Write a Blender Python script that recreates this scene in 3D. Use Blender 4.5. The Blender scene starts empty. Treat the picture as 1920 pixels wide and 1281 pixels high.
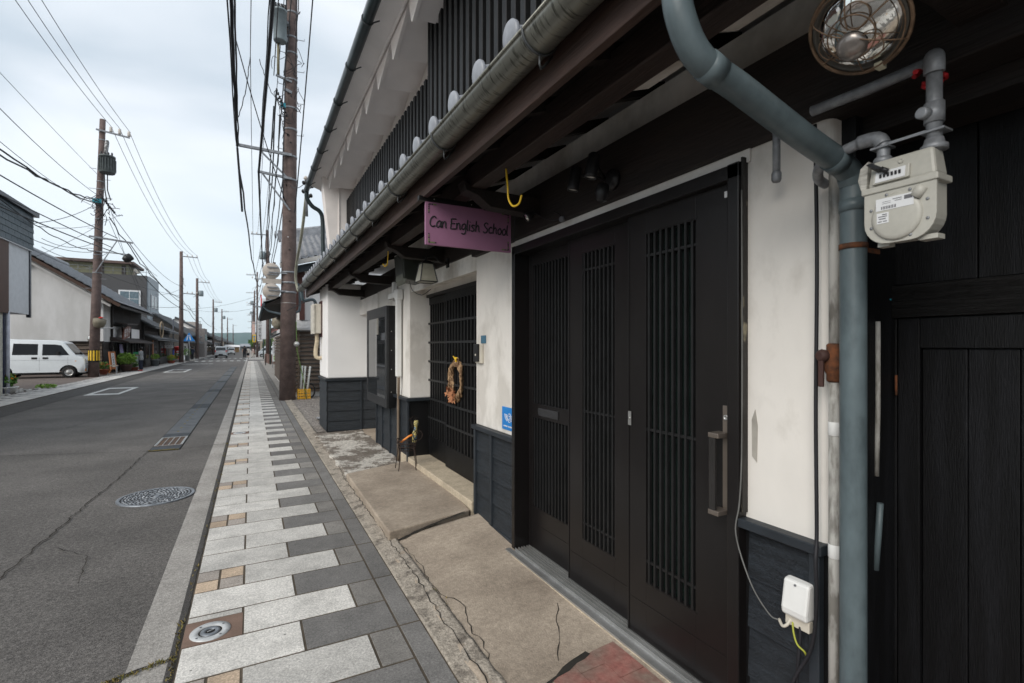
import bpy, math, random
from mathutils import Vector, Matrix, noise
R = math.radians
rnd = random.Random(7)
sc = bpy.context.scene
COL = sc.collection
# ------------------------------------------------------------------ camera, sky, sun, exposure
EYE = 1.5
cd = bpy.data.cameras.new('camera'); cam = bpy.data.objects.new('camera', cd); COL.objects.link(cam)
cam.location = (0, 0, EYE)
cam.rotation_euler = (R(90), 0, -math.atan(489 / 922))
cd.sensor_width = 36; cd.lens = 922 / 1920 * 36
cd.shift_y = 9.5 / 1920
cd.clip_start = .05; cd.clip_end = 9000
cd.dof.use_dof = True; cd.dof.focus_distance = 3.0; cd.dof.aperture_fstop = 5.0
sc.camera = cam

w = bpy.data.worlds.new('World'); sc.world = w; w.use_nodes = True
nt = w.node_tree; nt.nodes.clear(); N = nt.nodes.new; L = nt.links.new
SUN_EL, SUN_AZ = 34, 240      # azimuth of the veiled sun, clockwise from +Y
sky = N('ShaderNodeTexSky'); sky.sky_type = 'NISHITA'; sky.sun_disc = False
sky.sun_elevation = R(SUN_EL); sky.sun_rotation = R(SUN_AZ)
bg1 = N('ShaderNodeBackground'); bg1.inputs[1].default_value = .1; L(sky.outputs[0], bg1.inputs[0])
tc = N('ShaderNodeTexCoord')
mp = N('ShaderNodeMapping'); mp.inputs['Scale'].default_value = (1, 1, 2.6); L(tc.outputs['Generated'], mp.inputs[0])
nz = N('ShaderNodeTexNoise'); nz.inputs['Scale'].default_value = 1.9; nz.inputs['Detail'].default_value = 5; nz.inputs['Roughness'].default_value = .45
nz.inputs['Distortion'].default_value = .4
L(mp.outputs[0], nz.inputs['Vector'])
rp = N('ShaderNodeValToRGB'); L(nz.outputs['Fac'], rp.inputs[0])
rp.color_ramp.elements[0].position = .38; rp.color_ramp.elements[0].color = (.50, .57, .64, 1)
rp.color_ramp.elements[1].position = .62; rp.color_ramp.elements[1].color = (.80, .835, .88, 1)
sx = N('ShaderNodeSeparateXYZ'); L(tc.outputs['Generated'], sx.inputs[0])
r2 = N('ShaderNodeValToRGB'); L(sx.outputs['Z'], r2.inputs[0])
r2.color_ramp.elements[0].position = .0; r2.color_ramp.elements[0].color = (.62, .74, .80, 1)
r2.color_ramp.elements[1].position = .55; r2.color_ramp.elements[1].color = (1, 1, 1, 1)
r3 = N('ShaderNodeMapRange'); L(sx.outputs['Z'], r3.inputs[0]); r3.inputs[1].default_value = 0; r3.inputs[2].default_value = .38
mx = N('ShaderNodeMix'); mx.data_type = 'RGBA'; L(r3.outputs[0], mx.inputs[0]); mx.inputs[6].default_value = (.62, .715, .775, 1); L(rp.outputs[0], mx.inputs[7])
bg2 = N('ShaderNodeBackground'); bg2.inputs[1].default_value = .82; L(mx.outputs[2], bg2.inputs[0])
ms = N('ShaderNodeMixShader'); ms.inputs[0].default_value = .93; L(bg1.outputs[0], ms.inputs[1]); L(bg2.outputs[0], ms.inputs[2])
wo = N('ShaderNodeOutputWorld'); L(ms.outputs[0], wo.inputs[0])
sd = bpy.data.lights.new('sun', 'SUN'); so = bpy.data.objects.new('sun', sd); COL.objects.link(so)
sd.energy = 1.5; sd.angle = R(38); sd.color = (1, .945, .87)
_d = Vector((math.sin(R(SUN_AZ)) * math.cos(R(SUN_EL)), math.cos(R(SUN_AZ)) * math.cos(R(SUN_EL)), math.sin(R(SUN_EL))))
so.rotation_euler = _d.to_track_quat('Z', 'Y').to_euler()
sc.view_settings.view_transform = 'Standard'; sc.view_settings.look = 'None'
sc.view_settings.exposure = .72; sc.view_settings.gamma = 1
sc.cycles.max_bounces = 6; sc.cycles.use_denoising = True

# ------------------------------------------------------------------ materials
MC = {}
def mat(name, col, rough=.7, var=.2, scale=6, col2=None, lo=.35, hi=.65, bump=0, bscale=60, stretch=(1, 1, 1), metal=0,
        spec=.4, speck=0, speckscale=400, fine=0, finescale=60, emit=0, trans=0):
    if name in MC: return MC[name]
    m = bpy.data.materials.new(name); m.use_nodes = True; MC[name] = m
    t = m.node_tree; b = t.nodes['Principled BSDF']
    b.inputs['Roughness'].default_value = rough; b.inputs['Metallic'].default_value = metal
    b.inputs['Specular IOR Level'].default_value = spec
    tc = t.nodes.new('ShaderNodeTexCoord'); mp = t.nodes.new('ShaderNodeMapping'); mp.inputs['Scale'].default_value = stretch
    t.links.new(tc.outputs['Object'], mp.inputs[0])
    n = t.nodes.new('ShaderNodeTexNoise'); n.inputs['Scale'].default_value = scale; n.inputs['Detail'].default_value = 6; n.inputs['Roughness'].default_value = .6
    t.links.new(mp.outputs[0], n.inputs['Vector'])
    r = t.nodes.new('ShaderNodeValToRGB'); t.links.new(n.outputs['Fac'], r.inputs[0])
    c2 = col2 or tuple(min(1, c * (1 + var)) for c in col); c1 = col if col2 else tuple(c * (1 - var) for c in col)
    r.color_ramp.elements[0].position = lo; r.color_ramp.elements[0].color = (*c1, 1)
    r.color_ramp.elements[1].position = hi; r.color_ramp.elements[1].color = (*c2, 1)
    out = r.outputs[0]
    if fine:
        n3 = t.nodes.new('ShaderNodeTexNoise'); n3.inputs['Scale'].default_value = finescale; n3.inputs['Detail'].default_value = 3
        t.links.new(mp.outputs[0], n3.inputs['Vector'])
        mr = t.nodes.new('ShaderNodeMapRange'); t.links.new(n3.outputs['Fac'], mr.inputs[0])
        mr.inputs[1].default_value = .3; mr.inputs[2].default_value = .7; mr.inputs[3].default_value = 1 - fine; mr.inputs[4].default_value = 1 + fine
        vm = t.nodes.new('ShaderNodeVectorMath'); vm.operation = 'SCALE'; t.links.new(out, vm.inputs[0]); t.links.new(mr.outputs[0], vm.inputs['Scale']); out = vm.outputs[0]
    if speck:
        v = t.nodes.new('ShaderNodeTexVoronoi'); v.inputs['Scale'].default_value = speckscale; t.links.new(tc.outputs['Object'], v.inputs['Vector'])
        sp = t.nodes.new('ShaderNodeSeparateColor'); t.links.new(v.outputs['Color'], sp.inputs[0])
        mr = t.nodes.new('ShaderNodeMapRange'); t.links.new(sp.outputs[0], mr.inputs[0]); mr.inputs[3].default_value = 1 - speck; mr.inputs[4].default_value = 1 + speck
        vm = t.nodes.new('ShaderNodeVectorMath'); vm.operation = 'SCALE'; t.links.new(out, vm.inputs[0]); t.links.new(mr.outputs[0], vm.inputs['Scale']); out = vm.outputs[0]
    t.links.new(out, b.inputs['Base Color'])
    if bump:
        n2 = t.nodes.new('ShaderNodeTexNoise'); n2.inputs['Scale'].default_value = bscale; n2.inputs['Detail'].default_value = 4
        t.links.new(mp.outputs[0], n2.inputs['Vector'])
        bp = t.nodes.new('ShaderNodeBump'); bp.inputs['Strength'].default_value = bump; bp.inputs['Distance'].default_value = .01
        t.links.new(n2.outputs['Fac'], bp.inputs['Height']); t.links.new(bp.outputs[0], b.inputs['Normal'])
    if emit:
        b.inputs['Emission Color'].default_value = (*col, 1); b.inputs['Emission Strength'].default_value = emit
    if trans: b.inputs['Transmission Weight'].default_value = trans
    m['p'] = 1
    return m
def nodes_of(m): return m.node_tree, m.node_tree.nodes['Principled BSDF']
def tile_mat(name, col):
    m = mat(name, col, rough=.75, var=.06, scale=3, speck=.22, speckscale=190, fine=.16, finescale=90, bump=.15, bscale=200)
    t, b = nodes_of(m); src = b.inputs['Base Color'].links[0].from_socket
    a = t.nodes.new('ShaderNodeAttribute'); a.attribute_name = 'tone'
    vm = t.nodes.new('ShaderNodeVectorMath'); vm.operation = 'SCALE'; t.links.new(src, vm.inputs[0]); t.links.new(a.outputs['Fac'], vm.inputs['Scale'])
    tc = t.nodes.new('ShaderNodeTexCoord'); n = t.nodes.new('ShaderNodeTexNoise'); n.inputs['Scale'].default_value = 4.5; n.inputs['Detail'].default_value = 8; n.inputs['Roughness'].default_value = .7
    t.links.new(tc.outputs['Object'], n.inputs['Vector']); mr = t.nodes.new('ShaderNodeMapRange'); t.links.new(n.outputs['Fac'], mr.inputs[0]); mr.inputs[1].default_value = .36; mr.inputs[2].default_value = .56; mr.inputs[3].default_value = .80; mr.inputs[4].default_value = 1.04
    v2 = t.nodes.new('ShaderNodeVectorMath'); v2.operation = 'SCALE'; t.links.new(vm.outputs[0], v2.inputs[0]); t.links.new(mr.outputs[0], v2.inputs['Scale'])
    vo = t.nodes.new('ShaderNodeTexVoronoi'); vo.inputs['Scale'].default_value = 5.5; t.links.new(tc.outputs['Object'], vo.inputs['Vector'])
    m2 = t.nodes.new('ShaderNodeMapRange'); t.links.new(vo.outputs['Distance'], m2.inputs[0]); m2.inputs[1].default_value = .030; m2.inputs[2].default_value = .045; m2.inputs[3].default_value = .35; m2.inputs[4].default_value = 1
    v3 = t.nodes.new('ShaderNodeVectorMath'); v3.operation = 'SCALE'; t.links.new(v2.outputs[0], v3.inputs[0]); t.links.new(m2.outputs[0], v3.inputs['Scale'])
    t.links.new(v3.outputs[0], b.inputs['Base Color']); return m
ASPH = mat('asphalt', (.112, .104, .097), .9, var=.2, scale=.9, speck=.45, speckscale=170, fine=.22, finescale=35, bump=.5, bscale=170)
PATCH = mat('dark_asphalt', (.060, .056, .053), .9, var=.15, scale=3, speck=.4, speckscale=170, bump=.4, bscale=150)
GUTC = mat('gutter_concrete', (.27, .255, .235), .9, col2=(.37, .35, .325), scale=2.2, fine=.16, finescale=40, speck=.22, speckscale=160, bump=.4, bscale=120)
CONC = mat('worn_concrete', (.235, .19, .147), .9, col2=(.43, .36, .285), scale=2.1, lo=.3, hi=.7, fine=.14, finescale=38, speck=.14, speckscale=260, bump=.35, bscale=110)
CONC2 = mat('sill_concrete', (.46, .39, .29), .9, var=.15, scale=8, fine=.15, bump=.4, bscale=80)
ROUGHC = mat('rough_mortar', (.14, .12, .10), .95, col2=(.34, .30, .25), scale=9, lo=.34, hi=.5, fine=.25, finescale=60, speck=.2, speckscale=150, bump=.7, bscale=80)
GRAVEL = mat('gravel', (.15, .13, .115), .95, col2=(.3, .27, .24), scale=28, lo=.4, hi=.6, speck=.5, speckscale=45, bump=1, bscale=50)
DIRT = mat('crack_dirt', (.025, .022, .018), 1, var=.3)
MOSS = mat('moss', (.11, .10, .03), 1, col2=(.2, .15, .05), scale=60)
PAINTW = mat('road_paint', (.62, .62, .6), .8, col2=(.4, .4, .39), scale=14, lo=.5, hi=.75, speck=.2, speckscale=160)
PLAS = mat('white_plaster', (.62, .59, .55), .9, col2=(.78, .75, .715), scale=1.7, lo=.36, hi=.56, fine=.02, finescale=9, bump=.12, bscale=22)
PLASP = mat('patched_plaster', (.56, .53, .485), .9, col2=(.70, .67, .625), stretch=(1, 1, .6), scale=2.3, lo=.40, hi=.50, fine=.025, finescale=12, bump=.15, bscale=18)
PLASN = mat('fresh_plaster', (.83, .82, .81), .9, var=.03, scale=2, bump=.06, bscale=20)
SOFF = mat('eave_plaster', (.84, .79, .755), .85, var=.04, scale=3)
DADO = mat('slate_blue_boards', (.019, .024, .030), .55, var=.35, scale=5, stretch=(1, 1, 14), fine=.3, finescale=40, bump=.8, bscale=55)
DADOF = mat('slate_blue_trim', (.020, .025, .031), .5, var=.2, scale=6, bump=.15, bscale=60)
BLACKW = mat('black_stained_wood', (.0045, .0045, .005), .46, spec=.2, col2=(.0095, .0098, .0115), lo=.45, hi=.7, scale=3, stretch=(6, 6, .5), fine=.3, finescale=60, bump=.25, bscale=55)
BLACKT = mat('black_trim', (.004, .004, .0045), .45, var=.3, scale=8)
DOORM = mat('dark_bronze_door', (.0085, .0072, .0072), .30, spec=.42, var=.15, scale=3, fine=.12, finescale=30, stretch=(1, 1, .3))
SLATM = mat('black_slat', (.008, .008, .0085), .5, var=.3, scale=8)
GLASSG = mat('green_ribbed_glass', (.006, .013, .011), .22, var=.5, scale=60, spec=.5, bump=.4, bscale=90)
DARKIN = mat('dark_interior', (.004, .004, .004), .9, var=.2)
BROWNW = mat('dark_brown_timber', (.026, .0155, .0125), .65, var=.35, scale=4, stretch=(4, .35, 4), fine=.3, finescale=25, bump=.4, bscale=30)
BROWNX = mat('dark_brown_beam', (.012, .0075, .006), .7, var=.35, scale=3, stretch=(4, .35, 4), fine=.3, finescale=25, bump=.4, bscale=30)
FASC = mat('reddish_fascia', (.048, .028, .022), .55, var=.3, scale=4, stretch=(4, .3, 4), fine=.22, finescale=25, bump=.3, bscale=30)
GUTM = mat('streaked_gutter', (.19, .19, .165), .33, var=.12, scale=3, metal=.6)
def streak():
    t, b = nodes_of(GUTM); src = b.inputs['Base Color'].links[0].from_socket
    tc = t.nodes.new('ShaderNodeTexCoord'); mp = t.nodes.new('ShaderNodeMapping'); mp.inputs['Scale'].default_value = (9, 60, 14)
    t.links.new(tc.outputs['Object'], mp.inputs[0]); n = t.nodes.new('ShaderNodeTexNoise'); n.inputs['Scale'].default_value = 1.4; n.inputs['Detail'].default_value = 3
    t.links.new(mp.outputs[0], n.inputs['Vector'])
    r = t.nodes.new('ShaderNodeValToRGB'); t.links.new(n.outputs['Fac'], r.inputs[0])
    r.color_ramp.elements[0].position = .33; r.color_ramp.elements[0].color = (.3, .3, .28, 1)
    r.color_ramp.elements[1].position = .47; r.color_ramp.elements[1].color = (1, 1, 1, 1)
    m = t.nodes.new('ShaderNodeMix'); m.data_type = 'RGBA'; m.blend_type = 'MULTIPLY'; m.inputs[0].default_value = 1
    t.links.new(src, m.inputs[6]); t.links.new(r.outputs[0], m.inputs[7]); t.links.new(m.outputs[2], b.inputs['Base Color'])
streak()
TILEM = mat('glazed_roof_tile', (.27, .285, .315), .42, var=.12, scale=7, fine=.06, finescale=80, spec=.5)
TILED = mat('dark_roof_tile', (.10, .105, .11), .55, var=.3, scale=3, fine=.2, finescale=20, bump=.3, bscale=10)
TILEG = mat('grey_roof_tile', (.24, .25, .27), .5, var=.22, scale=5, fine=.15, finescale=30)
DPIPE = mat('weathered_blue_downpipe', (.040, .054, .060), .42, col2=(.090, .118, .128), scale=5, lo=.30, hi=.48, fine=.14, finescale=24, stretch=(1, 1, .45), bump=.12, bscale=40)
DPIPED = mat('dark_teal_gutter', (.022, .035, .038), .4, var=.3, scale=8)
GALV = mat('galvanised_steel', (.24, .25, .265), .5, var=.25, scale=14, metal=.3, fine=.15)
GALVW = mat('flaking_painted_pipe', (.20, .19, .17), .6, col2=(.44, .43, .40), scale=22, lo=.42, hi=.56, stretch=(1, 1, .3))
RUST = mat('rust', (.16, .055, .02), .9, col2=(.05, .025, .015), scale=40)
ALU = mat('aluminium', (.45, .45, .44), .35, var=.15, scale=6, metal=.7)
METERC = mat('meter_enamel', (.42, .41, .365), .42, var=.05, scale=8, fine=.04, finescale=60)
WHITEP = mat('white_plastic', (.72, .72, .70), .45, var=.05)
CREAMP = mat('cream_plastic', (.56, .52, .44), .5, var=.08)
BLACKP = mat('black_plastic', (.012, .012, .013), .4, var=.2)
STICK = mat('white_sticker', (.66, .67, .68), .5, var=.04)
INK = mat('black_ink', (.015, .015, .018), .6, var=.1)
GREYINK = mat('grey_ink', (.12, .12, .13), .6, var=.1)
PURP = mat('purple_signboard', (.29, .135, .225), .55, var=.05, scale=5)
YEL = mat('yellow_paint', (.75, .48, .03), .5, var=.1)
ORG = mat('orange_plastic', (.75, .25, .04), .5, var=.1)
REDP = mat('red_paint', (.60, .022, .018), .4, var=.1)
BLUE = mat('blue_enamel', (.02, .20, .55), .4, var=.08)
BLUEG = mat('grey_blue_plate', (.06, .15, .22), .5, var=.1)
GREEN = mat('green_enamel', (.02, .22, .10), .4, var=.1)
WIREB = mat('black_cable', (.012, .012, .015), .6, var=.2)
POLEM = mat('brown_concrete_pole', (.115, .082, .074), .8, var=.25, scale=5, fine=.15, finescale=60, speck=.12, speckscale=120, bump=.2, bscale=80)
TRANS = mat('grey_transformer', (.20, .24, .255), .45, var=.12)
CERAM = mat('ceramic', (.55, .5, .45), .3, var=.1)
WICK = mat('dried_vine', (.13, .07, .035), .85, col2=(.38, .25, .14), scale=26, lo=.42, hi=.58)
LEAFD = mat('dried_leaf', (.30, .11, .05), .85, col2=(.5, .24, .12), scale=40)
LEAF = mat('green_leaf', (.045, .12, .02), .6, col2=(.13, .25, .04), scale=12)
LEAFL = mat('lime_leaf', (.12, .25, .03), .6, col2=(.26, .40, .06), scale=12)
WOODM = mat('weathered_boards', (.085, .062, .048), .85, col2=(.15, .115, .09), scale=5, stretch=(.5, .5, 8), fine=.25, bump=.4, bscale=20)
WOODO = mat('orange_wood', (.32, .12, .04), .6, var=.2, scale=6, stretch=(6, 6, .6))
SHING = mat('slate_shingles', (.035, .055, .07), .5, var=.35, scale=9, stretch=(1, 1, 3), fine=.25)
BRICKD = mat('dark_brick_cladding', (.05, .05, .052), .85, col2=(.11, .108, .11), scale=22, stretch=(1, 1, 3), lo=.42, hi=.58)
BEIGE = mat('beige_render', (.46, .42, .36), .9, var=.06)
OLIVE = mat('olive_render', (.22, .215, .14), .9, var=.08)
GREYW = mat('grey_metal_siding', (.30, .34, .37), .6, var=.08)
PINKW = mat('pink_tile', (.38, .20, .17), .8, var=.15)
CARW = mat('white_car_paint', (.68, .72, .74), .22, var=.02, spec=.6)
CARS = mat('silver_car_paint', (.45, .48, .50), .3, var=.02, spec=.6, metal=.2)
CARG = mat('tinted_glass', (.01, .012, .014), .08, var=.1, spec=.7)
RUB = mat('rubber', (.012, .012, .012), .8, var=.1)
LENSO = mat('amber_lens', (.7, .25, .02), .3, var=.05)
LENSC = mat('clear_lens', (.6, .6, .56), .15, var=.3, scale=30)
SKIN = mat('skin', (.50, .30, .22), .6, var=.05)
HAIR = mat('dark_hair', (.015, .011, .010), .6, var=.2)
CLOTHG = mat('grey_print_blouse', (.34, .35, .36), .9, col2=(.12, .13, .14), scale=22, lo=.5, hi=.6)
CLOTHN = mat('navy_trousers', (.022, .026, .045), .9, var=.15)
CLOTHK = mat('black_cloth', (.012, .012, .015), .9, var=.15)
CLOTHW = mat('cream_cloth', (.55, .50, .44), .9, var=.1)
TERRA = mat('terracotta', (.33, .09, .05), .8, var=.15)
POTG = mat('grey_plastic_pot', (.16, .18, .19), .6, var=.1)
TAPE = mat('pale_tape', (.5, .48, .36), .6, var=.1)
TGREEN = mat('teal_tape', (.02, .22, .28), .5, var=.1)
PAPERG = mat('lamp_glass', (.32, .31, .25), .35, var=.12, scale=12)
HILLM = mat('forested_hill', (.012, .05, .045), .95, col2=(.03, .085, .075), scale=.05, fine=.3, finescale=.3)  # bluish teal of distance haze is partly mixed into the forest colour
FLORED = mat('red_flower', (.6, .04, .03), .6, var=.3); FLOYEL = mat('yellow_flower', (.75, .35, .02), .6, var=.3)
FLOWHT = mat('white_flower', (.7, .65, .62), .6, var=.1)
BRICKR = mat('worn_red_pavers', (.30, .12, .10), .9, col2=(.21, .15, .12), scale=5, lo=.4, hi=.62, fine=.2, finescale=40, bump=.3, bscale=90)
LIDM = mat('drain_lid_concrete', (.105, .112, .12), .85, var=.2, scale=5, speck=.2, fine=.15, bump=.2)
LIDD = mat('drain_lid_dark', (.045, .052, .06), .85, var=.25, scale=9, speck=.3, bump=.4)
IRON = mat('cast_iron', (.20, .215, .235), .42, var=.25, scale=18, metal=.45)
IROND = mat('cast_iron_recess', (.025, .025, .028), .8, var=.3)
MIRR = mat('reflector', (.6, .6, .58), .12, var=.05, metal=.95)
GLASSR = mat('showcase_glass', (.02, .022, .024), .03, var=.2, spec=1.0)
COPP = mat('brown_resin', (.19, .125, .095), .8, var=.12, scale=8, speck=.15)

# ------------------------------------------------------------------ mesh builder
class MB:
    def __init__(s): s.v = []; s.f = []; s.mi = []; s.sm = []; s.cur = 0; s.tone = []; s.t = 1
    def face(s, ids, smooth=False): s.f.append(ids); s.mi.append(s.cur); s.sm.append(smooth); s.tone.append(s.t)
    def pts(s, ps): a = len(s.v); s.v += [tuple(p) for p in ps]; return list(range(a, len(s.v)))
    def quad(s, *ps): s.face(s.pts(ps)); return s
    def hexa(s, p):   # p[0:4] bottom ring, p[4:8] top ring
        i = s.pts(p)
        for q in ((3, 2, 1, 0), (4, 5, 6, 7), (0, 1, 5, 4), (1, 2, 6, 5), (2, 3, 7, 6), (3, 0, 4, 7)): s.face([i[k] for k in q])
        return s
    def box(s, x0, y0, z0, x1, y1, z1):
        if x1 < x0: x0, x1 = x1, x0
        if y1 < y0: y0, y1 = y1, y0
        if z1 < z0: z0, z1 = z1, z0
        return s.hexa([(x0, y0, z0), (x1, y0, z0), (x1, y1, z0), (x0, y1, z0), (x0, y0, z1), (x1, y0, z1), (x1, y1, z1), (x0, y1, z1)])
    def bar(s, a, b, wd, ht, up=(0, 0, 1)):
        a = Vector(a); b = Vector(b); d = (b - a).normalized(); u = Vector(up)
        sd = d.cross(u).normalized() * wd / 2; u = sd.cross(d).normalized() * ht / 2
        return s.hexa([a - sd - u, a + sd - u, b + sd - u, b - sd - u, a - sd + u, a + sd + u, b + sd + u, b - sd + u])
    def tube(s, ps, r, n=8, cap=True):
        ps = [Vector(p) for p in ps]; m = len(ps); rr = r if isinstance(r, (list, tuple)) else [r] * m
        ref = None; rings = []
        for i in range(m):
            d = (ps[min(i + 1, m - 1)] - ps[max(i - 1, 0)]).normalized()
            if ref is None:
                ref = Vector((0, 0, 1)) if abs(d.z) < .9 else Vector((1, 0, 0))
            u = (ref - d * ref.dot(d)).normalized(); v = d.cross(u); ref = u
            rings.append(s.pts([ps[i] + (u * math.cos(2 * math.pi * k / n) + v * math.sin(2 * math.pi * k / n)) * rr[i] for k in range(n)]))
        for i in range(m - 1):
            for k in range(n):
                s.face([rings[i][k], rings[i][(k + 1) % n], rings[i + 1][(k + 1) % n], rings[i + 1][k]], True)
        if cap: s.face(rings[0][::-1]); s.face(rings[-1])
        return s
    def lathe(s, prof, c=(0, 0, 0), ax=(0, 0, 1), n=24, cap=True):   # prof [(r, h)]
        ax = Vector(ax).normalized(); c = Vector(c); ref = Vector((0, 0, 1)) if abs(ax.z) < .9 else Vector((1, 0, 0))
        u = (ref - ax * ref.dot(ax)).normalized(); v = ax.cross(u); rings = []
        for r, h in prof:
            rings.append(s.pts([c + ax * h + (u * math.cos(2 * math.pi * k / n) + v * math.sin(2 * math.pi * k / n)) * max(r, 1e-4) for k in range(n)]))
        for i in range(len(prof) - 1):
            for k in range(n): s.face([rings[i][k], rings[i][(k + 1) % n], rings[i + 1][(k + 1) % n], rings[i + 1][k]], True)
        if cap: s.face(rings[0][::-1]); s.face(rings[-1])
        return s
    def prism(s, poly, off):      # poly: 3D points, off: vector
        a = s.pts(poly); o = Vector(off); b = s.pts([Vector(p) + o for p in poly]); n = len(poly)
        s.face(a[::-1]); s.face(b)
        for k in range(n): s.face([a[k], a[(k + 1) % n], b[(k + 1) % n], b[k]])
        return s
    def m(s, i): s.cur = i; return s
    def build(s, name, mats, parent=None, bevel=0, label=None):
        me = bpy.data.meshes.new(name); me.from_pydata(s.v, [], s.f)
        mats = mats if isinstance(mats, (list, tuple)) else [mats]
        for q in mats: me.materials.append(q)
        for p, i, k in zip(me.polygons, s.mi, s.sm): p.material_index = min(i, len(mats) - 1); p.use_smooth = k
        if any(t != 1 for t in s.tone) or any(q.name.startswith('paver') for q in mats):
            at = me.attributes.new('tone', 'FLOAT', 'FACE')
            for i, t in enumerate(s.tone): at.data[i].value = t
        me.validate(); me.update()
        import bmesh
        bm = bmesh.new(); bm.from_mesh(me); bmesh.ops.recalc_face_normals(bm, faces=bm.faces); bm.to_mesh(me); bm.free()
        o = bpy.data.objects.new(name, me); COL.objects.link(o)
        if parent: adopt(o, parent)
        if bevel:
            bv = o.modifiers.new('bevel', 'BEVEL'); bv.width = bevel; bv.segments = 2; bv.limit_method = 'ANGLE'; bv.angle_limit = R(50)
        if label: o['label'] = label
        return o
LOCAL = set()
def adopt(o, parent):
    o.parent = parent
    if parent.type == 'EMPTY' and parent.name not in LOCAL:
        o.matrix_parent_inverse = Matrix.Translation(-Vector(parent.location))
def thing(name, label, cat, loc=(0, 0, 0), rz=0, group=None, local=False):
    o = bpy.data.objects.new(name, None); COL.objects.link(o); o.location = loc; o.rotation_euler = (0, 0, rz)
    o.empty_display_size = .2; o['label'] = label; o['category'] = cat
    if group: o['group'] = group
    if local or rz: LOCAL.add(o.name)
    return o
def tag(o, label, cat, group=None):
    o['label'] = label; o['category'] = cat
    if group: o['group'] = group
    return o
def struct(o): o['kind'] = 'structure'; return o
def dup(o, parent=None, label=None, group=None, loc=None, rz=None):
    c = o.copy(); COL.objects.link(c)
    if parent: c.parent = parent
    for ch in list(o.children): dup(ch, c)
    if label: c['label'] = label
    if group: c['group'] = group
    if loc is not None: c.location = loc
    if rz is not None: c.rotation_euler = (0, 0, rz)
    return c
def smooth(ps, k=6, closed=False):
    ps = [Vector(p) for p in ps]; out = []; n = len(ps)
    rng = n if closed else n - 1
    for i in range(rng):
        p0 = ps[(i - 1) % n] if closed or i > 0 else ps[0]; p1 = ps[i]; p2 = ps[(i + 1) % n]; p3 = ps[(i + 2) % n] if closed or i + 2 < n else ps[-1]
        for j in range(k):
            t = j / k; out.append(.5 * ((2 * p1) + (p2 - p0) * t + (2 * p0 - 5 * p1 + 4 * p2 - p3) * t * t + (3 * p1 - p0 - 3 * p2 + p3) * t ** 3))
    if not closed: out.append(ps[-1])
    return out
def text_mb(body, size, origin, right, up, mats, parent, name='lettering', thick=.002, align='CENTER'):
    cu = bpy.data.curves.new('txt', 'FONT'); cu.body = body; cu.size = size; cu.align_x = align; cu.align_y = 'CENTER'; cu.extrude = thick / 2; cu.resolution_u = 3
    o = bpy.data.objects.new('txt', cu); COL.objects.link(o)
    bpy.context.view_layer.update()
    me = bpy.data.meshes.new_from_object(o.evaluated_get(bpy.context.evaluated_depsgraph_get()))
    bpy.data.objects.remove(o); bpy.data.curves.remove(cu)
    r = Vector(right).normalized(); u = Vector(up).normalized(); n = r.cross(u)
    M4 = Matrix((r, u, n)).transposed().to_4x4(); M4.translation = Vector(origin); me.transform(M4)
    me.name = name; me.materials.clear(); me.materials.append(mats)
    ob = bpy.data.objects.new(name, me); COL.objects.link(ob)
    if parent: adopt(ob, parent)
    return ob

# ------------------------------------------------------------------ the setting: ground, road, pavements
b = MB(); b.quad((-3000, -400, -.12), (3000, -400, -.12), (3000, 4000, -.12), (-3000, 4000, -.12)); struct(b.build('ground', GRAVEL))
b = MB(); b.box(-5.55, -30, -.5, -.315, 600, -.03); struct(b.build('road', ASPH))
b = MB(); b.quad((-.52, -30, -.026), (-.35, -30, -.026), (-.35, 600, -.026), (-.52, 600, -.026))
struct(b.build('gutter_band', GUTC))
b = MB(); b.quad((-.355, -30, -.022), (-.316, -30, -.022), (-.316, 600, -.022), (-.355, 600, -.022)); struct(b.build('gutter_edge', PATCH))
# darker reinstated strip of asphalt on the far side
b = MB(); b.quad((-5.5, -30, -.026), (-4.75, -30, -.026), (-4.75, 90, -.026), (-5.5, 90, -.026)); struct(b.build('road_patch', PATCH))
# right pavement: granite slabs laid one by one
def tone(): return rnd.uniform(.82, 1.13)
b = MB(); b.box(-.312, -6, -.4, .825, 58, -.0022)
def slab(x0, x1, y0, y1, mi):
    g = .0042; b.m(mi); b.t = tone(); c = .003; z = rnd.uniform(-.0004, .0012)
    x0 += g; x1 -= g; y0 += g * 1.25; y1 -= g * 1.25
    b.hexa([(x0, y0, -.008), (x1, y0, -.008), (x1, y1, -.008), (x0, y1, -.008), (x0 + c, y0 + c, z), (x1 - c, y0 + c, z), (x1 - c, y1 - c, z), (x0 + c, y1 - c, z)])
for k in range(-28, 181):
    y0 = 2.62 + .305 * k; y1 = y0 + .305
    if k % 2 == 0:
        slab(-.31, .24, y0, y1, 1); slab(.24, .70, y0, y1, 2)
    else:
        if k % 4 == 3 and k != 23:
            xm = -.18; ym = (y0 + y1) / 2
            slab(-.31, xm, y0, ym, 3); slab(xm, -.04, y0, ym, 4); slab(-.31, xm, ym, y1, 4); slab(xm, -.04, ym, y1, 3)
            b.m(0)
        elif k in (1, 23):
            ya = y0 - .06 if k == 1 else y0 - .05
            slab(-.31, -.04, y0 + .24, y1, 1)
            b.m(5); b.t = 1; b.box(-.309, y0 - .0, -.008, -.0415, y0 + .238, .0005)
        else: slab(-.31, -.04, y0, y1, 1)
        slab(-.04, .54, y0, y1, 1); slab(.54, .70, y0, y1, 6)
    if k % 2 == 0: slab(.70, .822, y0, y0 + .61, 2)
b.t = 1
for q in b.tone: pass
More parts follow.
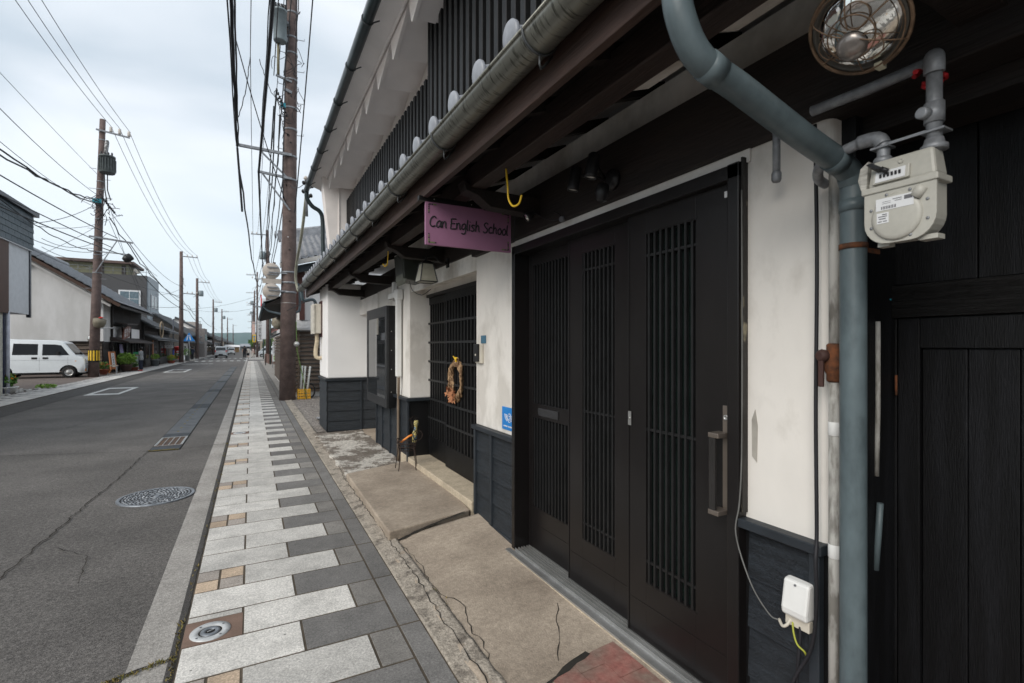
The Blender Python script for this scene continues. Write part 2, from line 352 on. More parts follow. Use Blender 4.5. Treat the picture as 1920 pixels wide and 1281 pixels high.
pav = struct(b.build('pavement', [mat('paver_joint', (.085, .068, .05), 1, var=.3), tile_mat('paver_white', (.57, .55, .515)), tile_mat('paver_dark', (.18, .173, .165)),
    tile_mat('paver_buff', (.50, .385, .28)), tile_mat('paver_pink', (.36, .32, .285)), COPP, tile_mat('paver_mid', (.235, .222, .205))]))
# concrete haunch beside the pavement, bumpy
def sheet(name, x0, x1, y0, y1, zf, mats, nx, ny, wob=0, skirt=.2):
    b = MB(); ids = []
    for j in range(ny + 1):
        for i in range(nx + 1):
            u = i / nx; v = j / ny; x = x0 + (x1 - x0) * u; y = y0 + (y1 - y0) * v
            if 0 < j < ny or wob < 0:
                if i in (0, nx): x += abs(wob) * noise.noise((x * 7, y * 5, 3.3))
            if 0 < i < nx or wob: pass
            ids.append(len(b.v)); b.v.append((x, y, zf(x, y)))
    W = nx + 1
    for j in range(ny):
        for i in range(nx): b.face([ids[j * W + i], ids[j * W + i + 1], ids[(j + 1) * W + i + 1], ids[(j + 1) * W + i]], True)
    edge = [j * W for j in range(ny + 1)]
    for e, rev in ((edge, 0), ([j * W + nx for j in range(ny + 1)], 1), (list(range(W)), 1), ([ny * W + i for i in range(W)], 0)):
        low = b.pts([(b.v[k][0], b.v[k][1], b.v[k][2] - skirt) for k in e])
        for a in range(len(e) - 1): b.face([e[a], e[a + 1], low[a + 1], low[a]])
    return b.build(name, mats)
nz_ = lambda x, y, s, a: a * noise.noise((x * s, y * s, 1.7))
struct(sheet('pavement_haunch', .823, .99, -3, 15.2, lambda x, y: .004 + nz_(x, y, 14, .012) + max(0, x - .84) * .12, ROUGHC, 10, 420, .0))
fz0 = lambda x, y: .012 + (x - .9) * .045 + max(0, min(1, (y - 3.0) / .8)) * max(0, x - .95) * .075 + nz_(x, y, 2, .006) + nz_(x, y, 30, .0012)
struct(sheet('forecourt', .915, 1.72, -3, 3.78, lambda x, y: fz0(x, y), CONC, 40, 240, .05))
b = MB(); b.hexa([(.935, 3.77, -.05), (1.66, 3.93, -.05), (1.9, 6.0, -.05), (.94, 5.70, -.05), (.925, 3.75, .088), (1.66, 3.90, .100), (1.9, 6.0, .105), (.935, 5.70, .088)])
o = b.build('concrete_step', CONC, bevel=.012); struct(o)
b = MB(); b.box(1.68, 3.92, -.05, 1.97, 6.2, .16); struct(b.build('gate_threshold', CONC2, bevel=.008))
WPATCH = mat('flaked_white_concrete', (.17, .145, .12), .9, col2=(.52, .49, .44), scale=1.9, lo=.50, hi=.53, fine=.35, finescale=30, bump=.5, bscale=60)
_n = [q for q in WPATCH.node_tree.nodes if q.type == 'TEX_NOISE'][0]; _n.inputs['Roughness'].default_value = .82; _n.inputs['Detail'].default_value = 10
struct(sheet('old_ramp', .95, 1.72, 5.68, 8.9, lambda x, y: .035 + nz_(x, y, 2.5, .01) + nz_(x, y, 20, .003), WPATCH, 24, 90, .05))
b = MB(); b.box(1.7, 7.5, -.2, 2.6, 9.0, .036); struct(b.build('recess_floor', CONC))
struct(sheet('gravel_yard', .9, 4.5, 9.2, 15.9, lambda x, y: .005 + nz_(x, y, 9, .02) + nz_(x, y, 30, .01), GRAVEL, 60, 110))
b = MB(); b.box(.83, 15.9, -.3, 3.5, 58, .01); struct(b.build('right_forecourts', GUTC))
b = MB(); b.box(-30, -30, -.4, -6.62, 600, -.02); struct(b.build('left_yard', mat('brown_yard_asphalt', (.12, .095, .082), .9, var=.15, scale=.8, speck=.25, fine=.1, finescale=20)))
b = MB(); b.m(0).box(-6.61, -30, -.4, -5.55, 58, -.012)
k = 0; y = 4.0
while y < 58:
    for x0, x1, mi in ((-5.83, -5.56, 1), (-6.12, -5.83, 1), (-6.38, -6.12, 1 if k % 2 else 2), (-6.6, -6.38, 2 if k % 2 else 1)):
        b.m(mi); b.t = tone(); b.box(x0 + .004, y + .004, -.011, x1 - .004, y + .301, .0)
    y += .305; k += 1
b.t = 1
struct(b.build('left_pavement', [mat('paver_joint2', (.06, .05, .04), 1), tile_mat('paver_white2', (.52, .50, .475)), tile_mat('paver_dark2', (.22, .21, .205))]))
# beyond the crossing
b = MB(); b.box(-.3, 64, -.3, 3.4, 400, .0); b.box(-8, 64, -.3, -5.55, 400, .0); struct(b.build('far_pavement', GUTC))
b = MB(); b.box(-60, 58.2, -.35, -5.56, 63.8, -.025); b.box(-.31, 58.2, -.35, 40, 63.8, -.025); struct(b.build('side_street', ASPH))
b = MB()
for i in range(8):
    x = -5.2 + i * .64; b.quad((x, 59.6, -.022), (x + .34, 59.6, -.022), (x + .34, 61.2, -.022), (x, 61.2, -.022))
b.quad((-5.3, 50.6, -.022), (-3.0, 50.6, -.022), (-3.0, 51.3, -.022), (-5.3, 51.3, -.022))
for i in range(8):
    x = -5.2 + i * .64; b.quad((x, 72.0, -.022), (x + .34, 72.0, -.022), (x + .34, 73.6, -.022), (x, 73.6, -.022))
struct(b.build('crossing_markings', PAINTW))
def boxmark(x0, y0, x1, y1, t=.13):
    b = MB(); z = -.021
    for q in ((x0, y0, x1, y0 + .5), (x0, y1 - .5, x1, y1), (x0, y0 + .5, x0 + t, y1 - .5), (x1 - t, y0 + .5, x1, y1 - .5)):
        b.quad((q[0], q[1], z), (q[2], q[1], z), (q[2], q[3], z), (q[0], q[3], z))
    return b
struct(boxmark(-4.62, 19.7, -3.72, 22.9).build('hydrant_marking', PAINTW))
struct(boxmark(-4.6, 35.0, -3.5, 39.4).build('hydrant_marking', PAINTW))
b = MB(); b.quad((-3.0, 28, -.022), (-2.94, 28, -.022), (-2.94, 48, -.022), (-3.0, 48, -.022)); struct(b.build('worn_lane_line', mat('worn_paint', (.2, .195, .19), .9, col2=(.12, .11, .11), scale=4)))
# drain lids
b = MB(); x0, x1 = -1.31, -.945; y = 8.8; z0 = -.026
b.m(2).quad((x0 - .015, 8.78, z0), (x1 + .015, 8.78, z0), (x1 + .015, 41.5, z0), (x0 - .015, 41.5, z0))
def lid(ya, yb, mi): b.m(mi).box(x0, ya + .006, -.03, x1, yb - .006, -.018)
lid(8.8, 9.12, 1); lid(9.12, 9.18, 3)
b.m(3).box(x0 + .005, 9.15, -.03, x1 - .005, 9.95, -.022)
for i in range(5):
    xx = x0 + .025 + i * (x1 - x0 - .05) / 4; b.m(4).box(xx - .004, 9.18, -.026, xx + .004, 9.92, -.014)
for yy in (9.16, 9.94): b.m(4).box(x0 + .01, yy - .006, -.026, x1 - .01, yy + .006, -.014)
for xx in (x0 + .008, x1 - .008): b.m(4).box(xx - .006, 9.15, -.026, xx + .006, 9.95, -.013)
lid(9.96, 10.32, 1)
y = 10.32; i = 0
while y < 41.4:
    Lg = 1.0; mi = 1 if i % 5 == 4 else 0; lid(y, y + Lg, mi)
    for s in (.25, .72): b.m(5).box(x0 + .14, y + s - .05, -.022, x0 + .17, y + s + .05, -.0165)
    y += Lg; i += 1
struct(b.build('drain_cover', [LIDM, LIDD, DIRT, mat('drain_rusty', (.06, .045, .04), .9, col2=(.12, .07, .04), scale=9), ALU, MOSS]))
# cracks in the ground
def crack(pts, wd, z, mats, name, seg=16, jit=.012, seed=1):
    r = random.Random(seed); P = []
    for a, c in zip(pts[:-1], pts[1:]):
        n = max(2, int((Vector(c) - Vector(a)).length / .05))
        for i in range(n): t = i / n; P.append((a[0] + (c[0] - a[0]) * t + r.uniform(-jit, jit), a[1] + (c[1] - a[1]) * t + r.uniform(-jit, jit)))
    P.append(pts[-1]); b = MB(); prev = None
    for i, p in enumerate(P):
        q = P[min(i + 1, len(P) - 1)]; o = P[max(i - 1, 0)]; d = Vector((q[0] - o[0], q[1] - o[1])); d = d.normalized() if d.length else Vector((1, 0)); n = Vector((-d.y, d.x)) * wd / 2 * r.uniform(.35, 1.3)
        zz = z(p[0], p[1]) if callable(z) else z
        cur = b.pts([(p[0] + n.x, p[1] + n.y, zz), (p[0] - n.x, p[1] - n.y, zz)])
        if prev: b.face([prev[0], prev[1], cur[1], cur[0]])
        prev = cur
    return struct(b.build(name, mats))
rz = -.0205
crack([(-1.33, 8.84), (-1.36, 7.2), (-1.42, 5.6), (-1.46, 4.4), (-1.5, 2.4)], .011, rz, DIRT, 'road_crack', seed=2, jit=.014)
crack([(-3.4, 9.5), (-2.3, 9.1), (-1.33, 8.84)], .012, rz, DIRT, 'road_crack', seed=3)
crack([(-5.4, 10.0), (-3.4, 9.5)], .012, rz, DIRT, 'road_crack', seed=13)
crack([(-1.31, 8.8), (-.95, 8.77)], .05, rz + .001, MOSS, 'road_moss', seed=4, jit=.01)
crack([(-.95, 8.75), (-.6, 8.85), (-.33, 8.9)], .014, rz + .003, DIRT, 'road_crack', seed=5)
crack([(-.32, 2.9), (-.47, 2.86), (-.62, 2.80), (-.9, 2.72)], .013, rz + .003, DIRT, 'road_crack', seed=6, jit=.01)
crack([(-.9, 2.74), (-1.5, 2.6)], .022, rz, DIRT, 'road_crack', seed=16, jit=.01)
crack([(-.317, 2.5), (-.322, 3.0), (-.318, 3.2)], .014, rz + .006, DIRT, 'road_crack', seed=7, jit=.006)
crack([(-2.6, 14.0), (-2.9, 12.8), (-3.05, 12.0)], .012, rz, DIRT, 'road_crack', seed=8)
crack([(-1.3, 4.9), (-1.05, 4.6), (-.98, 4.1)], .006, rz, DIRT, 'road_crack', seed=9, jit=.01)
crack([(-.315, -2), (-.315, 25)], .010, -.0015, DIRT, 'kerb_joint', seed=10, jit=.003)
fz = lambda x, y: fz0(x, y) + .0025
crack([(.99, 3.6), (1.02, 3.35), (1.0, 3.0), (1.0, 2.8), (1.08, 2.6), (1.02, 2.45), (1.02, 2.2), (.98, 2.05)], .0055, fz, DIRT, 'forecourt_crack', seed=11, jit=.012)
crack([(1.54, 2.35), (1.44, 2.2), (1.36, 2.05), (1.27, 1.93)], .005, fz, DIRT, 'forecourt_crack', seed=12, jit=.008)
crack([(.93, 3.7), (1.1, 3.76), (1.35, 3.84), (1.6, 3.88)], .03, lambda x, y: fz(x, y) + .004, DIRT, 'forecourt_crack', seed=14, jit=.006)
crack([(.918, 1.6), (.922, 2.6), (.935, 3.1), (.93, 3.7), (.925, 4.6), (.92, 5.6), (.95, 6.4), (1.0, 8.6)], .006, lambda x, y: .03 if y > 3.9 else .021, DIRT, 'haunch_crack', seed=15, jit=.012)
# worn red pavers let into the forecourt
b = MB()
lim = lambda x: 1.80 + (x - 1.07) * .28
for j in range(4):
    xx0 = 1.04 + .135 * j; xx1 = xx0 + .132; yy = 2.02 - .11 * (j % 2)
    while yy > .2:
        y1 = min(yy, lim(xx0), 9); y1b = min(yy, lim(xx1)); y0 = yy - .216
        if y1 > y0 + .02:
            P = [(xx0, y0), (xx1, y0), (xx1, y1b), (xx0, y1)]
            b.hexa([(p[0], p[1], fz(*p) - .02) for p in P] + [(p[0], p[1], fz(*p) + .0015) for p in P])
        yy -= .22
struct(b.build('red_paver_patch', BRICKR))
crack([(1.02, 1.77), (1.2, 1.84), (1.33, 1.885), (1.42, 1.905)], .03, lambda x, y: fz(x, y) + .003, DIRT, 'rubber_edge', seed=21, jit=.004)
# manhole and valve covers
def manhole():
    t = thing('manhole_cover', 'round patterned cast iron manhole cover in the road', 'manhole cover', (-.85, 6.12, -.03))
    c = Vector((-.85, 6.12, -.03)); b = MB()
    b.lathe([(.33, .0), (.33, .011), (.322, .013), (.30, .013), (.298, .010)], c, n=48, cap=False); b.build('rim', IRON, t)
    b = MB(); b.lathe([(.0, .008), (.299, .008)], c, n=48, cap=False); p = b.build('plate', IROND, t)
    b = MB(); r = random.Random(3)
    rad = .045
    b.lathe([(.0, .0125), (.03, .0125), (.032, .007)], c, n=18, cap=False); b.lathe([(.05, .007), (.052, .0125), (.062, .0125), (.064, .007)], c, n=24, cap=False)
    for ring in range(8):
        rr = .082 + ring * .028; n = int(2 * math.pi * rr / .040)
        for i in range(n):
            a = (i + .5 * (ring % 2)) / n * 2 * math.pi; d = Vector((math.cos(a), math.sin(a), 0)); tg = Vector((-d.y, d.x, 0))
            q = c + d * (rr + r.uniform(-.003, .003)); s = r.uniform(.6, 1); aa = r.uniform(-.7, .7); e1 = (tg * math.cos(aa) + d * math.sin(aa)) * .017 * s; e2 = (d * math.cos(aa) - tg * math.sin(aa)) * .0085
            Z = Vector((0, 0, .0127))
            b.hexa([q - e1 - e2 + Z * .5, q + e1 - e2 + Z * .5, q + e1 + e2 + Z * .5, q - e1 + e2 + Z * .5] + [q + (-e1 - e2) * .75 + Z, q + (e1 - e2) * .75 + Z, q + (e1 + e2) * .75 + Z, q + (-e1 + e2) * .75 + Z])
    b.build('pattern', IRON, t)
manhole()
def valve(x, y, label):
    t = thing('valve_cover', label, 'valve cover', (x, y, 0), group='small valve covers set in the pavement')
    c = Vector((x, y, .0006)); b = MB()
    b.lathe([(.094, 0), (.093, .004), (.056, .004), (.054, .001)], c, n=40, cap=False)
    b.build('ring', mat('pale_steel', (.52, .53, .53), .45, var=.12, scale=30, metal=.2), t)
    b = MB(); b.lathe([(0, .0008), (.055, .0008)], c, n=32, cap=False); b.build('gap', DIRT, t)
    b = MB(); b.lathe([(.047, .001), (.045, .005), (.024, .005), (.022, .002)], c, n=32, cap=False); b.build('lid', IRON, t)
    b = MB(); b.lathe([(0, .002), (.0225, .002)], c, n=20, cap=False)
    b.build('keyhole', DARKIN, t)
    b = MB(); b.bar(c + Vector((-.014, -.006, .004)), c + Vector((.014, .008, .004)), .005, .004); b.build('key_slot', ALU, t)
    b = MB()
    for a in (40, 130, 220, 310): b.lathe([(.006, .004), (.006, .0052), (0, .0052)], c + Vector((math.cos(R(a)) * .075, math.sin(R(a)) * .075, 0)), n=8, cap=False)
    b.build('screw', GREYINK, t)
valve(-.19, 3.03, 'round steel valve cover in a brown square, nearest one')
valve(-.18, 9.75, 'round steel valve cover further along the pavement')

# ------------------------------------------------------------------ townhouse on the right
H = thing('wooden_townhouse', 'long white plaster and black timber townhouse with lattice doors beside the pavement', 'house', (1.7, 5, 0))
XW = 1.70
def clapboards(b, axis, fixed, a0, a1, z0, z1, n, nrm, th=.016):
    # boards overlapping downwards; axis 'y': runs along y at x=fixed facing nrm (-1); axis 'x': runs along x at y=fixed
    h = (z1 - z0) / n
    for i in range(n):
        za = z0 + i * h; zb = za + h + .0; lo = fixed + nrm * th; hi = fixed + nrm * .004
        if axis == 'y': b.hexa([(fixed, a0, za), (lo, a0, za), (lo, a1, za), (fixed, a1, za), (fixed, a0, zb), (hi, a0, zb), (hi, a1, zb), (fixed, a1, zb)])
        else: b.hexa([(a0, fixed, za), (a0, lo, za), (a1, lo, za), (a1, fixed, za), (a0, fixed, zb), (a0, hi, zb), (a1, hi, zb), (a1, fixed, zb)])
# walls (plaster above, boards below)
def rcorner_wall(y0, y1, z0, z1, name, mats, r=.03):
    b = MB(); P = [(XW, y1)]
    P += [(XW, y0 + r)] + [(XW + r - r * math.cos(R(a)), y0 + r - r * math.sin(R(a))) for a in (22, 45, 67)] + [(XW + r, y0), (XW + .12, y0), (XW + .12, y1)]
    b.prism([(p[0], p[1], z0) for p in P], (0, 0, z1 - z0)); return b.build(name, mats, H)
rcorner_wall(.945, 1.262, .84, 2.262, 'plaster_wall', PLASP)
b = MB(); b.box(XW, 3.13, .84, XW + .3, 3.86, 2.29); b.build('plaster_wall', PLASP, H, bevel=.008)
def dado(y0, y1, z0, posts, name='board_dado', top=.84):
    b = MB(); clapboards(b, 'y', XW - .002, y0 + .02, y1 - .02, z0 + .05, top - .03, 4, -1); p = b.build(name, DADO, H)
    b = MB(); b.box(XW - .045, y0 - .012, top - .035, XW + .02, y1 + .012, top); 
    b.box(XW - .024, y0, z0 - .02, XW + .02, y1, z0 + .055)
    for q in posts: b.box(XW - .03, q - .018, z0 + .055, XW, q + .018, top - .036)
    b.build('dado_rail', DADOF, p, bevel=.004)
for q0, q1, q2 in ((.95, 1.262, .2), (3.13, 3.85, .3)): b = MB(); b.box(XW, q0, .0, XW + q2, q1, .838); b.build('dado_backing', BLACKT, H)
dado(.965, 1.262, .0, (.985,)); dado(3.14, 3.85, .03, (3.835, 3.52,))
b = MB(); b.box(1.76, .90, 0, 2.05, .948, 2.6); b.box(1.70, .925, 0, 1.76, .946, .835); b.build('end_post', BLACKW, H)
b = MB(); b.prism([(XW - .003, 1.235, 1.08), (XW - .003, 1.215, 1.06), (XW - .003, 1.212, 1.20), (XW - .003, 1.222, 1.26), (XW - .003, 1.236, 1.22)], (.002, 0, 0)); b.build('filler_patch', mat('grey_filler', (.36, .34, .30), .9), H)
# wall strip and beam above door
b = MB(); b.box(1.735, .95, 2.20, 1.95, 6.3, 2.75); b.box(1.725, 3.85, 2.16, 1.76, 6.2, 2.34)
b.build('upper_plaster_wall', mat('dirty_plaster', (.55, .51, .45), .9, col2=(.80, .77, .72), scale=2.6, lo=.35, hi=.6, fine=.08, finescale=14), H)
b = MB(); b.box(1.655, .2, 2.262, 1.80, 3.86, 2.56); b.build('lintel_beam', BROWNX, H, bevel=.006)
b = MB(); b.box(1.70, 3.86, 2.315, 1.82, 8.9, 2.56); b.build('lintel_beam', BROWNX, H, bevel=.006)
b = MB(); b.box(1.69, 1.24, 2.212, 1.76, 3.14, 2.262); b.build('plaster_strip', PLAS, H)
# gateway (recessed): plaster panel, jambs
b = MB(); b.box(1.93, 4.2, 2.12, 2.02, 6.15, 2.34); b.build('gate_lintel_panel', PLASP, H)
b = MB(); b.box(1.70, 5.87, .87, 2.0, 6.52, 2.34); b.box(1.70, 6.52, .87, 1.86, 7.58, 2.34); b.build('gate_pillar', PLASP, H, bevel=.012)
b = MB(); b.box(1.70, 7.58, 2.055, 1.86, 8.97, 2.315); b.build('recess_lintel', PLAS, H)
b = MB(); b.box(2.35, 7.4, 0, 2.45, 9.0, 2.6); b.box(1.86, 7.50, 0, 2.4, 7.58, 2.6); b.build('recess_wall', PLAS, H)
b = MB(); b.box(1.705, 5.88, .03, 1.99, 7.58, .868); p = b.build('gate_side_dado', BLACKT, H)
b = MB(); clapboards(b, 'y', 1.702, 5.9, 7.57, .05, .82, 4, -1); b.build('boards', DADO, p)
b = MB(); b.box(1.655, 5.86, .835, 1.72, 7.59, .872); b.box(1.655, 5.84, .835, 1.95, 5.88, .872)
for q in (5.885, 6.30, 6.75, 7.2, 7.56): b.box(1.672, q - .02, .04, 1.70, q + .02, .834)
b.build('dado_rail', DADOF, p, bevel=.004)
# lattice gate, two leaves
for i, (ya, yb, xx) in enumerate(((5.18, 6.10, 1.965), (4.24, 5.20, 1.93))):
    b = MB(); x0, x1 = xx - .015, xx + .02
    b.box(x0, ya, .165, x1, ya + .05, 2.10); b.box(x0, yb - .05, .165, x1, yb, 2.10)
    b.box(x0, ya + .05, 2.01, x1, yb - .05, 2.10); b.box(x0, ya + .05, .165, x1, yb - .05, .40)
    g = b.build('lattice_gate', BLACKW, H, bevel=.003)
    b = MB(); n = 9
    for k in range(1, n + 1):
        yy = ya + .05 + (yb - ya - .1) * k / (n + 1); b.box(x0 - .006, yy - .011, .40, x0 + .014, yy + .011, 2.01)
    b.build('gate_bar', SLATM, g)
    b = MB()
    for k in range(1, 7):
        zz = .40 + 1.61 * k / 7; b.box(x0 - .012, ya + .05, zz - .012, x0 - .0065, yb - .05, zz + .012)
    b.build('gate_rail', mat('gate_rail_paint', (.014, .0145, .0155), .5), g)
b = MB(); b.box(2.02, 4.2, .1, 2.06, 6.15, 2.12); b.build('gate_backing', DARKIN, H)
b = MB(); b.box(1.915, 4.2, 2.10, 2.02, 6.12, 2.135); b.box(1.90, 6.10, .16, 2.0, 6.14, 2.13); b.build('gate_frame', BLACKT, H)
# three-leaf sliding door
b = MB(); b.box(1.655, 1.262, .055, 1.80, 1.315, 2.215); b.box(1.655, 3.085, .055, 1.86, 3.128, 2.215); b.box(1.655, 1.262, 2.155, 1.86, 3.128, 2.212)
b.box(1.775, 3.05, .06, 1.86, 3.085, 2.155)

fr = b.build('door_frame', DOORM, H, bevel=.004)
b = MB(); b.box(1.668, 1.254, .86, 1.699, 1.2615, 2.23); b.build('mastic_strip', mat('cracked_mastic', (.02, .018, .016), .5, col2=(.25, .22, .15), scale=14, lo=.6, hi=.66, stretch=(1, 1, .3), bump=.8, bscale=30), fr)
def leaf(x, y0, y1, ly0, ly1, lz0, lz1, rails, n, handle=0):
    z0, z1 = .075, 2.155
    b = MB(); b.box(x, y0, z0, x + .034, ly0, z1); b.box(x, ly1, z0, x + .034, y1, z1); b.box(x, ly0, lz1, x + .034, ly1, z1); b.box(x, ly0, z0, x + .034, ly1, lz0)
    # raised lines of the profile
    b.box(x - .004, y0 + .001, z0, x, y0 + .012, z1); b.box(x - .004, y1 - .012, z0, x, y1 - .001, z1)
    b.box(x - .002, ly0 - .01, lz0 - .012, x, ly1 + .01, lz0 - .004); b.box(x - .002, ly0 - .01, lz1 + .004, x, ly1 + .01, lz1 + .012)
    b.box(x - .002, y0 + .013, z0 + .17, x, y1 - .013, z0 + .176)
    d = b.build('sliding_door', DOORM, H, bevel=.0015)
    b = MB(); b.box(x + .022, ly0 + .0005, lz0 + .0005, x + .028, ly1 - .0005, lz1 - .0005); b.build('glass', GLASSG, d)
    b = MB()
    for k in range(n):
        yy = ly0 + (ly1 - ly0) * (k + .5) / n; b.box(x - .001, yy - .0065, lz0, x + .014, yy + .0065, lz1)
    for zz in rails: b.box(x + .002, ly0, zz - .006, x + .0155, ly1, zz + .006)
    b.build('door_lattice', SLATM, d)
    return d
dn = leaf(1.69, 1.312, 1.93, 1.50, 1.80, .36, 2.045, (1.94, 1.10, .46), 8)
dm = leaf(1.732, 1.90, 2.52, 2.085, 2.376, .365, 2.05, (1.95, 1.12, .46), 8)
b0 = leaf(1.772, 2.50, 3.06, 2.56, 3.02, .37, 2.075, (), 12)
b = MB(); b.box(1.764, 2.555, 1.0, 1.785, 3.024, 1.10); p = b.build('letter_slot', DOORM, b0, bevel=.002)
b = MB(); b.box(1.757, 2.68, 1.022, 1.7638, 2.93, 1.075); b.build('letter_slot', mat('slot_flap', (.03, .03, .032), .35), b0, bevel=.002)
b = MB(); b.box(1.684, 1.325, .83, 1.6895, 1.358, 1.262); p = b.build('handle_plate', mat('bronze_steel', (.20, .17, .145), .35, metal=.6, var=.1), dn, bevel=.002)
b = MB(); b.lathe([(.011, 0), (.011, .004), (.006, .004), (.006, .001)], (1.684, 1.341, 1.215), (-1, 0, 0), n=16); b.build('lock', ALU, dn)
b = MB(); b.box(1.622, 1.345, .845, 1.636, 1.375, 1.15)
b.build('handle', mat('handle_bar', (.035, .033, .032), .25, metal=.3), dn, bevel=.004)
for zz in (.838, 1.145):
    b = MB(); b.box(1.62, 1.327, zz - .008, 1.684, 1.377, zz + .012); b.build('handle_bracket', MC['bronze_steel'], dn, bevel=.003)
b = MB(); b.box(1.6835, 1.90, 1.105, 1.6858, 1.922, 1.175); b.lathe([(.007, .002), (.007, .004), (0, .004)], (1.6855, 1.911, 1.14), (-1, 0, 0), n=12); b.build('lock', ALU, dn)
b = MB(); b.box(1.6875, 1.333, 2.10, 1.6896, 1.352, 2.125); b.build('maker_sticker', STICK, dn)
b = MB(); b.box(1.69, 1.3, .03, 1.82, 3.06, .052); b.box(1.60, 1.26, .05, 1.64, 3.12, .06)
for xx in (1.655, 1.682, 1.706, 1.724, 1.748, 1.766, 1.79): b.box(xx - .003, 1.3, .05, xx + .003, 3.07, .074)
b.box(1.643, 1.27, .045, 1.80, 3.07, .056)
b.build('door_track', ALU, H)
b = MB(); b.box(1.60, 1.2, -.05, 1.80, 3.13, .049); b.build('door_sill', CONC2, H, bevel=.008)
# block at the far end of the ground floor
b = MB(); b.box(1.15, 8.95, .95, 2.36, 9.95, 2.60); b.build('far_wing_wall', PLASN, H, bevel=.02)
b = MB(); b.box(1.152, 8.952, .02, 2.35, 9.94, .93); p = b.build('far_wing_dado', BLACKT, H)
b = MB(); clapboards(b, 'x', 8.953, 1.165, 2.35, .04, .90, 5, -1); clapboards(b, 'y', 1.153, 8.96, 9.93, .04, .90, 5, -1); b.build('boards', DADO, p)
b = MB(); b.box(1.115, 8.915, .905, 2.36, 8.965, .945); b.box(1.115, 8.965, .905, 1.16, 9.96, .945)
for q in (1.72, 2.2): b.box(q - .018, 8.925, .03, q + .018, 8.953, .904)
b.build('dado_rail', DADOF, p, bevel=.004)
# lower eave: fascia, purlin, arms, rafters, soffit
eg = lambda y: 2.555 + (y - .9) * .0085      # gutter centre height: it falls towards the near outlet
b = MB(); b.hexa([(.965, -1.5, 2.435), (1.0, -1.5, 2.435), (1.0, 10.6, 2.48), (.965, 10.6, 2.48), (.965, -1.5, 2.56), (1.0, -1.5, 2.56), (1.0, 10.6, 2.63), (.965, 10.6, 2.63)])
b.build('fascia_board', FASC, H, bevel=.003)
b = MB(); b.box(1.17, -1.5, 2.46, 1.27, 9.1, 2.585); b.build('eave_purlin', BROWNW, H, bevel=.006)
b = MB()
for i in range(27):
    y = -1.3 + i * .455; b.hexa([(1.0, y, 2.50), (1.0, y + .045, 2.50), (1.9, y + .045, 2.82), (1.9, y, 2.82), (1.0, y, 2.56), (1.0, y + .045, 2.56), (1.9, y + .045, 2.88), (1.9, y, 2.88)])
b.build('rafters', BROWNX, H)
b = MB(); b.hexa([(.93, -1.5, 2.575), (1.95, -1.5, 2.94), (1.95, 10.6, 2.94), (.93, 10.6, 2.63), (.93, -1.5, 2.61), (1.95, -1.5, 2.98), (1.95, 10.6, 2.98), (.93, 10.6, 2.66)])
b.build('eave_boarding', mat('blackish_boards', (.008, .0055, .0045), .8, var=.3, scale=5), H)  # near-black brown, one tone for all the eave undersides
for y in (.55, 2.78, 4.70, 6.75, 8.6):
    b = MB(); P = [(1.12, 2.50), (1.14, 2.44), (1.22, 2.415), (1.30, 2.36), (1.80, 2.34), (1.80, 2.46), (1.2, 2.46)]
    b.prism([(q[0], y - .05, q[1]) for q in P], (0, .10, 0)); b.build('eave_arm', BROWNX, H, bevel=.004)
for y_ in (.62, .98, 1.45): b = MB(); b.hexa([(1.36, y_, 2.60), (1.62, y_, 2.69), (1.62, y_ + .26, 2.69), (1.36, y_ + .26, 2.60), (1.36, y_, 2.62), (1.62, y_, 2.71), (1.62, y_ + .26, 2.71), (1.36, y_ + .26, 2.62)]); b.build('ceiling_plaster', MC['dirty_plaster'], H)
# lower roof tiles
b = MB(); tl = lambda y: 2.68 + (y - 1.2) * .009
for i in range(39):
    y = -1.4 + .3035 * i + .03; z = tl(y); r = .041
    ring = lambda x, zz, rr: [(x, y + math.cos(a) * rr, zz + math.sin(a) * rr) for a in [math.pi * k / 10 for k in range(11)]]
    for s in range(4):
        xa = .88 + s * .24; xb = xa + .24; za = z + s * .085; zb = z + (s + 1) * .085
        A = b.pts(ring(xa, za, r)); B = b.pts(ring(xb, zb, r * .92))
        for k in range(10): b.face([A[k], A[k + 1], B[k + 1], B[k]], True)
    # round end disc, slightly domed, and the scalloped front of the pan tile
    b.lathe([(.041, -.02), (.046, -.012), (.0575, -.008), (.0585, .004), (.053, .010), (.03, .014), (0, .016)], (.880, y, z + .004), (-1, 0, -.10), n=24, cap=False)
    A = []
    for k in range(9):
        t = k / 8; yy = y + .05 + t * (.3035 - .10); A.append((yy, z - .005 - .035 * math.sin(t * math.pi)))
    top = b.pts([(.90, a[0], a[1]) for a in A]); bot = b.pts([(.90, a[0], a[1] - .03) for a in A]); bk = b.pts([(1.9, a[0], a[1] + .34) for a in A])
    for k in range(8): b.face([top[k], top[k + 1], bot[k + 1], bot[k]], True); b.face([top[k], top[k + 1], bk[k + 1], bk[k]], True)
b.build('lower_roof_tiles', TILEM, H)
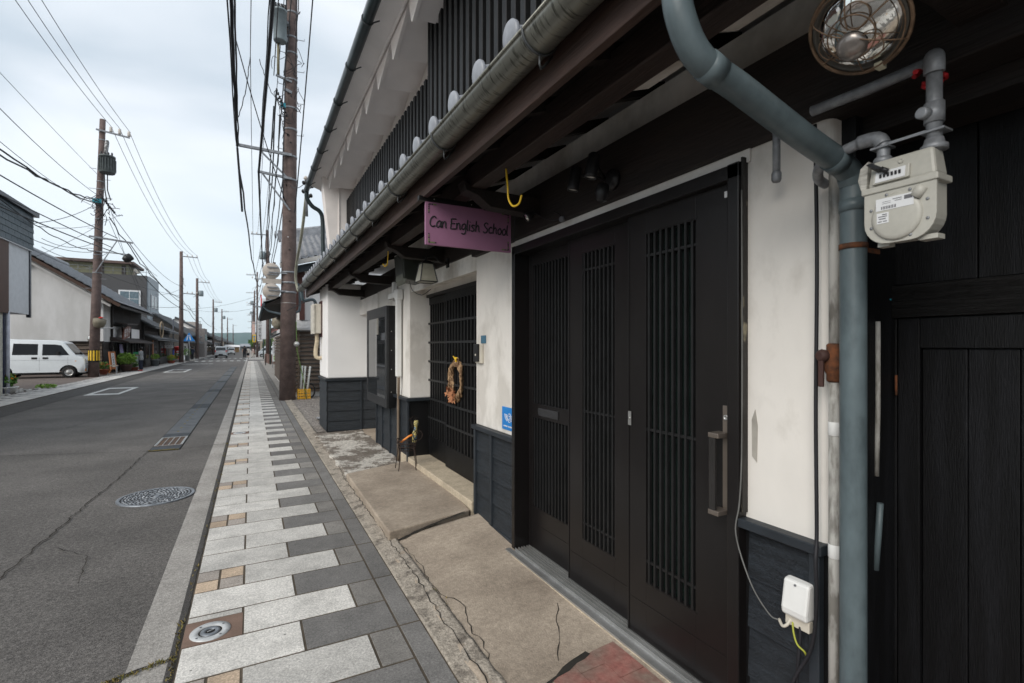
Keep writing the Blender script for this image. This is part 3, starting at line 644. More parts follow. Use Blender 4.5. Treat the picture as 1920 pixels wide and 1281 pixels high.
# lower gutter with brackets
gl = MB(); n = 12
rings = []
for i in range(40):
    y = .62 + (10.84 - .62) * i / 39; zc = eg(y) + .035
    P = [(.895 + .066 * math.cos(a), y, zc + .066 * math.sin(a)) for a in [math.pi + math.pi * k / n for k in range(n + 1)]]
    P += [(.895 + .060 * math.cos(a), y, zc + .060 * math.sin(a)) for a in [2 * math.pi - math.pi * k / n for k in range(n + 1)]]
    rings.append(gl.pts(P))
for a, c in zip(rings[:-1], rings[1:]):
    m_ = len(a)
    for k in range(m_): gl.face([a[k], a[(k + 1) % m_], c[(k + 1) % m_], c[k]], True)
gl.face(rings[0]); gl.face(rings[-1])
g = gl.build('lower_gutter', GUTM, H)
b = MB(); b.tube([(.829, .62, eg(.62) + .038), (.829, 10.84, eg(10.84) + .038)], .007, 8); b.build('gutter_bead', GUTM, g)
for y in (1.48, 2.45, 3.37, 4.17, 4.85, 5.5, 6.3, 7.2, 8.1, 9.0, 9.9):
    zc = eg(y) + .035; b = MB()
    b.tube([(.895 + .07 * math.cos(a), y, zc + .07 * math.sin(a)) for a in [math.pi * (.97 + .95 * k / 12) for k in range(13)]], .0055, 6)
    b.tube([(.895, y, zc - .07), (.893, y - .002, zc - .105), (.90, y, zc - .118), (.915, y + .01, zc - .105), (.985, y + .035, zc - .02)], .0045, 6)
    b.tube([(.965, y, zc), (.962, y, zc + .01)], .006, 6)
    b.build('gutter_bracket', mat('bracket_steel', (.07, .075, .078), .5, metal=.3, var=.2), g)
# downpipe from the lower gutter
P = smooth([(.895, .86, 2.56), (.895, .855, 2.38), (.91, .85, 2.28), (.97, .845, 2.20), (1.10, .838, 2.16), (1.35, .83, 2.085), (1.545, .826, 2.035), (1.59, .826, 2.0), (1.60, .826, 1.93), (1.60, .826, 1.6), (1.60, .826, .0)], 6)
b = MB(); b.tube(P, .035, 20); dp = b.build('downpipe', [DPIPE], H)
for q in (([(.895, .856, 2.45), (.895, .855, 2.36)], .040), ([(.985, .844, 2.193), (1.03, .842, 2.178)], .0375), ([(1.49, .827, 2.048), (1.53, .8265, 2.038)], .0365), ([(1.60, .826, 1.94), (1.60, .826, 1.905)], .0375)):
    b = MB(); b.tube(q[0], q[1], 20); b.build('pipe_socket', DPIPE, dp)
for zz, mm in ((1.80, RUST), (.32, ALU)):
    b = MB(); b.lathe([(.0355, -.008), (.0375, -.008), (.0375, .008), (.0355, .008)], (1.60, .826, zz), n=20, cap=False); b.box(1.60, .83, zz - .007, 1.76, .834, zz + .007); b.build('pipe_strap', mm, dp)
# upper storey
b = MB(); b.box(1.72, -1.5, 2.9, 1.9, 9.75, 4.75); b.build('upper_wall', SOFF, H)
b = MB(); b.box(1.66, 4.6, 3.0, 1.719, 9.73, 4.17); b.build('lattice_backing', BLACKT, H)
b = MB(); i = 0; y = 4.55
while y < 9.70:
    b.box(1.60, y, 3.0, 1.645, y + .062, 4.28); y += .128
b.build('upper_lattice', SLATM, H)
b = MB(); b.box(1.56, -1.5, 3.42, 1.70, 4.47, 4.95); b.build('bay_backing', BLACKT, H)
b = MB(); y = 4.415; i = 0
while y > -1.4:
    zt = 5.0 if i > 1 else 4.78
    zb = 3.47 + (0 if i % 2 else .0)
    b.box(1.49, y, zb, 1.545, y + .064, zt); y -= .127; i += 1
b.box(1.48, 4.478, 3.45, 1.70, 4.50, 4.80)
b.build('bay_lattice', SLATM, H, bevel=.004)
b = MB(); b.box(1.50, -1.5, 3.40, 1.72, 4.49, 3.445); b.box(1.546, -1.4, 3.5, 1.559, 4.47, 3.60); b.build('bay_sill', mat('bay_sill_paint', (.02, .026, .03), .45), H)
# fin wall at the far end of the upper storey
b = MB(); b.prism([(1.34, 9.75, 3.0), (1.9, 9.75, 3.0), (1.9, 9.75, 4.72), (1.16, 9.75, 4.72), (1.20, 9.75, 4.3)], (0, .26, 0)); b.build('fin_wall', SOFF, H, bevel=.012)
b = MB(); b.box(1.46, 9.735, 3.0, 1.475, 9.749, 4.5); b.build('fin_wall_edge', SOFF, H)
# scalloped plaster soffit: period .66, tips at y = 4.30 + .66k
def sz(s):
    if s < .05: return .02 * s / .05
    if s < .16: return .02 + .125 * (s - .05) / .11
    if s < .24: return .145 + .01 * (s - .16) / .08
    u = (s - .24) / .76; return .155 * (1 - (.72 * u ** .62 + .28 * u ** 2) if u > .02 else 1)
b = MB(); cols = []
y = -1.6
ysamp = []
k0 = -9
for k in range(k0, 10):
    for s in (0, .025, .05, .08, .11, .14, .16, .2, .24, .34, .45, .56, .67, .78, .88, .95, .999):
        ysamp.append((4.30 + (k + s) * .66, s))
ysamp = [q for q in ysamp if -1.6 < q[0] < 10.55]
A_ = 1.55; Z0 = 4.40
lo = b.pts([(1.30, q[0], Z0 + .035 + A_ * sz(q[1])) for q in ysamp]); wl = b.pts([(1.74, q[0], Z0 + .07 + 1.5 * sz(q[1])) for q in ysamp])
f0 = b.pts([(1.270, q[0], Z0 + A_ * sz(q[1])) for q in ysamp]); f1 = b.pts([(1.300, q[0], Z0 + .004 + A_ * sz(q[1])) for q in ysamp]); tp = b.pts([(1.262, q[0], 4.74) for q in ysamp])
for k in range(len(ysamp) - 1):
    b.face([lo[k], wl[k], wl[k + 1], lo[k + 1]]); b.face([f0[k], f0[k + 1], f1[k + 1], f1[k]]); b.face([f1[k], f1[k + 1], lo[k + 1], lo[k]]); b.face([f0[k], f0[k + 1], tp[k + 1], tp[k]])
b.build('scalloped_eave', SOFF, H)
b = MB(); b.hexa([(1.00, -1.6, 4.735), (1.262, -1.6, 4.648), (1.262, 10.6, 4.648), (1.00, 10.6, 4.735), (1.00, -1.6, 4.80), (1.262, -1.6, 4.80), (1.262, 10.6, 4.80), (1.00, 10.6, 4.80)]); b.tube([(1.245, -1.6, 4.648), (1.245, 10.6, 4.648)], .015, 10); b.build('eave_band', SOFF, H)
b = MB(); b.hexa([(.98, -1.7, 4.725), (4.6, -1.7, 6.3), (4.6, 10.7, 6.3), (.98, 10.7, 4.725), (.98, -1.7, 4.82), (4.6, -1.7, 6.4), (4.6, 10.7, 6.4), (.98, 10.7, 4.82)])
b.hexa([(8.2, -1.7, 4.725), (4.6, -1.7, 6.3), (4.6, 10.7, 6.3), (8.2, 10.7, 4.725), (8.2, -1.7, 4.82), (4.6, -1.7, 6.4), (4.6, 10.7, 6.4), (8.2, 10.7, 4.82)])
b.build('upper_roof', TILEG, H)
b = MB(); b.box(1.95, -1.5, 2.95, 7.8, 9.9, 4.72); b.box(2.5, -1.5, 0, 7.8, 9.9, 2.95); b.build('house_body', PLASN, H)
b = MB(); b.tube([(.985, -1.5, 4.60), (.985, 10.75, 4.66)], .052, 16)
ug = b.build('upper_gutter', DPIPED, H)
for y in [1.2 + .9 * i for i in range(11)]:
    zz = 4.60 + .06 * (y + 1.5) / 12.25; b = MB()
    b.tube([(.985 + .057 * math.cos(a), y, zz + .057 * math.sin(a)) for a in [math.pi * (.8 + 1.1 * k / 10) for k in range(11)]], .006, 6)
    b.tube([(1.035, y, zz - .02), (1.10, y + .02, zz + .03)], .007, 6); b.build('gutter_bracket', MC['bracket_steel'], ug)
b = MB(); b.tube(smooth([(.99, 10.72, 4.64), (1.0, 10.74, 4.50), (1.10, 10.76, 4.36), (1.24, 10.78, 4.28), (1.30, 10.8, 4.12), (1.31, 10.8, 3.6), (1.35, 10.8, 2.85)], 5), .042, 14); b.build('upper_downpipe', DPIPED, H)
b = MB(); b.tube(smooth([(.90, 10.80, 2.62), (.92, 10.84, 2.48), (.98, 10.9, 2.44), (1.14, 10.95, 2.47), (1.2, 10.95, 2.3), (1.2, 10.95, 1.9)], 5), .032, 12); b.build('eave_end_pipe', mat('grey_blue_pipe', (.10, .14, .16), .5), H)
# black timber end of the house
KH = thing('black_timber_shopfront', 'black stained timber wall with boarded double door right of the drainpipe', 'shopfront', (2.0, 0, 0))
b = MB(); b.box(2.03, -3.0, 0, 2.12, .95, 2.6); b.build('wall', BLACKT, KH)
for i in range(8):
    y1 = .945 - .27 * i - (.0 if i < 3 else 0); b = MB(); b.box(2.012, y1 - .266, 1.715, 2.029, y1, 2.55); b.build('board', BLACKW, KH, bevel=.002)
b = MB(); b.box(1.985, -3, 1.60, 2.03, .955, 1.712); b.build('crossbeam', mat('grained_black_beam', (.008, .0078, .0078), .5, var=.5, scale=4, stretch=(4, .5, 22), fine=.5, finescale=24, bump=.9, bscale=30), KH, bevel=.004)
b = MB(); b.box(2.004, .893, 0, 2.028, .948, 1.597); b.build('door_post', BLACKW, KH, bevel=.003)
b = MB()
b.box(2.000, .825, 0, 2.028, .888, 1.597); b.box(2.000, -.9, 1.495, 2.028, .824, 1.597)
d = b.build('timber_door', BLACKW, KH, bevel=.002)
for i in range(13):
    y1 = .822 - .121 * i; b = MB(); b.box(2.013, y1 - .119, 0, 2.028, y1, 1.493); b.build('door_board', BLACKW, d, bevel=.0025)
b = MB(); b.box(1.9975, .889, 1.33, 2.0, .894, 1.40); b.tube([(1.995, .891, 1.33), (1.995, .891, 1.40)], .004, 8); b.build('hinge', RUST, d)
b = MB(); b.lathe([(.006, 0), (.006, .012), (0, .014)], (1.985, .905, 1.665), (-1, 0, 0), n=8); b.build('bolt_cap', TGREEN, KH)
for zz in (2.36,):
    b = MB(); b.box(1.30, -2.9, zz + .06, 2.03, .40, zz + .12); b.build('soffit_boarding', MC['blackish_boards'], KH)
b = MB(); b.box(1.80, -2.9, 2.2, 2.0, .93, 2.34); b.build('timber_beam', BROWNX, KH, bevel=.005)

# ------------------------------------------------------------------ things on and beside the townhouse
# hanging sign with hand lettering
S = thing('hanging_sign', 'purple hanging signboard lettered Can English School under the eave', 'sign', (1.30, 3.05, 2.45))
b = MB(); b.box(.985, 3.035, 2.155, 1.602, 3.06, 2.43); b.build('board', PURP, S, bevel=.002)
b = MB(); b.box(.94, 3.03, 2.432, 1.66, 3.065, 2.462); b.build('hanger_bar', BLACKT, S, bevel=.002)
b = MB()
for x in (1.04, 1.30, 1.54): b.lathe([(.004, 0), (.004, .003), (0, .004)], (x, 3.029, 2.447), (0, -1, 0), n=8)
b.build('rivets', ALU, S)
GL = {'C': (1.1, [[(1.0, 1.35), (.7, 1.6), (.3, 1.4), (.05, .9), (.1, .35), (.45, .02), (.95, .2)]]),
 'a': (.95, [[(.75, .85), (.5, 1), (.15, .75), (.05, .3), (.25, 0), (.55, .2), (.75, .95)], [(.75, .95), (.72, .3), (.95, .0)]]),
 'n': (.9, [[(.05, 1), (.08, 0)], [(.08, .55), (.35, .98), (.6, .85), (.62, .3), (.8, 0)]]),
 'E': (1.0, [[(.95, 1.6), (.1, 1.55)], [(.1, 1.55), (.08, 0)], [(.08, 0), (.95, .04)], [(.08, .8), (.75, .86)]]),
 'g': (.95, [[(.75, .85), (.5, 1), (.15, .75), (.08, .35), (.3, .1), (.6, .3), (.76, .95)], [(.76, .95), (.8, -.2), (.5, -.62), (.1, -.5)]]),
 'l': (.4, [[(.1, 1.65), (.08, .3), (.3, 0)]]), 'i': (.4, [[(.1, 1), (.1, .25), (.25, 0)], [(.12, 1.36), (.16, 1.44)]]),
 's': (.75, [[(.62, .9), (.3, 1), (.1, .78), (.35, .5), (.58, .25), (.3, 0), (.02, .1)]]),
 'h': (.9, [[(.12, 1.65), (.08, 0)], [(.1, .55), (.38, .98), (.62, .8), (.62, .3), (.8, 0)]]),
 'S': (1.0, [[(.88, 1.4), (.5, 1.6), (.15, 1.3), (.4, .9), (.78, .55), (.65, .1), (.3, 0), (0, .2)]]),
 'c': (.8, [[(.65, .85), (.35, 1), (.07, .6), (.2, .08), (.7, .12)]]),
 'o': (.85, [[(.4, 1), (.08, .6), (.2, .06), (.55, .06), (.72, .5), (.5, .95), (.4, 1)]])}
b = MB(); x = 0; tot = sum(.55 if c == ' ' else GL[c][0] for c in 'Can English School'); sc_ = .57 / tot
for c in 'Can English School':
    if c == ' ': x += .55; continue
    wd, st = GL[c]
    for s in st:
        pp = smooth([(1.01 + (x + p[0] + p[1] * .08) * sc_, 3.0345, 2.272 + p[1] * sc_ * 1.05) for p in s], 5) if len(s) > 2 else [Vector((1.01 + (x + p[0] + p[1] * .08) * sc_, 3.0345, 2.272 + p[1] * sc_ * 1.05)) for p in s]
        b.tube(pp, .0047, 6)
    x += wd
b.build('lettering', INK, S)
b = MB(); b2 = MB(); r = random.Random(4)
for (cx, cz, sx_, sz_) in ((1.0, 2.415, 1, -1), (1.585, 2.415, -1, -1), (1.0, 2.17, 1, 1), (1.585, 2.17, -1, 1)):
    for k in range(5):
        for (px, pz) in ((cx + sx_ * (.008 + .011 * k), cz), (cx + sx_ * .006, cz + sz_ * (.006 + .012 * k))):
            (b if r.random() < .6 else b2).box(px - .0035, 3.0325, pz - .004, px + .0035, 3.0352, pz + .004)
b.build('leaf_motif', INK, S); b2.build('leaf_motif', MC['green_leaf'], S)
# yellow hooks
def hook(pts, label):
    b = MB(); b.tube(smooth(pts, 6), .0055, 8); tag(b.build('yellow_hook', YEL), label, 'hook', 'yellow hooks under the eave')
hook([(1.215, 2.36, 2.46), (1.215, 2.34, 2.36), (1.215, 2.33, 2.29), (1.225, 2.30, 2.245), (1.24, 2.26, 2.25), (1.245, 2.24, 2.29)], 'yellow wire hook hanging from the eave above the purple sign')
hook([(1.22, 4.96, 2.50), (1.22, 4.98, 2.38), (1.215, 4.99, 2.33), (1.20, 5.02, 2.315), (1.185, 5.04, 2.34)], 'small yellow wire hook beside the green loudspeaker box')
# twin spotlight
t = thing('twin_spotlight', 'black twin spotlight with motion sensor on the beam above the doors', 'spotlight', (1.66, 2.03, 2.36))
b = MB(); b.lathe([(.055, 0), (.055, .02), (.03, .035)], (1.655, 2.0, 2.36), (-1, 0, 0), n=20); b.build('base', BLACKP, t)
for y, z in ((2.14, 2.44), (1.985, 2.46)):
    a = Vector((1.52, y, z)); d = Vector((-.12, .12, -1)).normalized(); b = MB()
    b.lathe([(.020, -.01), (.030, .0), (.031, .10), (.0305, .115), (.026, .115), (.024, .108)], a, d, n=20, cap=False); b.tube([a + d * .03, (1.62, 2.03, 2.37)], .009, 6)
    h = b.build('spot_head', BLACKP, t)
    b = MB(); b.lathe([(.0245, .1075), (.018, .1085), (.0, .106)], a, d, n=20, cap=False); b.build('lens', LENSC, h)
b = MB(); b.lathe([(.012, -.03), (.032, -.02), (.036, .02), (.022, .055), (.012, .065)], (1.56, 1.97, 2.29), (-.2, 0, -1), n=16); b.build('sensor_dome', BLACKP, t)
b = MB(); b.box(1.545, 1.955, 2.228, 1.575, 1.985, 2.232); b.build('sensor_window', GREYINK, t)
# small round lamp + junction + cable
t = thing('clip_lamp', 'small round lamp with tangled black cable above the far end of the door head', 'lamp', (1.62, 2.75, 2.30))
b = MB(); b.lathe([(.012, -.05), (.022, -.03), (.03, .0), (.031, .02), (.027, .02)], (1.56, 2.72, 2.33), (-.7, .1, -.5), n=18, cap=False); b.build('shade', BLACKP, t)
b = MB(); b.lathe([(.028, .012), (.02, .018), (0, .022)], (1.56, 2.72, 2.33), (-.7, .1, -.5), n=16, cap=False); b.build('bulb', MIRR, t)
b = MB(); b.tube(smooth([(1.60, 2.70, 2.35), (1.63, 2.62, 2.30), (1.64, 2.52, 2.27), (1.645, 2.48, 2.29), (1.64, 2.55, 2.33)], 6), .003, 6); b.tube(smooth([(1.59, 2.76, 2.34), (1.57, 2.86, 2.42), (1.56, 2.90, 2.38), (1.58, 2.94, 2.27), (1.6, 3.0, 2.22), (1.62, 3.04, 2.25), (1.60, 3.08, 2.28)], 6), .003, 6)
b.build('cable', WIREB, t)
b = MB(); b.lathe([(.018, 0), (.02, .012), (.016, .02)], (1.66, 2.47, 2.265), (-1, 0, 0), n=12); b.build('junction_disc', GREYINK, t)
# speaker box and lantern
t = thing('wall_speaker', 'dark green loudspeaker box strapped under the eave above the gate pillar', 'loudspeaker', (1.5, 5.1, 2.3))
b = MB(); b.hexa([(1.38, 4.98, 2.20), (1.60, 4.98, 2.17), (1.60, 5.28, 2.17), (1.38, 5.28, 2.20), (1.36, 4.96, 2.47), (1.62, 4.96, 2.45), (1.62, 5.3, 2.45), (1.36, 5.3, 2.47)]); b.build('box', mat('olive_drab_case', (.018, .022, .016), .45, var=.2), t, bevel=.018)
b = MB(); b.hexa([(1.375, 5.0, 2.19), (1.377, 4.99, 2.30), (1.377, 5.27, 2.30), (1.375, 5.27, 2.19), (1.40, 4.985, 2.145), (1.45, 4.975, 2.29), (1.45, 5.28, 2.29), (1.40, 5.27, 2.145)]); b.build('front_panel', mat('olive_panel', (.10, .105, .085), .5, var=.15), t, bevel=.006)
b = MB(); b.tube(smooth([(1.45, 5.0, 2.18), (1.47, 4.96, 2.08), (1.55, 4.9, 2.03), (1.66, 4.95, 2.10)], 6), .0035, 6); b.build('cable', WIREB, t)
t = thing('wall_lantern', 'square tapered porch lantern with pale glass hanging below the loudspeaker', 'lantern', (1.62, 4.45, 2.2))
c = Vector((1.44, 4.42, 2.13)); b = MB()
def frus(b, c, z0, z1, a0, a1):
    P = [(c.x - a0, c.y - a0, z0), (c.x + a0, c.y - a0, z0), (c.x + a0, c.y + a0, z0), (c.x - a0, c.y + a0, z0), (c.x - a1, c.y - a1, z1), (c.x + a1, c.y - a1, z1), (c.x + a1, c.y + a1, z1), (c.x - a1, c.y + a1, z1)]
    b.hexa(P); return P
P = frus(b, c, 2.10, 2.27, .082, .05); b.build('glass', PAPERG, t)
b = MB()
for k in range(4): b.bar(P[k], P[k + 4], .008, .008); b.bar(P[k], P[(k + 1) % 4], .008, .008); b.bar(P[k + 4], P[4 + (k + 1) % 4], .008, .008)
frus(b, c, 2.272, 2.30, .06, .02); b.tube(smooth([(c.x, c.y, 2.295), (c.x, c.y, 2.33), (c.x + .08, c.y, 2.345), (c.x + .14, c.y, 2.30), (1.66, c.y, 2.29)], 5), .008, 8); b.box(1.645, c.y - .03, 2.25, 1.658, c.y + .03, 2.34)
b.build('frame', BLACKT, t)
# display case
t = thing('display_case', 'black glazed display case fixed to the wall beside the lattice gate', 'display case', (1.6, 7.07, .7))
y0, y1, z0, z1, xf = 6.46, 7.70, .69, 2.04, 1.565
b = MB(); b.box(xf + .03, y0, z0, 1.70, y0 + .02, z1); b.box(xf + .03, y1 - .02, z0, 1.70, y1, z1); b.box(xf + .03, y0 + .02, z0, 1.70, y1 - .02, z0 + .02); b.box(xf + .03, y0 + .02, z1 - .02, 1.70, y1 - .02, z1); b.box(1.68, y0 + .02, z0 + .02, 1.699, y1 - .02, z1 - .02)
b.build('case', BLACKT, t, bevel=.002)
b = MB(); b.box(xf, y0, z0, xf + .03, y0 + .09, z1); b.box(xf, y1 - .07, z0, xf + .03, y1, z1); b.box(xf, y0 + .09, z0, xf + .03, y1 - .07, z0 + .12); b.box(xf, y0 + .09, z1 - .14, xf + .03, y1 - .07, z1); b.build('door_frame', mat('dark_grey_frame', (.024, .025, .027), .45), t, bevel=.003)
b = MB(); b.box(xf + .008, y0 + .0905, z0 + .1205, xf + .014, y1 - .0705, z1 - .1405); b.build('glass_pane', GLASSR, t)
b = MB(); b.box(xf + .015, y0 + .1, z0 + .121, xf + .10, y1 - .08, z0 + .14); b.build('inner_ledge', mat('ledge', (.25, .23, .2), .7), t)
b = MB()
for z in (.9, 1.2, 1.45, 1.7): b.lathe([(.006, 0), (.006, .003), (0, .004)], (1.63, y0, z), (0, -1, 0), n=8)
b.build('screws', ALU, t)
# plastic pipe beside it
t = thing('conduit_pipe', 'white square conduit with elbow running down beside the display case into a brown pipe', 'pipe', (1.65, 6.2, 0))
b = MB(); b.box(1.615, 6.14, 1.12, 1.68, 6.215, 2.20); b.box(1.62, 6.20, 2.13, 1.68, 6.62, 2.20); b.box(1.625, 6.36, 2.13, 1.68, 6.43, 2.34); b.box(1.61, 6.11, 2.09, 1.69, 6.24, 2.225); b.build('white_conduit', WHITEP, t, bevel=.01)
b = MB(); b.tube(smooth([(1.648, 6.17, 1.13), (1.648, 6.17, 1.02), (1.66, 6.22, .88), (1.66, 6.23, .7), (1.66, 6.23, .04)], 5), .018, 10); b.build('brown_pipe', mat('brown_pvc', (.16, .12, .085), .55), t)
b = MB(); b.lathe([(.024, -.02), (.024, .02)], (1.648, 6.17, 1.13), n=12); b.build('coupling', CREAMP, t)
# wreath on the gate
t = thing('vine_wreath', 'twisted dried vine wreath with brown maple leaves hanging on the lattice gate', 'wreath', (1.88, 4.82, 1.35))
b = MB(); r = random.Random(5)
for s in range(12):
    ph = r.uniform(0, 6.28); rr = r.uniform(.0, .028); P = []
    for k in range(25):
        a = 2 * math.pi * k / 24; e = .115 + rr * math.sin(3 * a + ph); P.append((1.890 + .02 * math.sin(5 * a + ph), 4.81 + e * math.sin(a) * 1.35, 1.15 + (e * 1.65) * math.cos(a)))
    b.tube(P, .0095, 6, cap=False)
b.build('vine_ring', WICK, t)
b = MB()
for i in range(40):
    c = Vector((1.86 + r.uniform(-.03, .01), 4.87 + r.uniform(-.10, .08), .99 + r.uniform(-.05, .07))); q = []
    a0 = r.uniform(0, 6.28); tl_ = r.uniform(-.5, .5)
    for k in range(10):
        a = a0 + k * math.pi / 5; rad = (.042 if k % 2 == 0 else .014); q.append(c + Vector((math.sin(a * 2) * .006 + tl_ * rad * math.cos(a), math.cos(a) * rad, math.sin(a) * rad)))
    b.face(b.pts(q))
b.build('maple_leaves', LEAFD, t)
b = MB(); b.tube([(1.885, 4.79, 1.33), (1.88, 4.80, 1.39)], .012, 8); b.tube([(1.88, 4.79, 1.36), (1.87, 4.74, 1.385)], .006, 6); b.tube([(1.88, 4.80, 1.36), (1.87, 4.84, 1.40)], .006, 6); b.build('ribbon', YEL, t)
# intercom, plates
t = thing('intercom', 'cream and black door intercom on the plaster wall beside the gate', 'intercom', (1.68, 3.77, 1.43))
b = MB(); b.box(1.675, 3.70, 1.36, 1.70, 3.82, 1.52); b.build('back_box', CREAMP, t, bevel=.004)
b = MB(); b.box(1.655, 3.735, 1.375, 1.675, 3.822, 1.522); b.build('face', BLACKP, t, bevel=.004)
b = MB(); b.lathe([(.010, 0), (.010, .003), (0, .004)], (1.655, 3.77, 1.43), (-1, 0, 0), n=14); b.build('button', CREAMP, t)
b = MB(); b.box(1.692, 3.655, 1.527, 1.699, 3.745, 1.592); tag(b.build('small_plate', BLUEG, bevel=.001), 'small grey blue metal plate just above the intercom', 'plate')
t = thing('enamel_plate', 'blue enamel plate with a white winged emblem low on the plaster wall', 'sign', (1.69, 3.25, .96))
b = MB(); b.box(1.693, 3.14, .875, 1.699, 3.355, 1.045); b.build('plate', BLUE, t, bevel=.0015)
b = MB(); X0 = 1.6925; cy, cz = 3.232, .968
b.tube([(X0, cy + .026 * math.cos(a), cz + .032 * math.sin(a)) for a in [2 * math.pi * k / 24 for k in range(25)]], .0026, 6)
b.tube([(X0, cy + .012 * math.cos(a), cz + .016 * math.sin(a)) for a in [R(40) + R(290) * k / 14 for k in range(15)]], .0024, 6); b.tube([(X0, cy + .0, cz - .004), (X0, cy - .012, cz - .004)], .0022, 6)
for s in (1, -1):
    for k in range(4):
        z = cz + .020 - k * .012; L1 = .078 - k * .012; b.tube([(X0, cy + s * .032, z - .004), (X0, cy + s * L1, z + .003)], .0032, 6)
    b.tube([(X0, cy + s * .080, cz + .026), (X0, cy + s * .068, cz - .008), (X0, cy + s * .040, cz - .028)], .002, 6)
b.build('winged_emblem', STICK, t)
b = MB()
for k in range(12):
    y = 3.325 - k * .013 - (.012 if k > 4 else 0); b.box(1.6915, y - .0095, .898, 1.693, y, .898 + (.010 if k % 3 else .008))
b.build('caption', STICK, t)
# wire plant stand with toys
t = thing('wire_stand', 'rusty wire plant stand holding small toys beside the gate step', 'plant stand', (1.52, 5.45, .12))
b = MB(); c = Vector((1.55, 5.45, 0))
for a in (20, 140, 215, 300):
    d = Vector((math.cos(R(a)), math.sin(R(a)), 0)); b.tube([c + d * .10 + Vector((0, 0, .46)), c + d * .115 + Vector((0, 0, .30)), c + d * .14 + Vector((0, 0, .125))], .005, 6)
for z, rr in ((.46, .115), (.42, .112), (.38, .10), (.34, .085)): b.tube([c + Vector((rr * math.cos(a), rr * math.sin(a), z)) for a in [2 * math.pi * k / 18 for k in range(19)]], .0045, 6, cap=False)
for k in range(14):
    a = 2 * math.pi * k / 14; b.tube([c + Vector((.115 * math.cos(a), .115 * math.sin(a), .46)), c + Vector((.085 * math.cos(a), .085 * math.sin(a), .34))], .003, 5)
b.build('wire_frame', mat('rusty_wire', (.03, .018, .014), .8, var=.4, scale=60), t)
b = MB(); b.tube([(1.47, 5.42, .43), (1.56, 5.42, .49), (1.60, 5.40, .51)], .012, 8); tag(b.build('toy_bar', ORG), 'orange toy stick lying in the wire stand', 'toy')
b = MB(); b.lathe([(.01, 0), (.028, .02), (.03, .12), (.018, .16), (.02, .2), (.03, .22), (.022, .26)], (1.64, 5.47, .40), (.1, 0, 1), n=12); tag(b.build('toy_figure', mat('yellow_toy', (.45, .38, .14), .5, col2=(.08, .16, .24), scale=22, lo=.5, hi=.55)), 'yellow and blue toy standing in the wire stand', 'toy')
b = MB(); b.tube([(1.66 + .055 * math.cos(a), 5.40, .50 + .055 * math.sin(a)) for a in [2 * math.pi * k / 20 for k in range(21)]], .004, 6, cap=False)
for k in range(5): a = k * math.pi / 5; b.tube([(1.66 + .055 * math.cos(a), 5.40, .50 + .055 * math.sin(a)), (1.66 - .055 * math.cos(a), 5.40, .50 - .055 * math.sin(a))], .002, 4)
b.tube([(1.66, 5.40, .50), (1.60, 5.40, .60), (1.57, 5.38, .70)], .004, 6); b.tube([(1.54, 5.36, .68), (1.63, 5.42, .72)], .004, 6)
for k in range(4): b.tube([(1.55 + .02 * k, 5.37, .60 + .03 * k), (1.63 + .01 * k, 5.37, .62 + .03 * k)], .002, 4)
tag(b.build('wire_toy', MC['rusty_wire']), 'small wire wheel toy on top of the wire stand', 'toy')
# white outlet box and cables
t = thing('outlet_box', 'white weatherproof outlet box on the slate blue boards', 'outlet', (1.67, 1.03, .6))
b = MB(); P = [(1.678, .575), (1.678, .70), (1.645, .695), (1.628, .60), (1.632, .575)]
b.prism([(q[0], .985, q[1]) for q in P], (0, .09, 0)); b.build('hood', WHITEP, t, bevel=.008)
b = MB(); b.box(1.65, .988, .535, 1.678, 1.072, .5745); b.build('socket_base', MC['cream_plastic'], t, bevel=.003)
b = MB(); b.lathe([(.004, 0), (.004, .002)], (1.640, 1.03, .685), (-1, 0, .2), n=8); b.build('screw', GREYINK, t)
b = MB(); b.tube(smooth([(1.655, 1.055, .555), (1.642, 1.06, .535), (1.640, 1.075, .525), (1.66, 1.10, .53)], 5), .0055, 8); tag(b.build('plug', CREAMP), 'cream plug pushed into the outlet box', 'plug')
b = MB(); b.tube(smooth([(1.65, 1.045, .55), (1.64, 1.035, .52), (1.636, 1.02, .49), (1.642, 1.00, .475), (1.652, 1.0, .46)], 6), .0032, 6); tag(b.build('earth_wire', mat('green_yellow_wire', (.36, .38, .05), .5)), 'short green and yellow earth wire below the outlet box', 'wire')
def cable(ps, r, label, m=WIREB, name='cable'):
    b = MB(); b.tube(smooth(ps, 6), r, 8); return tag(b.build(name, m), label, 'cable')
cable([(1.660, 1.252, 2.10), (1.660, 1.250, 1.6), (1.660, 1.252, 1.1), (1.652, 1.256, .9), (1.640, 1.262, .78), (1.642, 1.20, .62), (1.645, 1.13, .54), (1.655, 1.10, .53)], .0028, 'thin grey cable running down beside the door frame to the plug', mat('grey_cable', (.12, .12, .115), .6))
cable([(1.66, .975, 2.24), (1.663, .970, 1.8), (1.66, .972, 1.3), (1.655, .966, .9), (1.63, .955, .80), (1.635, .955, .66), (1.64, .975, .50), (1.63, 1.03, .36), (1.625, 1.06, .2), (1.63, 1.05, .02)], .0062, 'thick black cable hanging down the white wall past the outlet box')
cable([(1.655, 1.02, .545), (1.645, 1.02, .45), (1.64, 1.03, .30), (1.62, 1.04, .12), (1.60, 1.02, .04)], .0062, 'black cable dropping straight from the outlet box to the ground')
cable([(1.60, 1.05, .06), (1.56, 1.0, .07), (1.58, .94, .09), (1.63, .93, .06), (1.62, 1.0, .05)], .006, 'black cable coiled on the ground under the outlet box')
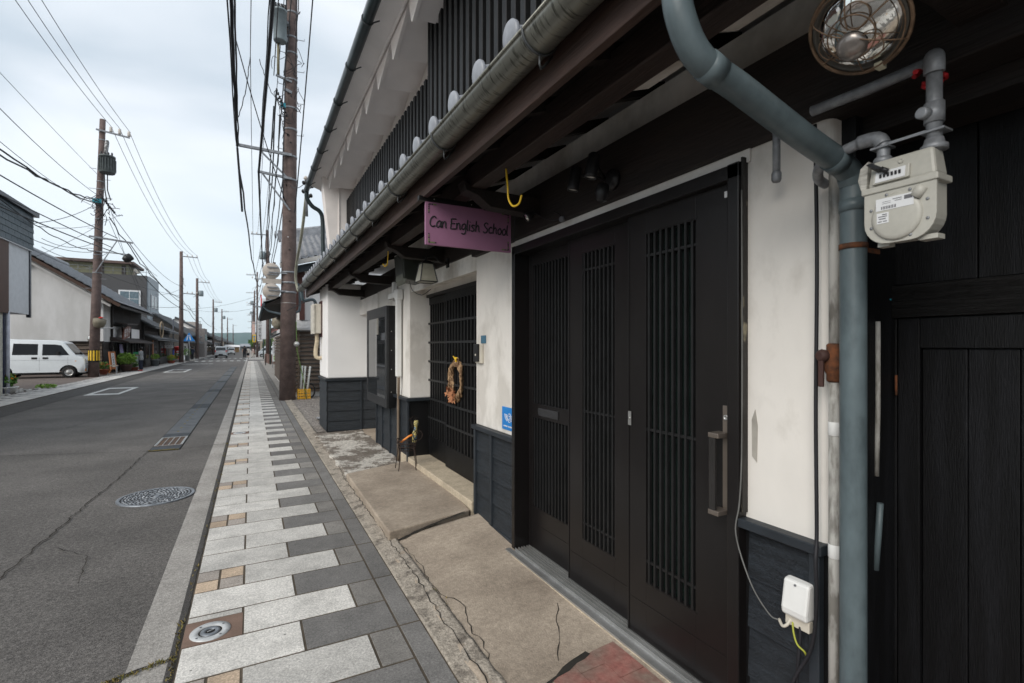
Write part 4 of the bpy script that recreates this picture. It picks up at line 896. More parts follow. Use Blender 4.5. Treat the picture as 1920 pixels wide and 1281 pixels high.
# gas service pipe with valve
t = thing('gas_riser', 'flaking white vertical gas pipe with rusty stopcock beside the drainpipe', 'pipe', (1.67, .915, 0))
b = MB(); b.tube([(1.665, .915, 2.08), (1.665, .915, 1.50)], .0165, 12); b.tube([(1.665, .915, 1.40), (1.665, .917, .0)], .0165, 12); b.build('pipe', GALVW, t)
b = MB(); b.lathe([(.018, -.065), (.023, -.06), (.023, -.04), (.028, -.03), (.030, .0), (.028, .03), (.023, .04), (.023, .055), (.018, .06)], (1.665, .915, 1.45), n=12); b.build('stopcock', RUST, t)
b = MB(); b.box(1.62, .927, 1.37, 1.632, .943, 1.475); b.lathe([(.018, 0), (.022, .022), (.014, .034)], (1.65, .93, 1.47), (-1, .25, 0), n=10); b.build('valve_lever', mat('rusty_lever', (.055, .025, .02), .7), t, bevel=.003)
for z in (1.235, .84):
    b = MB(); b.lathe([(.0172, -.022), (.0185, -.02), (.0185, .02), (.0172, .022)], (1.665, .915, z), n=12, cap=False); b.build('tape_band', WHITEP, t)
b = MB(); b.box(1.69, .905, .80, 1.70, .925, .88); b.build('clip', ALU, t)
b = MB(); b.tube([(1.88, .893, 1.585), (1.88, .893, 1.3), (1.88, .897, 1.06)], .0075, 10); tag(b.build('thin_pipe', GALVW), 'thin pale pipe on the black wall behind the drainpipe', 'pipe')
b = MB(); b.tube([(1.88, .886, .97), (1.88, .892, .86), (1.88, .900, .74)], .010, 10); tag(b.build('short_pipe', DPIPE), 'short blue grey pipe stub low behind the drainpipe', 'pipe')
# gas meter (faces the street)
t = thing('gas_meter', 'cream gas meter with round cover and counter hung from grey pipes', 'gas meter', (1.50, .65, 1.76))
xf = 1.45
def rounded(y0, y1, z0, z1, r, n=5, top=True):
    P = []
    for cy, cz, a0 in ((y1 - r, z0 + r, -90), (y1 - (r if top else .001), z1 - (r if top else .001), 0), (y0 + (r if top else .001), z1 - (r if top else .001), 90), (y0 + r, z0 + r, 180)):
        rr = r if (cz < (z0 + z1) / 2 or top) else .001
        for k in range(n + 1): a = R(a0 + 90 * k / n); P.append((cy + rr * math.cos(a), cz + rr * math.sin(a)))
    return P
b = MB(); b.prism([(xf + .012, p[0], p[1]) for p in rounded(.560, .722, 1.762, 1.90, .055, 6, False)], (.085, 0, 0)); mb_ = b.build('lower_case', METERC, t, bevel=.003)
b = MB(); b.prism([(xf, p[0], p[1]) for p in rounded(.553, .728, 1.755, 1.90, .06, 6, False)], (.012, 0, 0)); b.build('front_flange', METERC, t, bevel=.002)
b = MB(); c = (xf, .645, 1.822)
b.lathe([(.062, 0), (.062, .004), (.058, .010), (.050, .012), (0, .012)], c, (-1, 0, 0), n=36, cap=False); b.build('round_cover', METERC, t)
b = MB(); b.tube([(xf - .004, .60, 1.862), (xf - .004, .583, 1.885)], .014, 12); b.build('cover_spout', METERC, t)
b = MB(); b.box(xf - .006, .548, 1.895, xf + .10, .734, 1.912); b.build('case_flange', METERC, t, bevel=.003)
b = MB(); b.hexa([(xf + .008, .556, 1.912), (xf + .095, .556, 1.912), (xf + .095, .722, 1.912), (xf + .008, .722, 1.912), (xf + .02, .566, 1.985), (xf + .09, .566, 1.985), (xf + .09, .716, 1.985), (xf + .02, .716, 1.985)]); b.build('upper_case', METERC, t, bevel=.008)
b = MB(); b.hexa([(xf - .004, .615, 1.918), (xf + .02, .615, 1.918), (xf + .02, .706, 1.918), (xf - .004, .706, 1.918), (xf + .004, .615, 1.955), (xf + .025, .615, 1.955), (xf + .025, .706, 1.955), (xf + .004, .706, 1.955)]); cw = b.build('counter_housing', METERC, t, bevel=.003)
b = MB(); b.hexa([(xf - .0052, .624, 1.922), (xf, .624, 1.922), (xf, .698, 1.922), (xf - .0052, .698, 1.922), (xf + .0018, .624, 1.95), (xf + .004, .624, 1.95), (xf + .004, .698, 1.95), (xf + .0018, .698, 1.95)]); b.build('counter_window', STICK, cw)
b = MB()
for k in range(6): y = .634 + k * .0095; b.box(xf - .0058, y, 1.932, xf - .002, y + .005, 1.942)
b.build('digits', INK, cw)
b = MB(); b.lathe([(.007, 0), (.007, .003), (.004, .003), (.004, .001)], (xf + .017, .64, 1.968), (-1, 0, .15), n=14); b.build('cap_screw', METERC, t)
b = MB(); b.hexa([(xf - .022, .672, 1.955), (xf - .004, .672, 1.948), (xf - .004, .69, 1.948), (xf - .022, .69, 1.955), (xf - .02, .70, 1.975), (xf, .70, 1.97), (xf, .716, 1.97), (xf - .02, .716, 1.975)]); b.tube([(xf - .012, .68, 1.955), (xf - .006, .664, 1.945)], .007, 8); b.build('seal_plug', BLACKP, t)
b = MB(); b.box(xf - .0132, .600, 1.842, xf - .0122, .692, 1.874); lb = b.build('label', STICK, t)
b = MB()
for k in range(11): y = .634 + k * .0034; b.box(xf - .0138, y + .008, 1.8445, xf - .0133, y + .008 + (.0014 if k % 2 else .0024), 1.8525)
b.box(xf - .0138, .655, 1.859, xf - .0133, .676, 1.8600); b.box(xf - .0138, .655, 1.8635, xf - .0133, .676, 1.8645); b.box(xf - .0138, .603, 1.860, xf - .0133, .622, 1.870); b.box(xf - .0138, .628, 1.866, xf - .0133, .65, 1.868); b.box(xf - .0138, .628, 1.861, xf - .0133, .645, 1.8625)
b.build('barcode', GREYINK, lb)
b = MB(); b.box(xf - .0132, .66, 1.808, xf - .0122, .690, 1.836); lb = b.build('label', STICK, t)
b = MB()
for z, a, c2 in ((1.831, .664, .676), (1.826, .664, .686), (1.820, .667, .684), (1.813, .664, .674), (1.813, .677, .687)): b.box(xf - .0138, a, z - .0012, xf - .0133, c2, z + .0012)
b.build('print', GREYINK, lb)
for k in range(8):
    a = R(22 + 45 * k); b = MB(); b.lathe([(.0042, 0), (.0042, .002), (0, .0035)], (xf, .6405 + .074 * math.cos(a), 1.826 + .063 * math.sin(a)), (-1, 0, 0), n=8); b.build('bolt', GALV, t)
b = MB(); b.box(xf + .02, .556, 1.752, xf + .07, .60, 1.764); b.build('foot', METERC, t)
b = MB(); b.box(xf + .02, .67, 1.750, xf + .06, .70, 1.762); b.build('foot', METERC, t)
b = MB(); b.prism([(xf - .002, .722, 1.905), (xf - .006, .734, 1.91), (xf + .0, .745, 1.94), (xf + .01, .742, 1.975), (xf + .02, .725, 1.992)], (.05, 0, 0)); b.build('tin_guard', mat('scratched_tin', (.30, .29, .26), .45, var=.3, scale=30, stretch=(1, 1, 5)), t)
t.scale = (.72, .90, .97); t.location = (1.488, .652, 1.772)
# meter pipes
t = thing('meter_pipes', 'grey galvanised inlet and outlet pipes above the gas meter', 'pipe', (1.50, .65, 2.0))
b = MB(); b.tube([(1.50, .588, 1.985), (1.50, .588, 2.20)], .0165, 14); b.lathe([(.028, 0), (.028, .012), (.022, .016), (.019, .03)], (1.50, .588, 1.987), n=12); b.lathe([(.021, 0), (.021, .05)], (1.50, .588, 2.055), n=14); b.lathe([(.0145, 0), (.0145, .02), (.012, .023)], (1.484, .597, 2.078), (-1, .2, 0), n=14)
b.tube(smooth([(1.50, .588, 2.18), (1.50, .588, 2.205), (1.53, .60, 2.232), (1.65, .647, 2.29)], 5), .0215, 14); b.build('inlet_pipe', GALV, t)
b = MB(); b.tube(smooth([(1.50, .70, 1.985), (1.50, .70, 2.045), (1.502, .715, 2.066), (1.505, .75, 2.07), (1.51, .86, 2.05), (1.60, .93, 2.04), (1.66, .94, 2.03)], 5), .0150, 14); b.tube(smooth([(1.50, .70, 2.04), (1.502, .715, 2.064), (1.504, .76, 2.070)], 4), .019, 14); b.lathe([(.022, 0), (.022, .014), (.018, .02)], (1.50, .70, 1.988), n=12); b.build('outlet_pipe', GALV, t)
b = MB(); b.box(1.494, .575, 2.036, 1.497, .72, 2.043); b.box(1.478, .56, 2.03, 1.524, .61, 2.035); b.box(1.48, .68, 2.03, 1.52, .722, 2.035); b.build('clamp_strap', GALV, t)
b = MB(); b.tube([(1.62, 1.084, 2.30), (1.62, 1.084, 2.105)], .013, 10); b.lathe([(.0135, 0), (.016, -.005), (.016, -.028), (.012, -.036)], (1.62, 1.084, 2.11), n=12); tag(b.build('pipe_stub', GALV), 'short capped grey pipe stub hanging over the white wall near the door', 'pipe')
b = MB(); b.tube([(1.60, .95, 2.26), (1.615, .80, 2.262), (1.63, .64, 2.272)], .016, 10); tag(b.build('soffit_pipe', GALV), 'grey pipe running along under the eave behind the round lamp', 'pipe')
# caged floodlight
t = thing('caged_floodlight', 'round glass floodlight in a rusty wire cage under the eave', 'lamp', (1.30, .66, 2.3))
c = Vector((1.29, .650, 2.268)); ax = Vector((-.72, .02, -.72)).normalized()
b = MB(); b.lathe([(.03, -.09), (.045, -.075), (.075, -.03), (.096, .0), (.100, .006), (.100, .014), (.095, .014), (.09, .004)], c, ax, n=40, cap=False); b.build('housing', mat('lamp_housing', (.10, .095, .085), .4, metal=.6), t)
b = MB(); b.lathe([(.093, .004), (.09, .012), (.08, .022), (.06, .034), (.035, .042), (.0, .046)], c, ax, n=40, cap=False); b.build('glass_face', mat('wavy_silvered_glass', (.78, .77, .74), .07, metal=1, var=.12, bump=.35, bscale=11), t)
q = c + ax.cross(Vector((0, 0, 1))).normalized() * .02 + Vector((.0, -.01, -.03)); b = MB(); b.lathe([(.034, .026), (.03, .036), (.016, .044), (.0, .046)], q, ax, n=24, cap=False)
b.build('bulb', mat('frosted_bulb', (.30, .27, .25), .25, metal=.6, var=.2, scale=30), t)
u = ax.cross(Vector((0, 0, 1))).normalized(); v = ax.cross(u)
pt = lambda a, rr, h: c + (u * math.cos(a) + v * math.sin(a)) * rr + ax * h
b = MB()
for rr, h, th in ((.106, .012, .0045), (.098, .030, .0022), (.05, .055, .0018)): b.tube([pt(2 * math.pi * k / 40, rr, h) for k in range(41)], th, 6, cap=False)
for k in range(6):
    a = k * math.pi / 3 + .3; b.tube(smooth([pt(a, .106, .014), pt(a + .05, .09, .036), pt(a + .1, .05, .055), pt(a + .15, .02, .058)], 5), .0017, 5)
for k in range(3):
    a = k * 2.1; q = pt(a, .045, .05); b.tube([q + (u * math.cos(s) + v * math.sin(s)) * .03 for s in [2 * math.pi * j / 16 for j in range(17)]], .0015, 5, cap=False)
b.build('wire_cage', mat('brassy_rust', (.17, .11, .07), .55, var=.4, scale=40, metal=.4), t)
b = MB(); q = pt(R(95), .106, .012); b.hexa([q + Vector(p) for p in ((-.012, -.008, -.006), (.012, -.008, -.006), (.012, .008, -.006), (-.012, .008, -.006), (-.012, -.008, .006), (.012, -.008, .006), (.012, .008, .006), (-.012, .008, .006))]); b.build('tape_tag', TAPE, t)
b = MB(); b.tube([c - ax * .08, c - ax * .14, (1.42, .66, 2.44)], .010, 8); b.build('bracket', BLACKP, t)
b = MB(); r = random.Random(9)
for i in range(5):
    q = Vector((1.50 + r.uniform(-.01, .03), .617 + r.uniform(-.012, .02), 2.19 + r.uniform(-.03, .03))); b.tube(smooth([q, q + Vector((r.uniform(-.03, .03), r.uniform(-.03, .03), r.uniform(-.03, .03))), q + Vector((r.uniform(-.03, .03), r.uniform(-.03, .03), r.uniform(-.04, .02)))], 4), .006, 6)
tag(b.build('red_strap', mat('red_cloth', (.35, .008, .012), .7, var=.3, scale=40)), 'knotted red strap between the floodlight and the meter pipe', 'strap')
# wall box on the far wing
t = thing('wall_box', 'tall beige utility box with a pipe below on the corner of the far white wing', 'utility box', (1.05, 9.6, 1.3))
b = MB(); b.box(1.02, 9.58, 1.74, 1.135, 9.90, 2.28); b.build('case', CREAMP, t, bevel=.008)
b = MB(); b.box(.985, 9.56, 1.73, 1.019, 9.92, 2.27); b.build('lid', mat('pale_beige', (.6, .57, .50), .5), t, bevel=.006)
b = MB(); b.box(1.135, 9.55, 1.68, 1.15, 9.95, 2.34); b.build('back_board', mat('maroon_board', (.05, .015, .015), .7), t)
b = MB(); b.tube(smooth([(1.07, 9.7, 1.74), (1.07, 9.7, 1.60), (1.05, 9.7, 1.45), (1.05, 9.7, 1.33), (1.09, 9.7, 1.29), (1.16, 9.7, 1.29)], 5), .035, 12); b.build('pipe', mat('cream_hose', (.5, .42, .30), .6), t)
cable([(1.07, 9.7, 2.28), (1.02, 9.9, 2.36), (.95, 10.8, 2.40), (.9, 12.5, 2.42), (.88, 15.0, 2.5)], .008, 'black cable sagging from the beige utility box to the big pole')

# ------------------------------------------------------------------ poles and wires
def band(b, c, r, z, h=.05): b.lathe([(r, -h / 2), (r + .012, -h / 2), (r + .012, h / 2), (r, h / 2)], (c[0], c[1], z), n=16, cap=False)
def lerp(a, b, t): return Vector(a) + (Vector(b) - Vector(a)) * t
def insulator(b, p, s=1): b.lathe([(.02 * s, 0), (.05 * s, .02 * s), (.03 * s, .05 * s), (.05 * s, .08 * s), (.03 * s, .11 * s), (.045 * s, .14 * s), (0, .17 * s)], p, n=10)
# big pole on the right pavement edge
PB, PT = Vector((.90, 15.2, 0)), Vector((1.04, 15.2, 13.5)); at = lambda z: lerp(PB, PT, z / 13.5); rad = lambda z: .215 - .0062 * z
t = thing('utility_pole', 'large brown concrete utility pole at the pavement edge with yellow crate at its foot', 'utility pole', PB)
b = MB(); b.tube([at(z) for z in (-.3, 3, 6, 9, 13.5)], [rad(z) for z in (0, 3, 6, 9, 13.5)], 28); b.build('pole', POLEM, t)
for z in (3.29, 3.05 + .53, 3.02, 6.18, 6.84, 7.6, 8.2, 9.0, 9.75, 10.2, 10.9): b = MB(); band(b, at(z), rad(z), z); b.build('steel_band', GALV, t)
b = MB(); band(b, at(2.72), rad(2.7) - .009, 2.72, .012); b.build('wire_tie', ALU, t)
for z in (5.0, 4.2, 7.2, 8.5, 9.4): b = MB(); q = at(z) + Vector((0, -rad(z), 0)); b.lathe([(.02, 0), (.02, .02), (0, .03)], q, (0, -1, 0), n=10); b.build('bolt_cap', BLACKP, t)
b = MB(); q = at(4.55) + Vector((-.04, -rad(4.5), 0)); b.lathe([(.014, 0), (.014, .008), (0, .01)], q, (0, -1, 0), n=10); b.build('white_stud', STICK, t)
for i, z in enumerate((7.0, 7.45, 7.9, 8.35, 8.8, 9.25, 9.7, 10.15, 10.6)):
    b = MB(); q = at(z); sgn = 1 if i % 2 else -1; b.tube([q + Vector((sgn * .1, -.1, 0)), q + Vector((sgn * .33, -.14, 0)), q + Vector((sgn * .33, -.14, .05))], .009, 5); b.build('step_bolt', GALV, t)
b = MB(); b.bar((-.36, 15.0, 6.88), (1.0, 15.0, 6.84), .07, .07); b.build('crossarm', GALV, t)
b = MB(); b.bar((.86, 15.0, 6.22), (.18, 15.0, 6.86), .04, .04); b.build('arm_brace', GALV, t)
b = MB(); b.bar((.15, 15.0, 6.25), (1.0, 15.0, 6.18), .06, .06); b.build('crossarm', GALV, t)
b = MB(); b.bar((.95, 15.0, 5.3), (.28, 15.0, 6.2), .04, .04); b.build('arm_brace', GALV, t)
b = MB(); b.bar((.60, 15.0, 8.98), (1.0, 15.05, 8.9), .05, .05); b.build('crossarm', GALV, t)
b = MB(); b.bar((.80, 15.0, 8.64), (1.0, 15.05, 8.6), .07, .07); b.build('crossarm', GALV, t)
b = MB(); b.bar((.45, 15.0, 11.75), (1.2, 15.0, 11.72), .08, .08); b.build('crossarm', GALV, t)
b = MB(); c = Vector((.70, 14.9, 9.86)); b.lathe([(.155, 0), (.17, .03), (.17, .8), (.178, .8), (.178, .86), (.1, .9), (0, .9)], c, n=28); tr = b.build('transformer', TRANS, t)
b = MB()
for k in range(4): insulator(b, c + Vector((-.12 + .08 * k, -.05, .88)), .9)
b.build('bushing', BLACKP, tr)
for h_, z_ in ((.2, 10.05), (.65, 10.5)): b = MB(); b.bar(c + Vector((.1, .1, h_)), at(z_), .08, .12); b.build('transformer_bracket', GALV, t)
r = random.Random(11)
b = MB()
for k in range(16):
    z = r.uniform(7.6, 10.9); q = at(z) + Vector((r.choice((-1, 1)) * rad(z), -.12, 0)); P = [q]
    for j in range(4): P.append(P[-1] + Vector((r.uniform(-.16, .12), r.uniform(-.08, .04), r.uniform(-.35, .12))))
    b.tube(smooth(P, 4), .008, 5)
for k in range(8):
    x = .62 + .035 * k; z = 8.55 - .09 * k; b.tube(smooth([(x, 14.95, z), (x - .07, 14.92, z - .12), (x + .02, 14.9, z - .25), (x + .12, 14.98, z - .2)], 4), .010, 5); b.lathe([(.02, 0), (.028, .03), (.02, .08)], (x, 14.93, z - .06), n=8)
b.tube(smooth([(.86, 14.98, 11.6), (.86, 14.99, 9.8), (.83, 14.98, 9.1), (.82, 14.97, 8.3), (.80, 14.98, 7.4), (.77, 14.98, 6.4), (.78, 14.97, 5.6)], 5), .016, 6)
b.build('cable_tangle', WIREB, t)
b = MB(); b.box(.72, 14.93, 8.10, .84, 14.975, 8.22); b.build('teal_tape', TGREEN, t)
b = MB(); b.tube([(.66, 15.0, 9.86), (.66, 15.0, 9.0)], .035, 8); b.build('lead_conduit', mat('ochre_conduit', (.18, .16, .10), .7), t)
# road signs seen from the back, clamped to the pole
t = thing('road_sign_assembly', 'road signs seen from behind, two discs and a plate clamped to the big pole', 'road sign', (.50, 15.2, 3.0))
b = MB(); b.tube([(.565, 15.1, 2.85), (.565, 15.1, 3.83)], .035, 10); b.build('sign_post', mat('dark_brown_steel', (.04, .022, .018), .6), t)
SB = mat('sign_back', (.46, .41, .36), .6, var=.1, scale=9)
for z in (3.58, 3.02):
    b = MB(); b.lathe([(0, 0), (.215, 0), (.222, .012), (.215, .018)], (.49, 15.04, z), (0, 1, 0), n=36, cap=False); b.build('sign_disc', SB, t)
b = MB(); b.box(.27, 15.045, 3.235, .74, 15.06, 3.37); b.build('sign_plate', SB, t)
for z in (3.54, 3.05):
    b = MB(); b.bar((.42, 15.02, z), (.95, 15.03, z - .01), .03, .03); b.build('clamp_arm', GALV, t)
for z in (3.68, 3.48, 3.13, 2.90): b = MB(); b.bar((.38, 15.015, z), (.66, 15.015, z), .02, .03); b.build('clamp_bar', GALV, t)
def rpole(x, y, H_, label, grp='brown concrete utility poles further down the street', arms=1, tr=0, cat='utility pole', side=-1, top=None, base=.17):
    P0 = Vector((x, y, -.1)); P1 = Vector((x + (top or 0), y, H_)); aa = lambda z: lerp(P0, P1, z / H_)
    t = thing('utility_pole', label, cat, P0, group=grp)
    b = MB(); b.tube([aa(z) for z in (0, H_ * .5, H_)], [base, base * .85, base * .65], 14); b.build('pole', POLEM, t)
    for k in range(arms):
        z = H_ - .45 - k * (H_ * .33); q = aa(z); b = MB(); L1 = 1.35 if k == 0 else 1.1
        b.bar(q - Vector((side * -.05, .12, 0)), q + Vector((side * -L1 * -1, -.12, -.05)), .08, .08)
        ar = b.build('crossarm', GALV, t); b = MB()
        for j in range(3): insulator(b, q + Vector((side * (.5 + .38 * j), -.12, .0)), 1.1)
        b.build('insulators', CERAM, ar)
    b = MB(); rr = random.Random(int(y))
    for k in range(7):
        z = H_ * rr.uniform(.45, .85); q = aa(z) + Vector((rr.uniform(-.1, .1), -.15, 0)); P = [q]
        for j in range(3): P.append(P[-1] + Vector((rr.uniform(-.2, .3) * side, -.05, rr.uniform(-.35, .05))))
        b.tube(smooth(P, 3), .018, 4)
    b.build('cable_loops', WIREB, t)
    if tr:
        q = aa(H_ * .78) + Vector((side * .42, -.1, 0)); b = MB(); b.lathe([(.24, 0), (.27, .04), (.27, .62), (.2, .7), (0, .7)], q, n=16); b.build('transformer', TRANS, t)
    return t, aa
# left pole with transformer
t = thing('utility_pole', 'tall brown utility pole across the road with transformer and yellow black band', 'utility pole', (-6.99, 31.6, 0))
L0, L1 = Vector((-6.99, 31.6, -.1)), Vector((-6.62, 31.6, 12.95)); la = lambda z: lerp(L0, L1, (z + .1) / 13.05); lr = lambda z: .225 - .008 * z
b = MB(); b.tube([la(z) for z in (-.1, 4, 8, 12.95)], [lr(z) for z in (0, 4, 8, 12.95)], 22); b.build('pole', POLEM, t)
b = MB(); b.bar(la(12.3) + Vector((-.2, -.2, .05)), la(12.3) + Vector((1.15, -.2, -.12)), .07, .07); b.build('crossarm', GALV, t)
tops = []
for x in (-6.25, -5.9, -5.52):
    b = MB(); z = 12.32 - (x + 6.25) * .12; insulator(b, (x, 31.4, z), 1.7); b.build('insulator', CERAM, t); tops.append(Vector((x, 31.4, z + .3)))
b = MB(); b.lathe([(.30, 0), (.33, .05), (.33, .78), (.34, .78), (.34, .86), (.2, .9), (0, .9)], (-6.36, 31.2, 10.15), n=28)
for k in range(20): a = 2 * math.pi * k / 20; b.box(-6.36 + .35 * math.cos(a) - .012, 31.2 + .35 * math.sin(a) - .012, 10.25, -6.36 + .35 * math.cos(a) + .012, 31.2 + .35 * math.sin(a) + .012, 10.85)
tr = b.build('transformer', mat('dark_transformer', (.085, .10, .10), .5, var=.2), t)
b = MB()
for k in range(4): insulator(b, (-6.55 + .14 * k, 31.0, 11.0), 1.0)
b.build('bushing', BLACKP, tr)
b = MB(); b.tube([(-6.45, 31.1, 10.1), (-6.43, 31.1, 9.3), (-6.35, 31.1, 8.7)], .025, 6); b.tube([(-6.33, 31.1, 10.1), (-6.33, 31.1, 9.3), (-6.2, 31.1, 8.8)], .025, 6)
r = random.Random(12)
for k in range(18):
    z = r.uniform(8.0, 9.2); q = Vector((r.uniform(-6.8, -6.1), 31.2, z)); P = [q]
    for j in range(3): P.append(P[-1] + Vector((r.uniform(-.25, .25), r.uniform(-.1, .1), r.uniform(-.4, .1))))
    b.tube(smooth(P, 3), .016, 5)
for k in range(9): b.lathe([(.03, 0), (.055, .04), (.03, .12)], (-6.55 + .06 * k, 31.15, 8.85 - .085 * k), n=7)
b.build('cable_tangle', WIREB, t)
b = MB(); b.box(-6.95, 31.2, 8.65, -6.6, 31.35, 8.85); b.build('teal_tape', TGREEN, t)
b = MB(); q = la(11.5); b.lathe([(.06, 0), (.09, .2), (.09, .9), (.05, 1.0)], q + Vector((.16, -.15, -.6)), (.1, 0, 1), n=10); b.build('cutout_switch', mat('mottled_grey', (.12, .12, .12), .6, col2=(.4, .4, .4), scale=9, lo=.48, hi=.52), t)
for z in (12.3, 11.9, 9.8, 9.4, 7.9, 6.9, 6.1, 5.2): b = MB(); band(b, la(z), lr(z), z, .05); b.build('steel_band', GALV, t)
for i, z in enumerate([4.4 + .5 * k for k in range(14)]):
    b = MB(); q = la(z); s = 1 if i % 2 else -1; b.tube([q + Vector((s * .15, -.1, 0)), q + Vector((s * .42, -.12, 0))], .012, 5); b.build('step_bolt', GALV, t)
b = MB(); b.bar((-7.1, 31.35, 6.98), (-5.35, 31.35, 6.80), .08, .08); b.build('crossarm', GALV, t)
b = MB(); b.bar((-6.85, 31.35, 5.2), (-6.0, 31.35, 6.85), .04, .04); b.build('arm_brace', GALV, t)
b = MB(); b.bar((-7.05, 31.35, 6.25), (-5.6, 31.35, 6.2), .05, .05); b.build('crossarm', GALV, t)
b = MB(); b.lathe([(.12, -.22), (.19, -.1), (.19, .18), (.1, .22)], (-5.55, 31.3, 6.0), (.5, 0, .4), n=14); b.build('splice_closure', BLACKP, t)
b = MB(); b.lathe([(.232, 0), (.232, .62)], la(.72), n=24, cap=False); bd = b.build('warning_band', BLACKP, t)
b = MB()
for k in range(12):
    a0 = 2 * math.pi * k / 12; pts = []
    for a in (a0, a0 + .15, a0 + .3): pts.append((la(.9).x + .236 * math.cos(a), 31.6 + .236 * math.sin(a)))
    for p, q in zip(pts[:-1], pts[1:]): b.quad((p[0], p[1], .80), (q[0], q[1], .80), (q[0], q[1], 1.30), (p[0], p[1], 1.30))
b.build('yellow_stripe', YEL, bd)
b = MB(); q = la(2.75); b.lathe([(.0, -.3), (.2, -.22), (.27, 0), (.27, .16), (.0, .22)], q + Vector((.22, -.3, -.05)), (.2, -.3, 1), n=18); b.build('siren_housing', mat('khaki_cap', (.17, .15, .11), .7), t)
b = MB(); b.lathe([(.08, 0), (.10, .04), (0, .08)], q + Vector((.30, -.35, .16)), n=12); b.build('red_lamp', REDP, t)
_, p2 = rpole(-5.82, 55.5, 10.45, 'brown utility pole beside the red postbox', tr=0, side=1, arms=2, base=.2)
_, p3 = rpole(-5.95, 72.5, 10.0, 'brown utility pole just left of the silver van', side=1, tr=1, arms=1, base=.2)
_, p4 = rpole(-5.9, 101, 9.8, 'third brown utility pole beyond the transformer pole on the left kerb', side=1, tr=1)
_, p5 = rpole(-5.8, 128, 9.9, 'fourth brown utility pole beyond the transformer pole on the left kerb', side=1, tr=1)
_, p6 = rpole(-5.9, 160, 9.7, 'farthest but one brown utility pole on the left kerb', side=1)
_, p7 = rpole(-5.8, 205, 9.6, 'farthest brown utility pole on the left kerb', side=1)
_, q2 = rpole(1.42, 51.0, 12.3, 'brown utility pole behind the white lit sign on the right', side=-1, tr=1, arms=2, base=.2, top=-.1)
_, q3 = rpole(.75, 78, 12.0, 'slim utility pole next to the white banner sign on the right', side=-1, arms=2, base=.15)
_, q4 = rpole(.55, 104, 12.0, 'second slim utility pole behind the white banner sign', side=-1, arms=2, tr=1)
_, q5 = rpole(.4, 135, 12.0, 'third slim utility pole behind the white banner sign', side=-1, arms=2, tr=1)
_, q6 = rpole(.2, 180, 12.0, 'farthest slim utility pole on the right', side=-1, arms=2)
def wire(a, c, sag, r, label, n=14, grp=None, wob=0, name='overhead_wire', m=WIREB):
    a = Vector(a); c = Vector(c); b = MB(); P = []; rr = random.Random(int(abs(a.x * 7 + a.z * 13 + c.y)))
    for i in range(n + 1):
        t = i / n; p = a.lerp(c, t); p.z -= sag * 4 * t * (1 - t)
        if wob and 0 < i < n: p += Vector((rr.uniform(-wob, wob), 0, rr.uniform(-wob, wob)))
        P.append(p)
    b.tube(P, r, 5, cap=False); o = b.build(name, m); tag(o, label, 'wire', grp); return o
GLT = 'power lines along the tops of the left poles'; GLC = 'telephone cables along the left poles'; GR = 'cables running above the right pavement'
for i, (q, nm) in enumerate(zip(tops, ('innermost', 'middle', 'outermost'))):
    wire((q.x, 2, 12.95), q, .9, .011, f'{nm} of the three power lines coming over the road to the transformer pole', 20, GLT)
    e2 = p2(10.0) + Vector((.5 + .38 * i, -.12, .15)); wire(q, e2, 1.0, .012, f'{nm} of the three power lines between the transformer pole and the next pole', 20, GLT)
    e3 = p3(9.6) + Vector((.5 + .38 * i, -.12, .15)); wire(e2, e3, .5, .012, f'{nm} of the three power lines beyond the postbox pole', 10, GLT)
    e4 = p4(9.4) + Vector((.5 + .38 * i, -.12, .15)); wire(e3, e4, .6, .012, f'{nm} of the three far power lines beyond the silver van', 10, GLT)
wire((-6.3, 12, 7.1), (-6.7, 31.4, 8.75), .55, .028, 'thick twisted cable reaching the tangle on the transformer pole from upper left', 22, GLC, .05)
wire((-6.3, 14, 6.7), (-6.8, 31.4, 8.6), .25, .028, 'second thick twisted cable reaching the tangle on the transformer pole', 22, GLC, .05)
wire((-6.3, 8, 6.1), (-6.0, 31.4, 7.0), .25, .02, 'telephone cable crossing to the long crossarm on the transformer pole', 20, GLC)
wire((-6.3, 8, 5.0), (-5.6, 31.3, 6.1), .2, .02, 'telephone cable ending at the black splice on the transformer pole', 20, GLC)
wire((-6.6, 20, 5.9), (-6.7, 31.4, 6.25), .35, .018, 'thin wavy service wire low on the left of the transformer pole', 24, GLC, .03)
wire((-6.5, 22, 5.1), (-7.0, 31.4, 6.2), .15, .012, 'service wire from the shingled house to the transformer pole', 12, GLC)
wire((-6.5, 22, 5.6), (-6.75, 31.4, 8.7), .2, .012, 'steep service wire from the shingled house up to the transformer pole', 12, GLC)
wire((-6.3, 4, 9.4), (-6.6, 31.4, 9.9), .2, .008, 'thin guy wire high above the shingled house', 12, GLC)
wire((-6.3, 31.3, 8.0), p2(6.1), .8, .026, 'twisted cable sagging from the transformer pole to the next pole', 24, GLC, .05)
wire((-5.5, 31.35, 6.8), p2(5.4) + Vector((.6, 0, 0)), .6, .02, 'telephone cable from the long crossarm to the next pole', 16, GLC)
wire((-5.55, 31.3, 6.0), p2(4.9) + Vector((.6, 0, 0)), .5, .022, 'telephone cable leaving the black splice towards the next pole', 16, GLC)
wire((-6.3, 31.3, 8.6), (-7.2, 48, 4.2), .5, .010, 'thin service wire dropping from the transformer pole to the dark shops', 12, GLC)
wire(p2(5.4) + Vector((.6, 0, 0)), p3(5.2) + Vector((.4, 0, 0)), .4, .022, 'telephone cable beyond the postbox pole, upper one', 10, GLC)
wire(p2(4.9) + Vector((.6, 0, 0)), p3(4.7) + Vector((.4, 0, 0)), .4, .022, 'telephone cable beyond the postbox pole, lower one', 10, GLC)
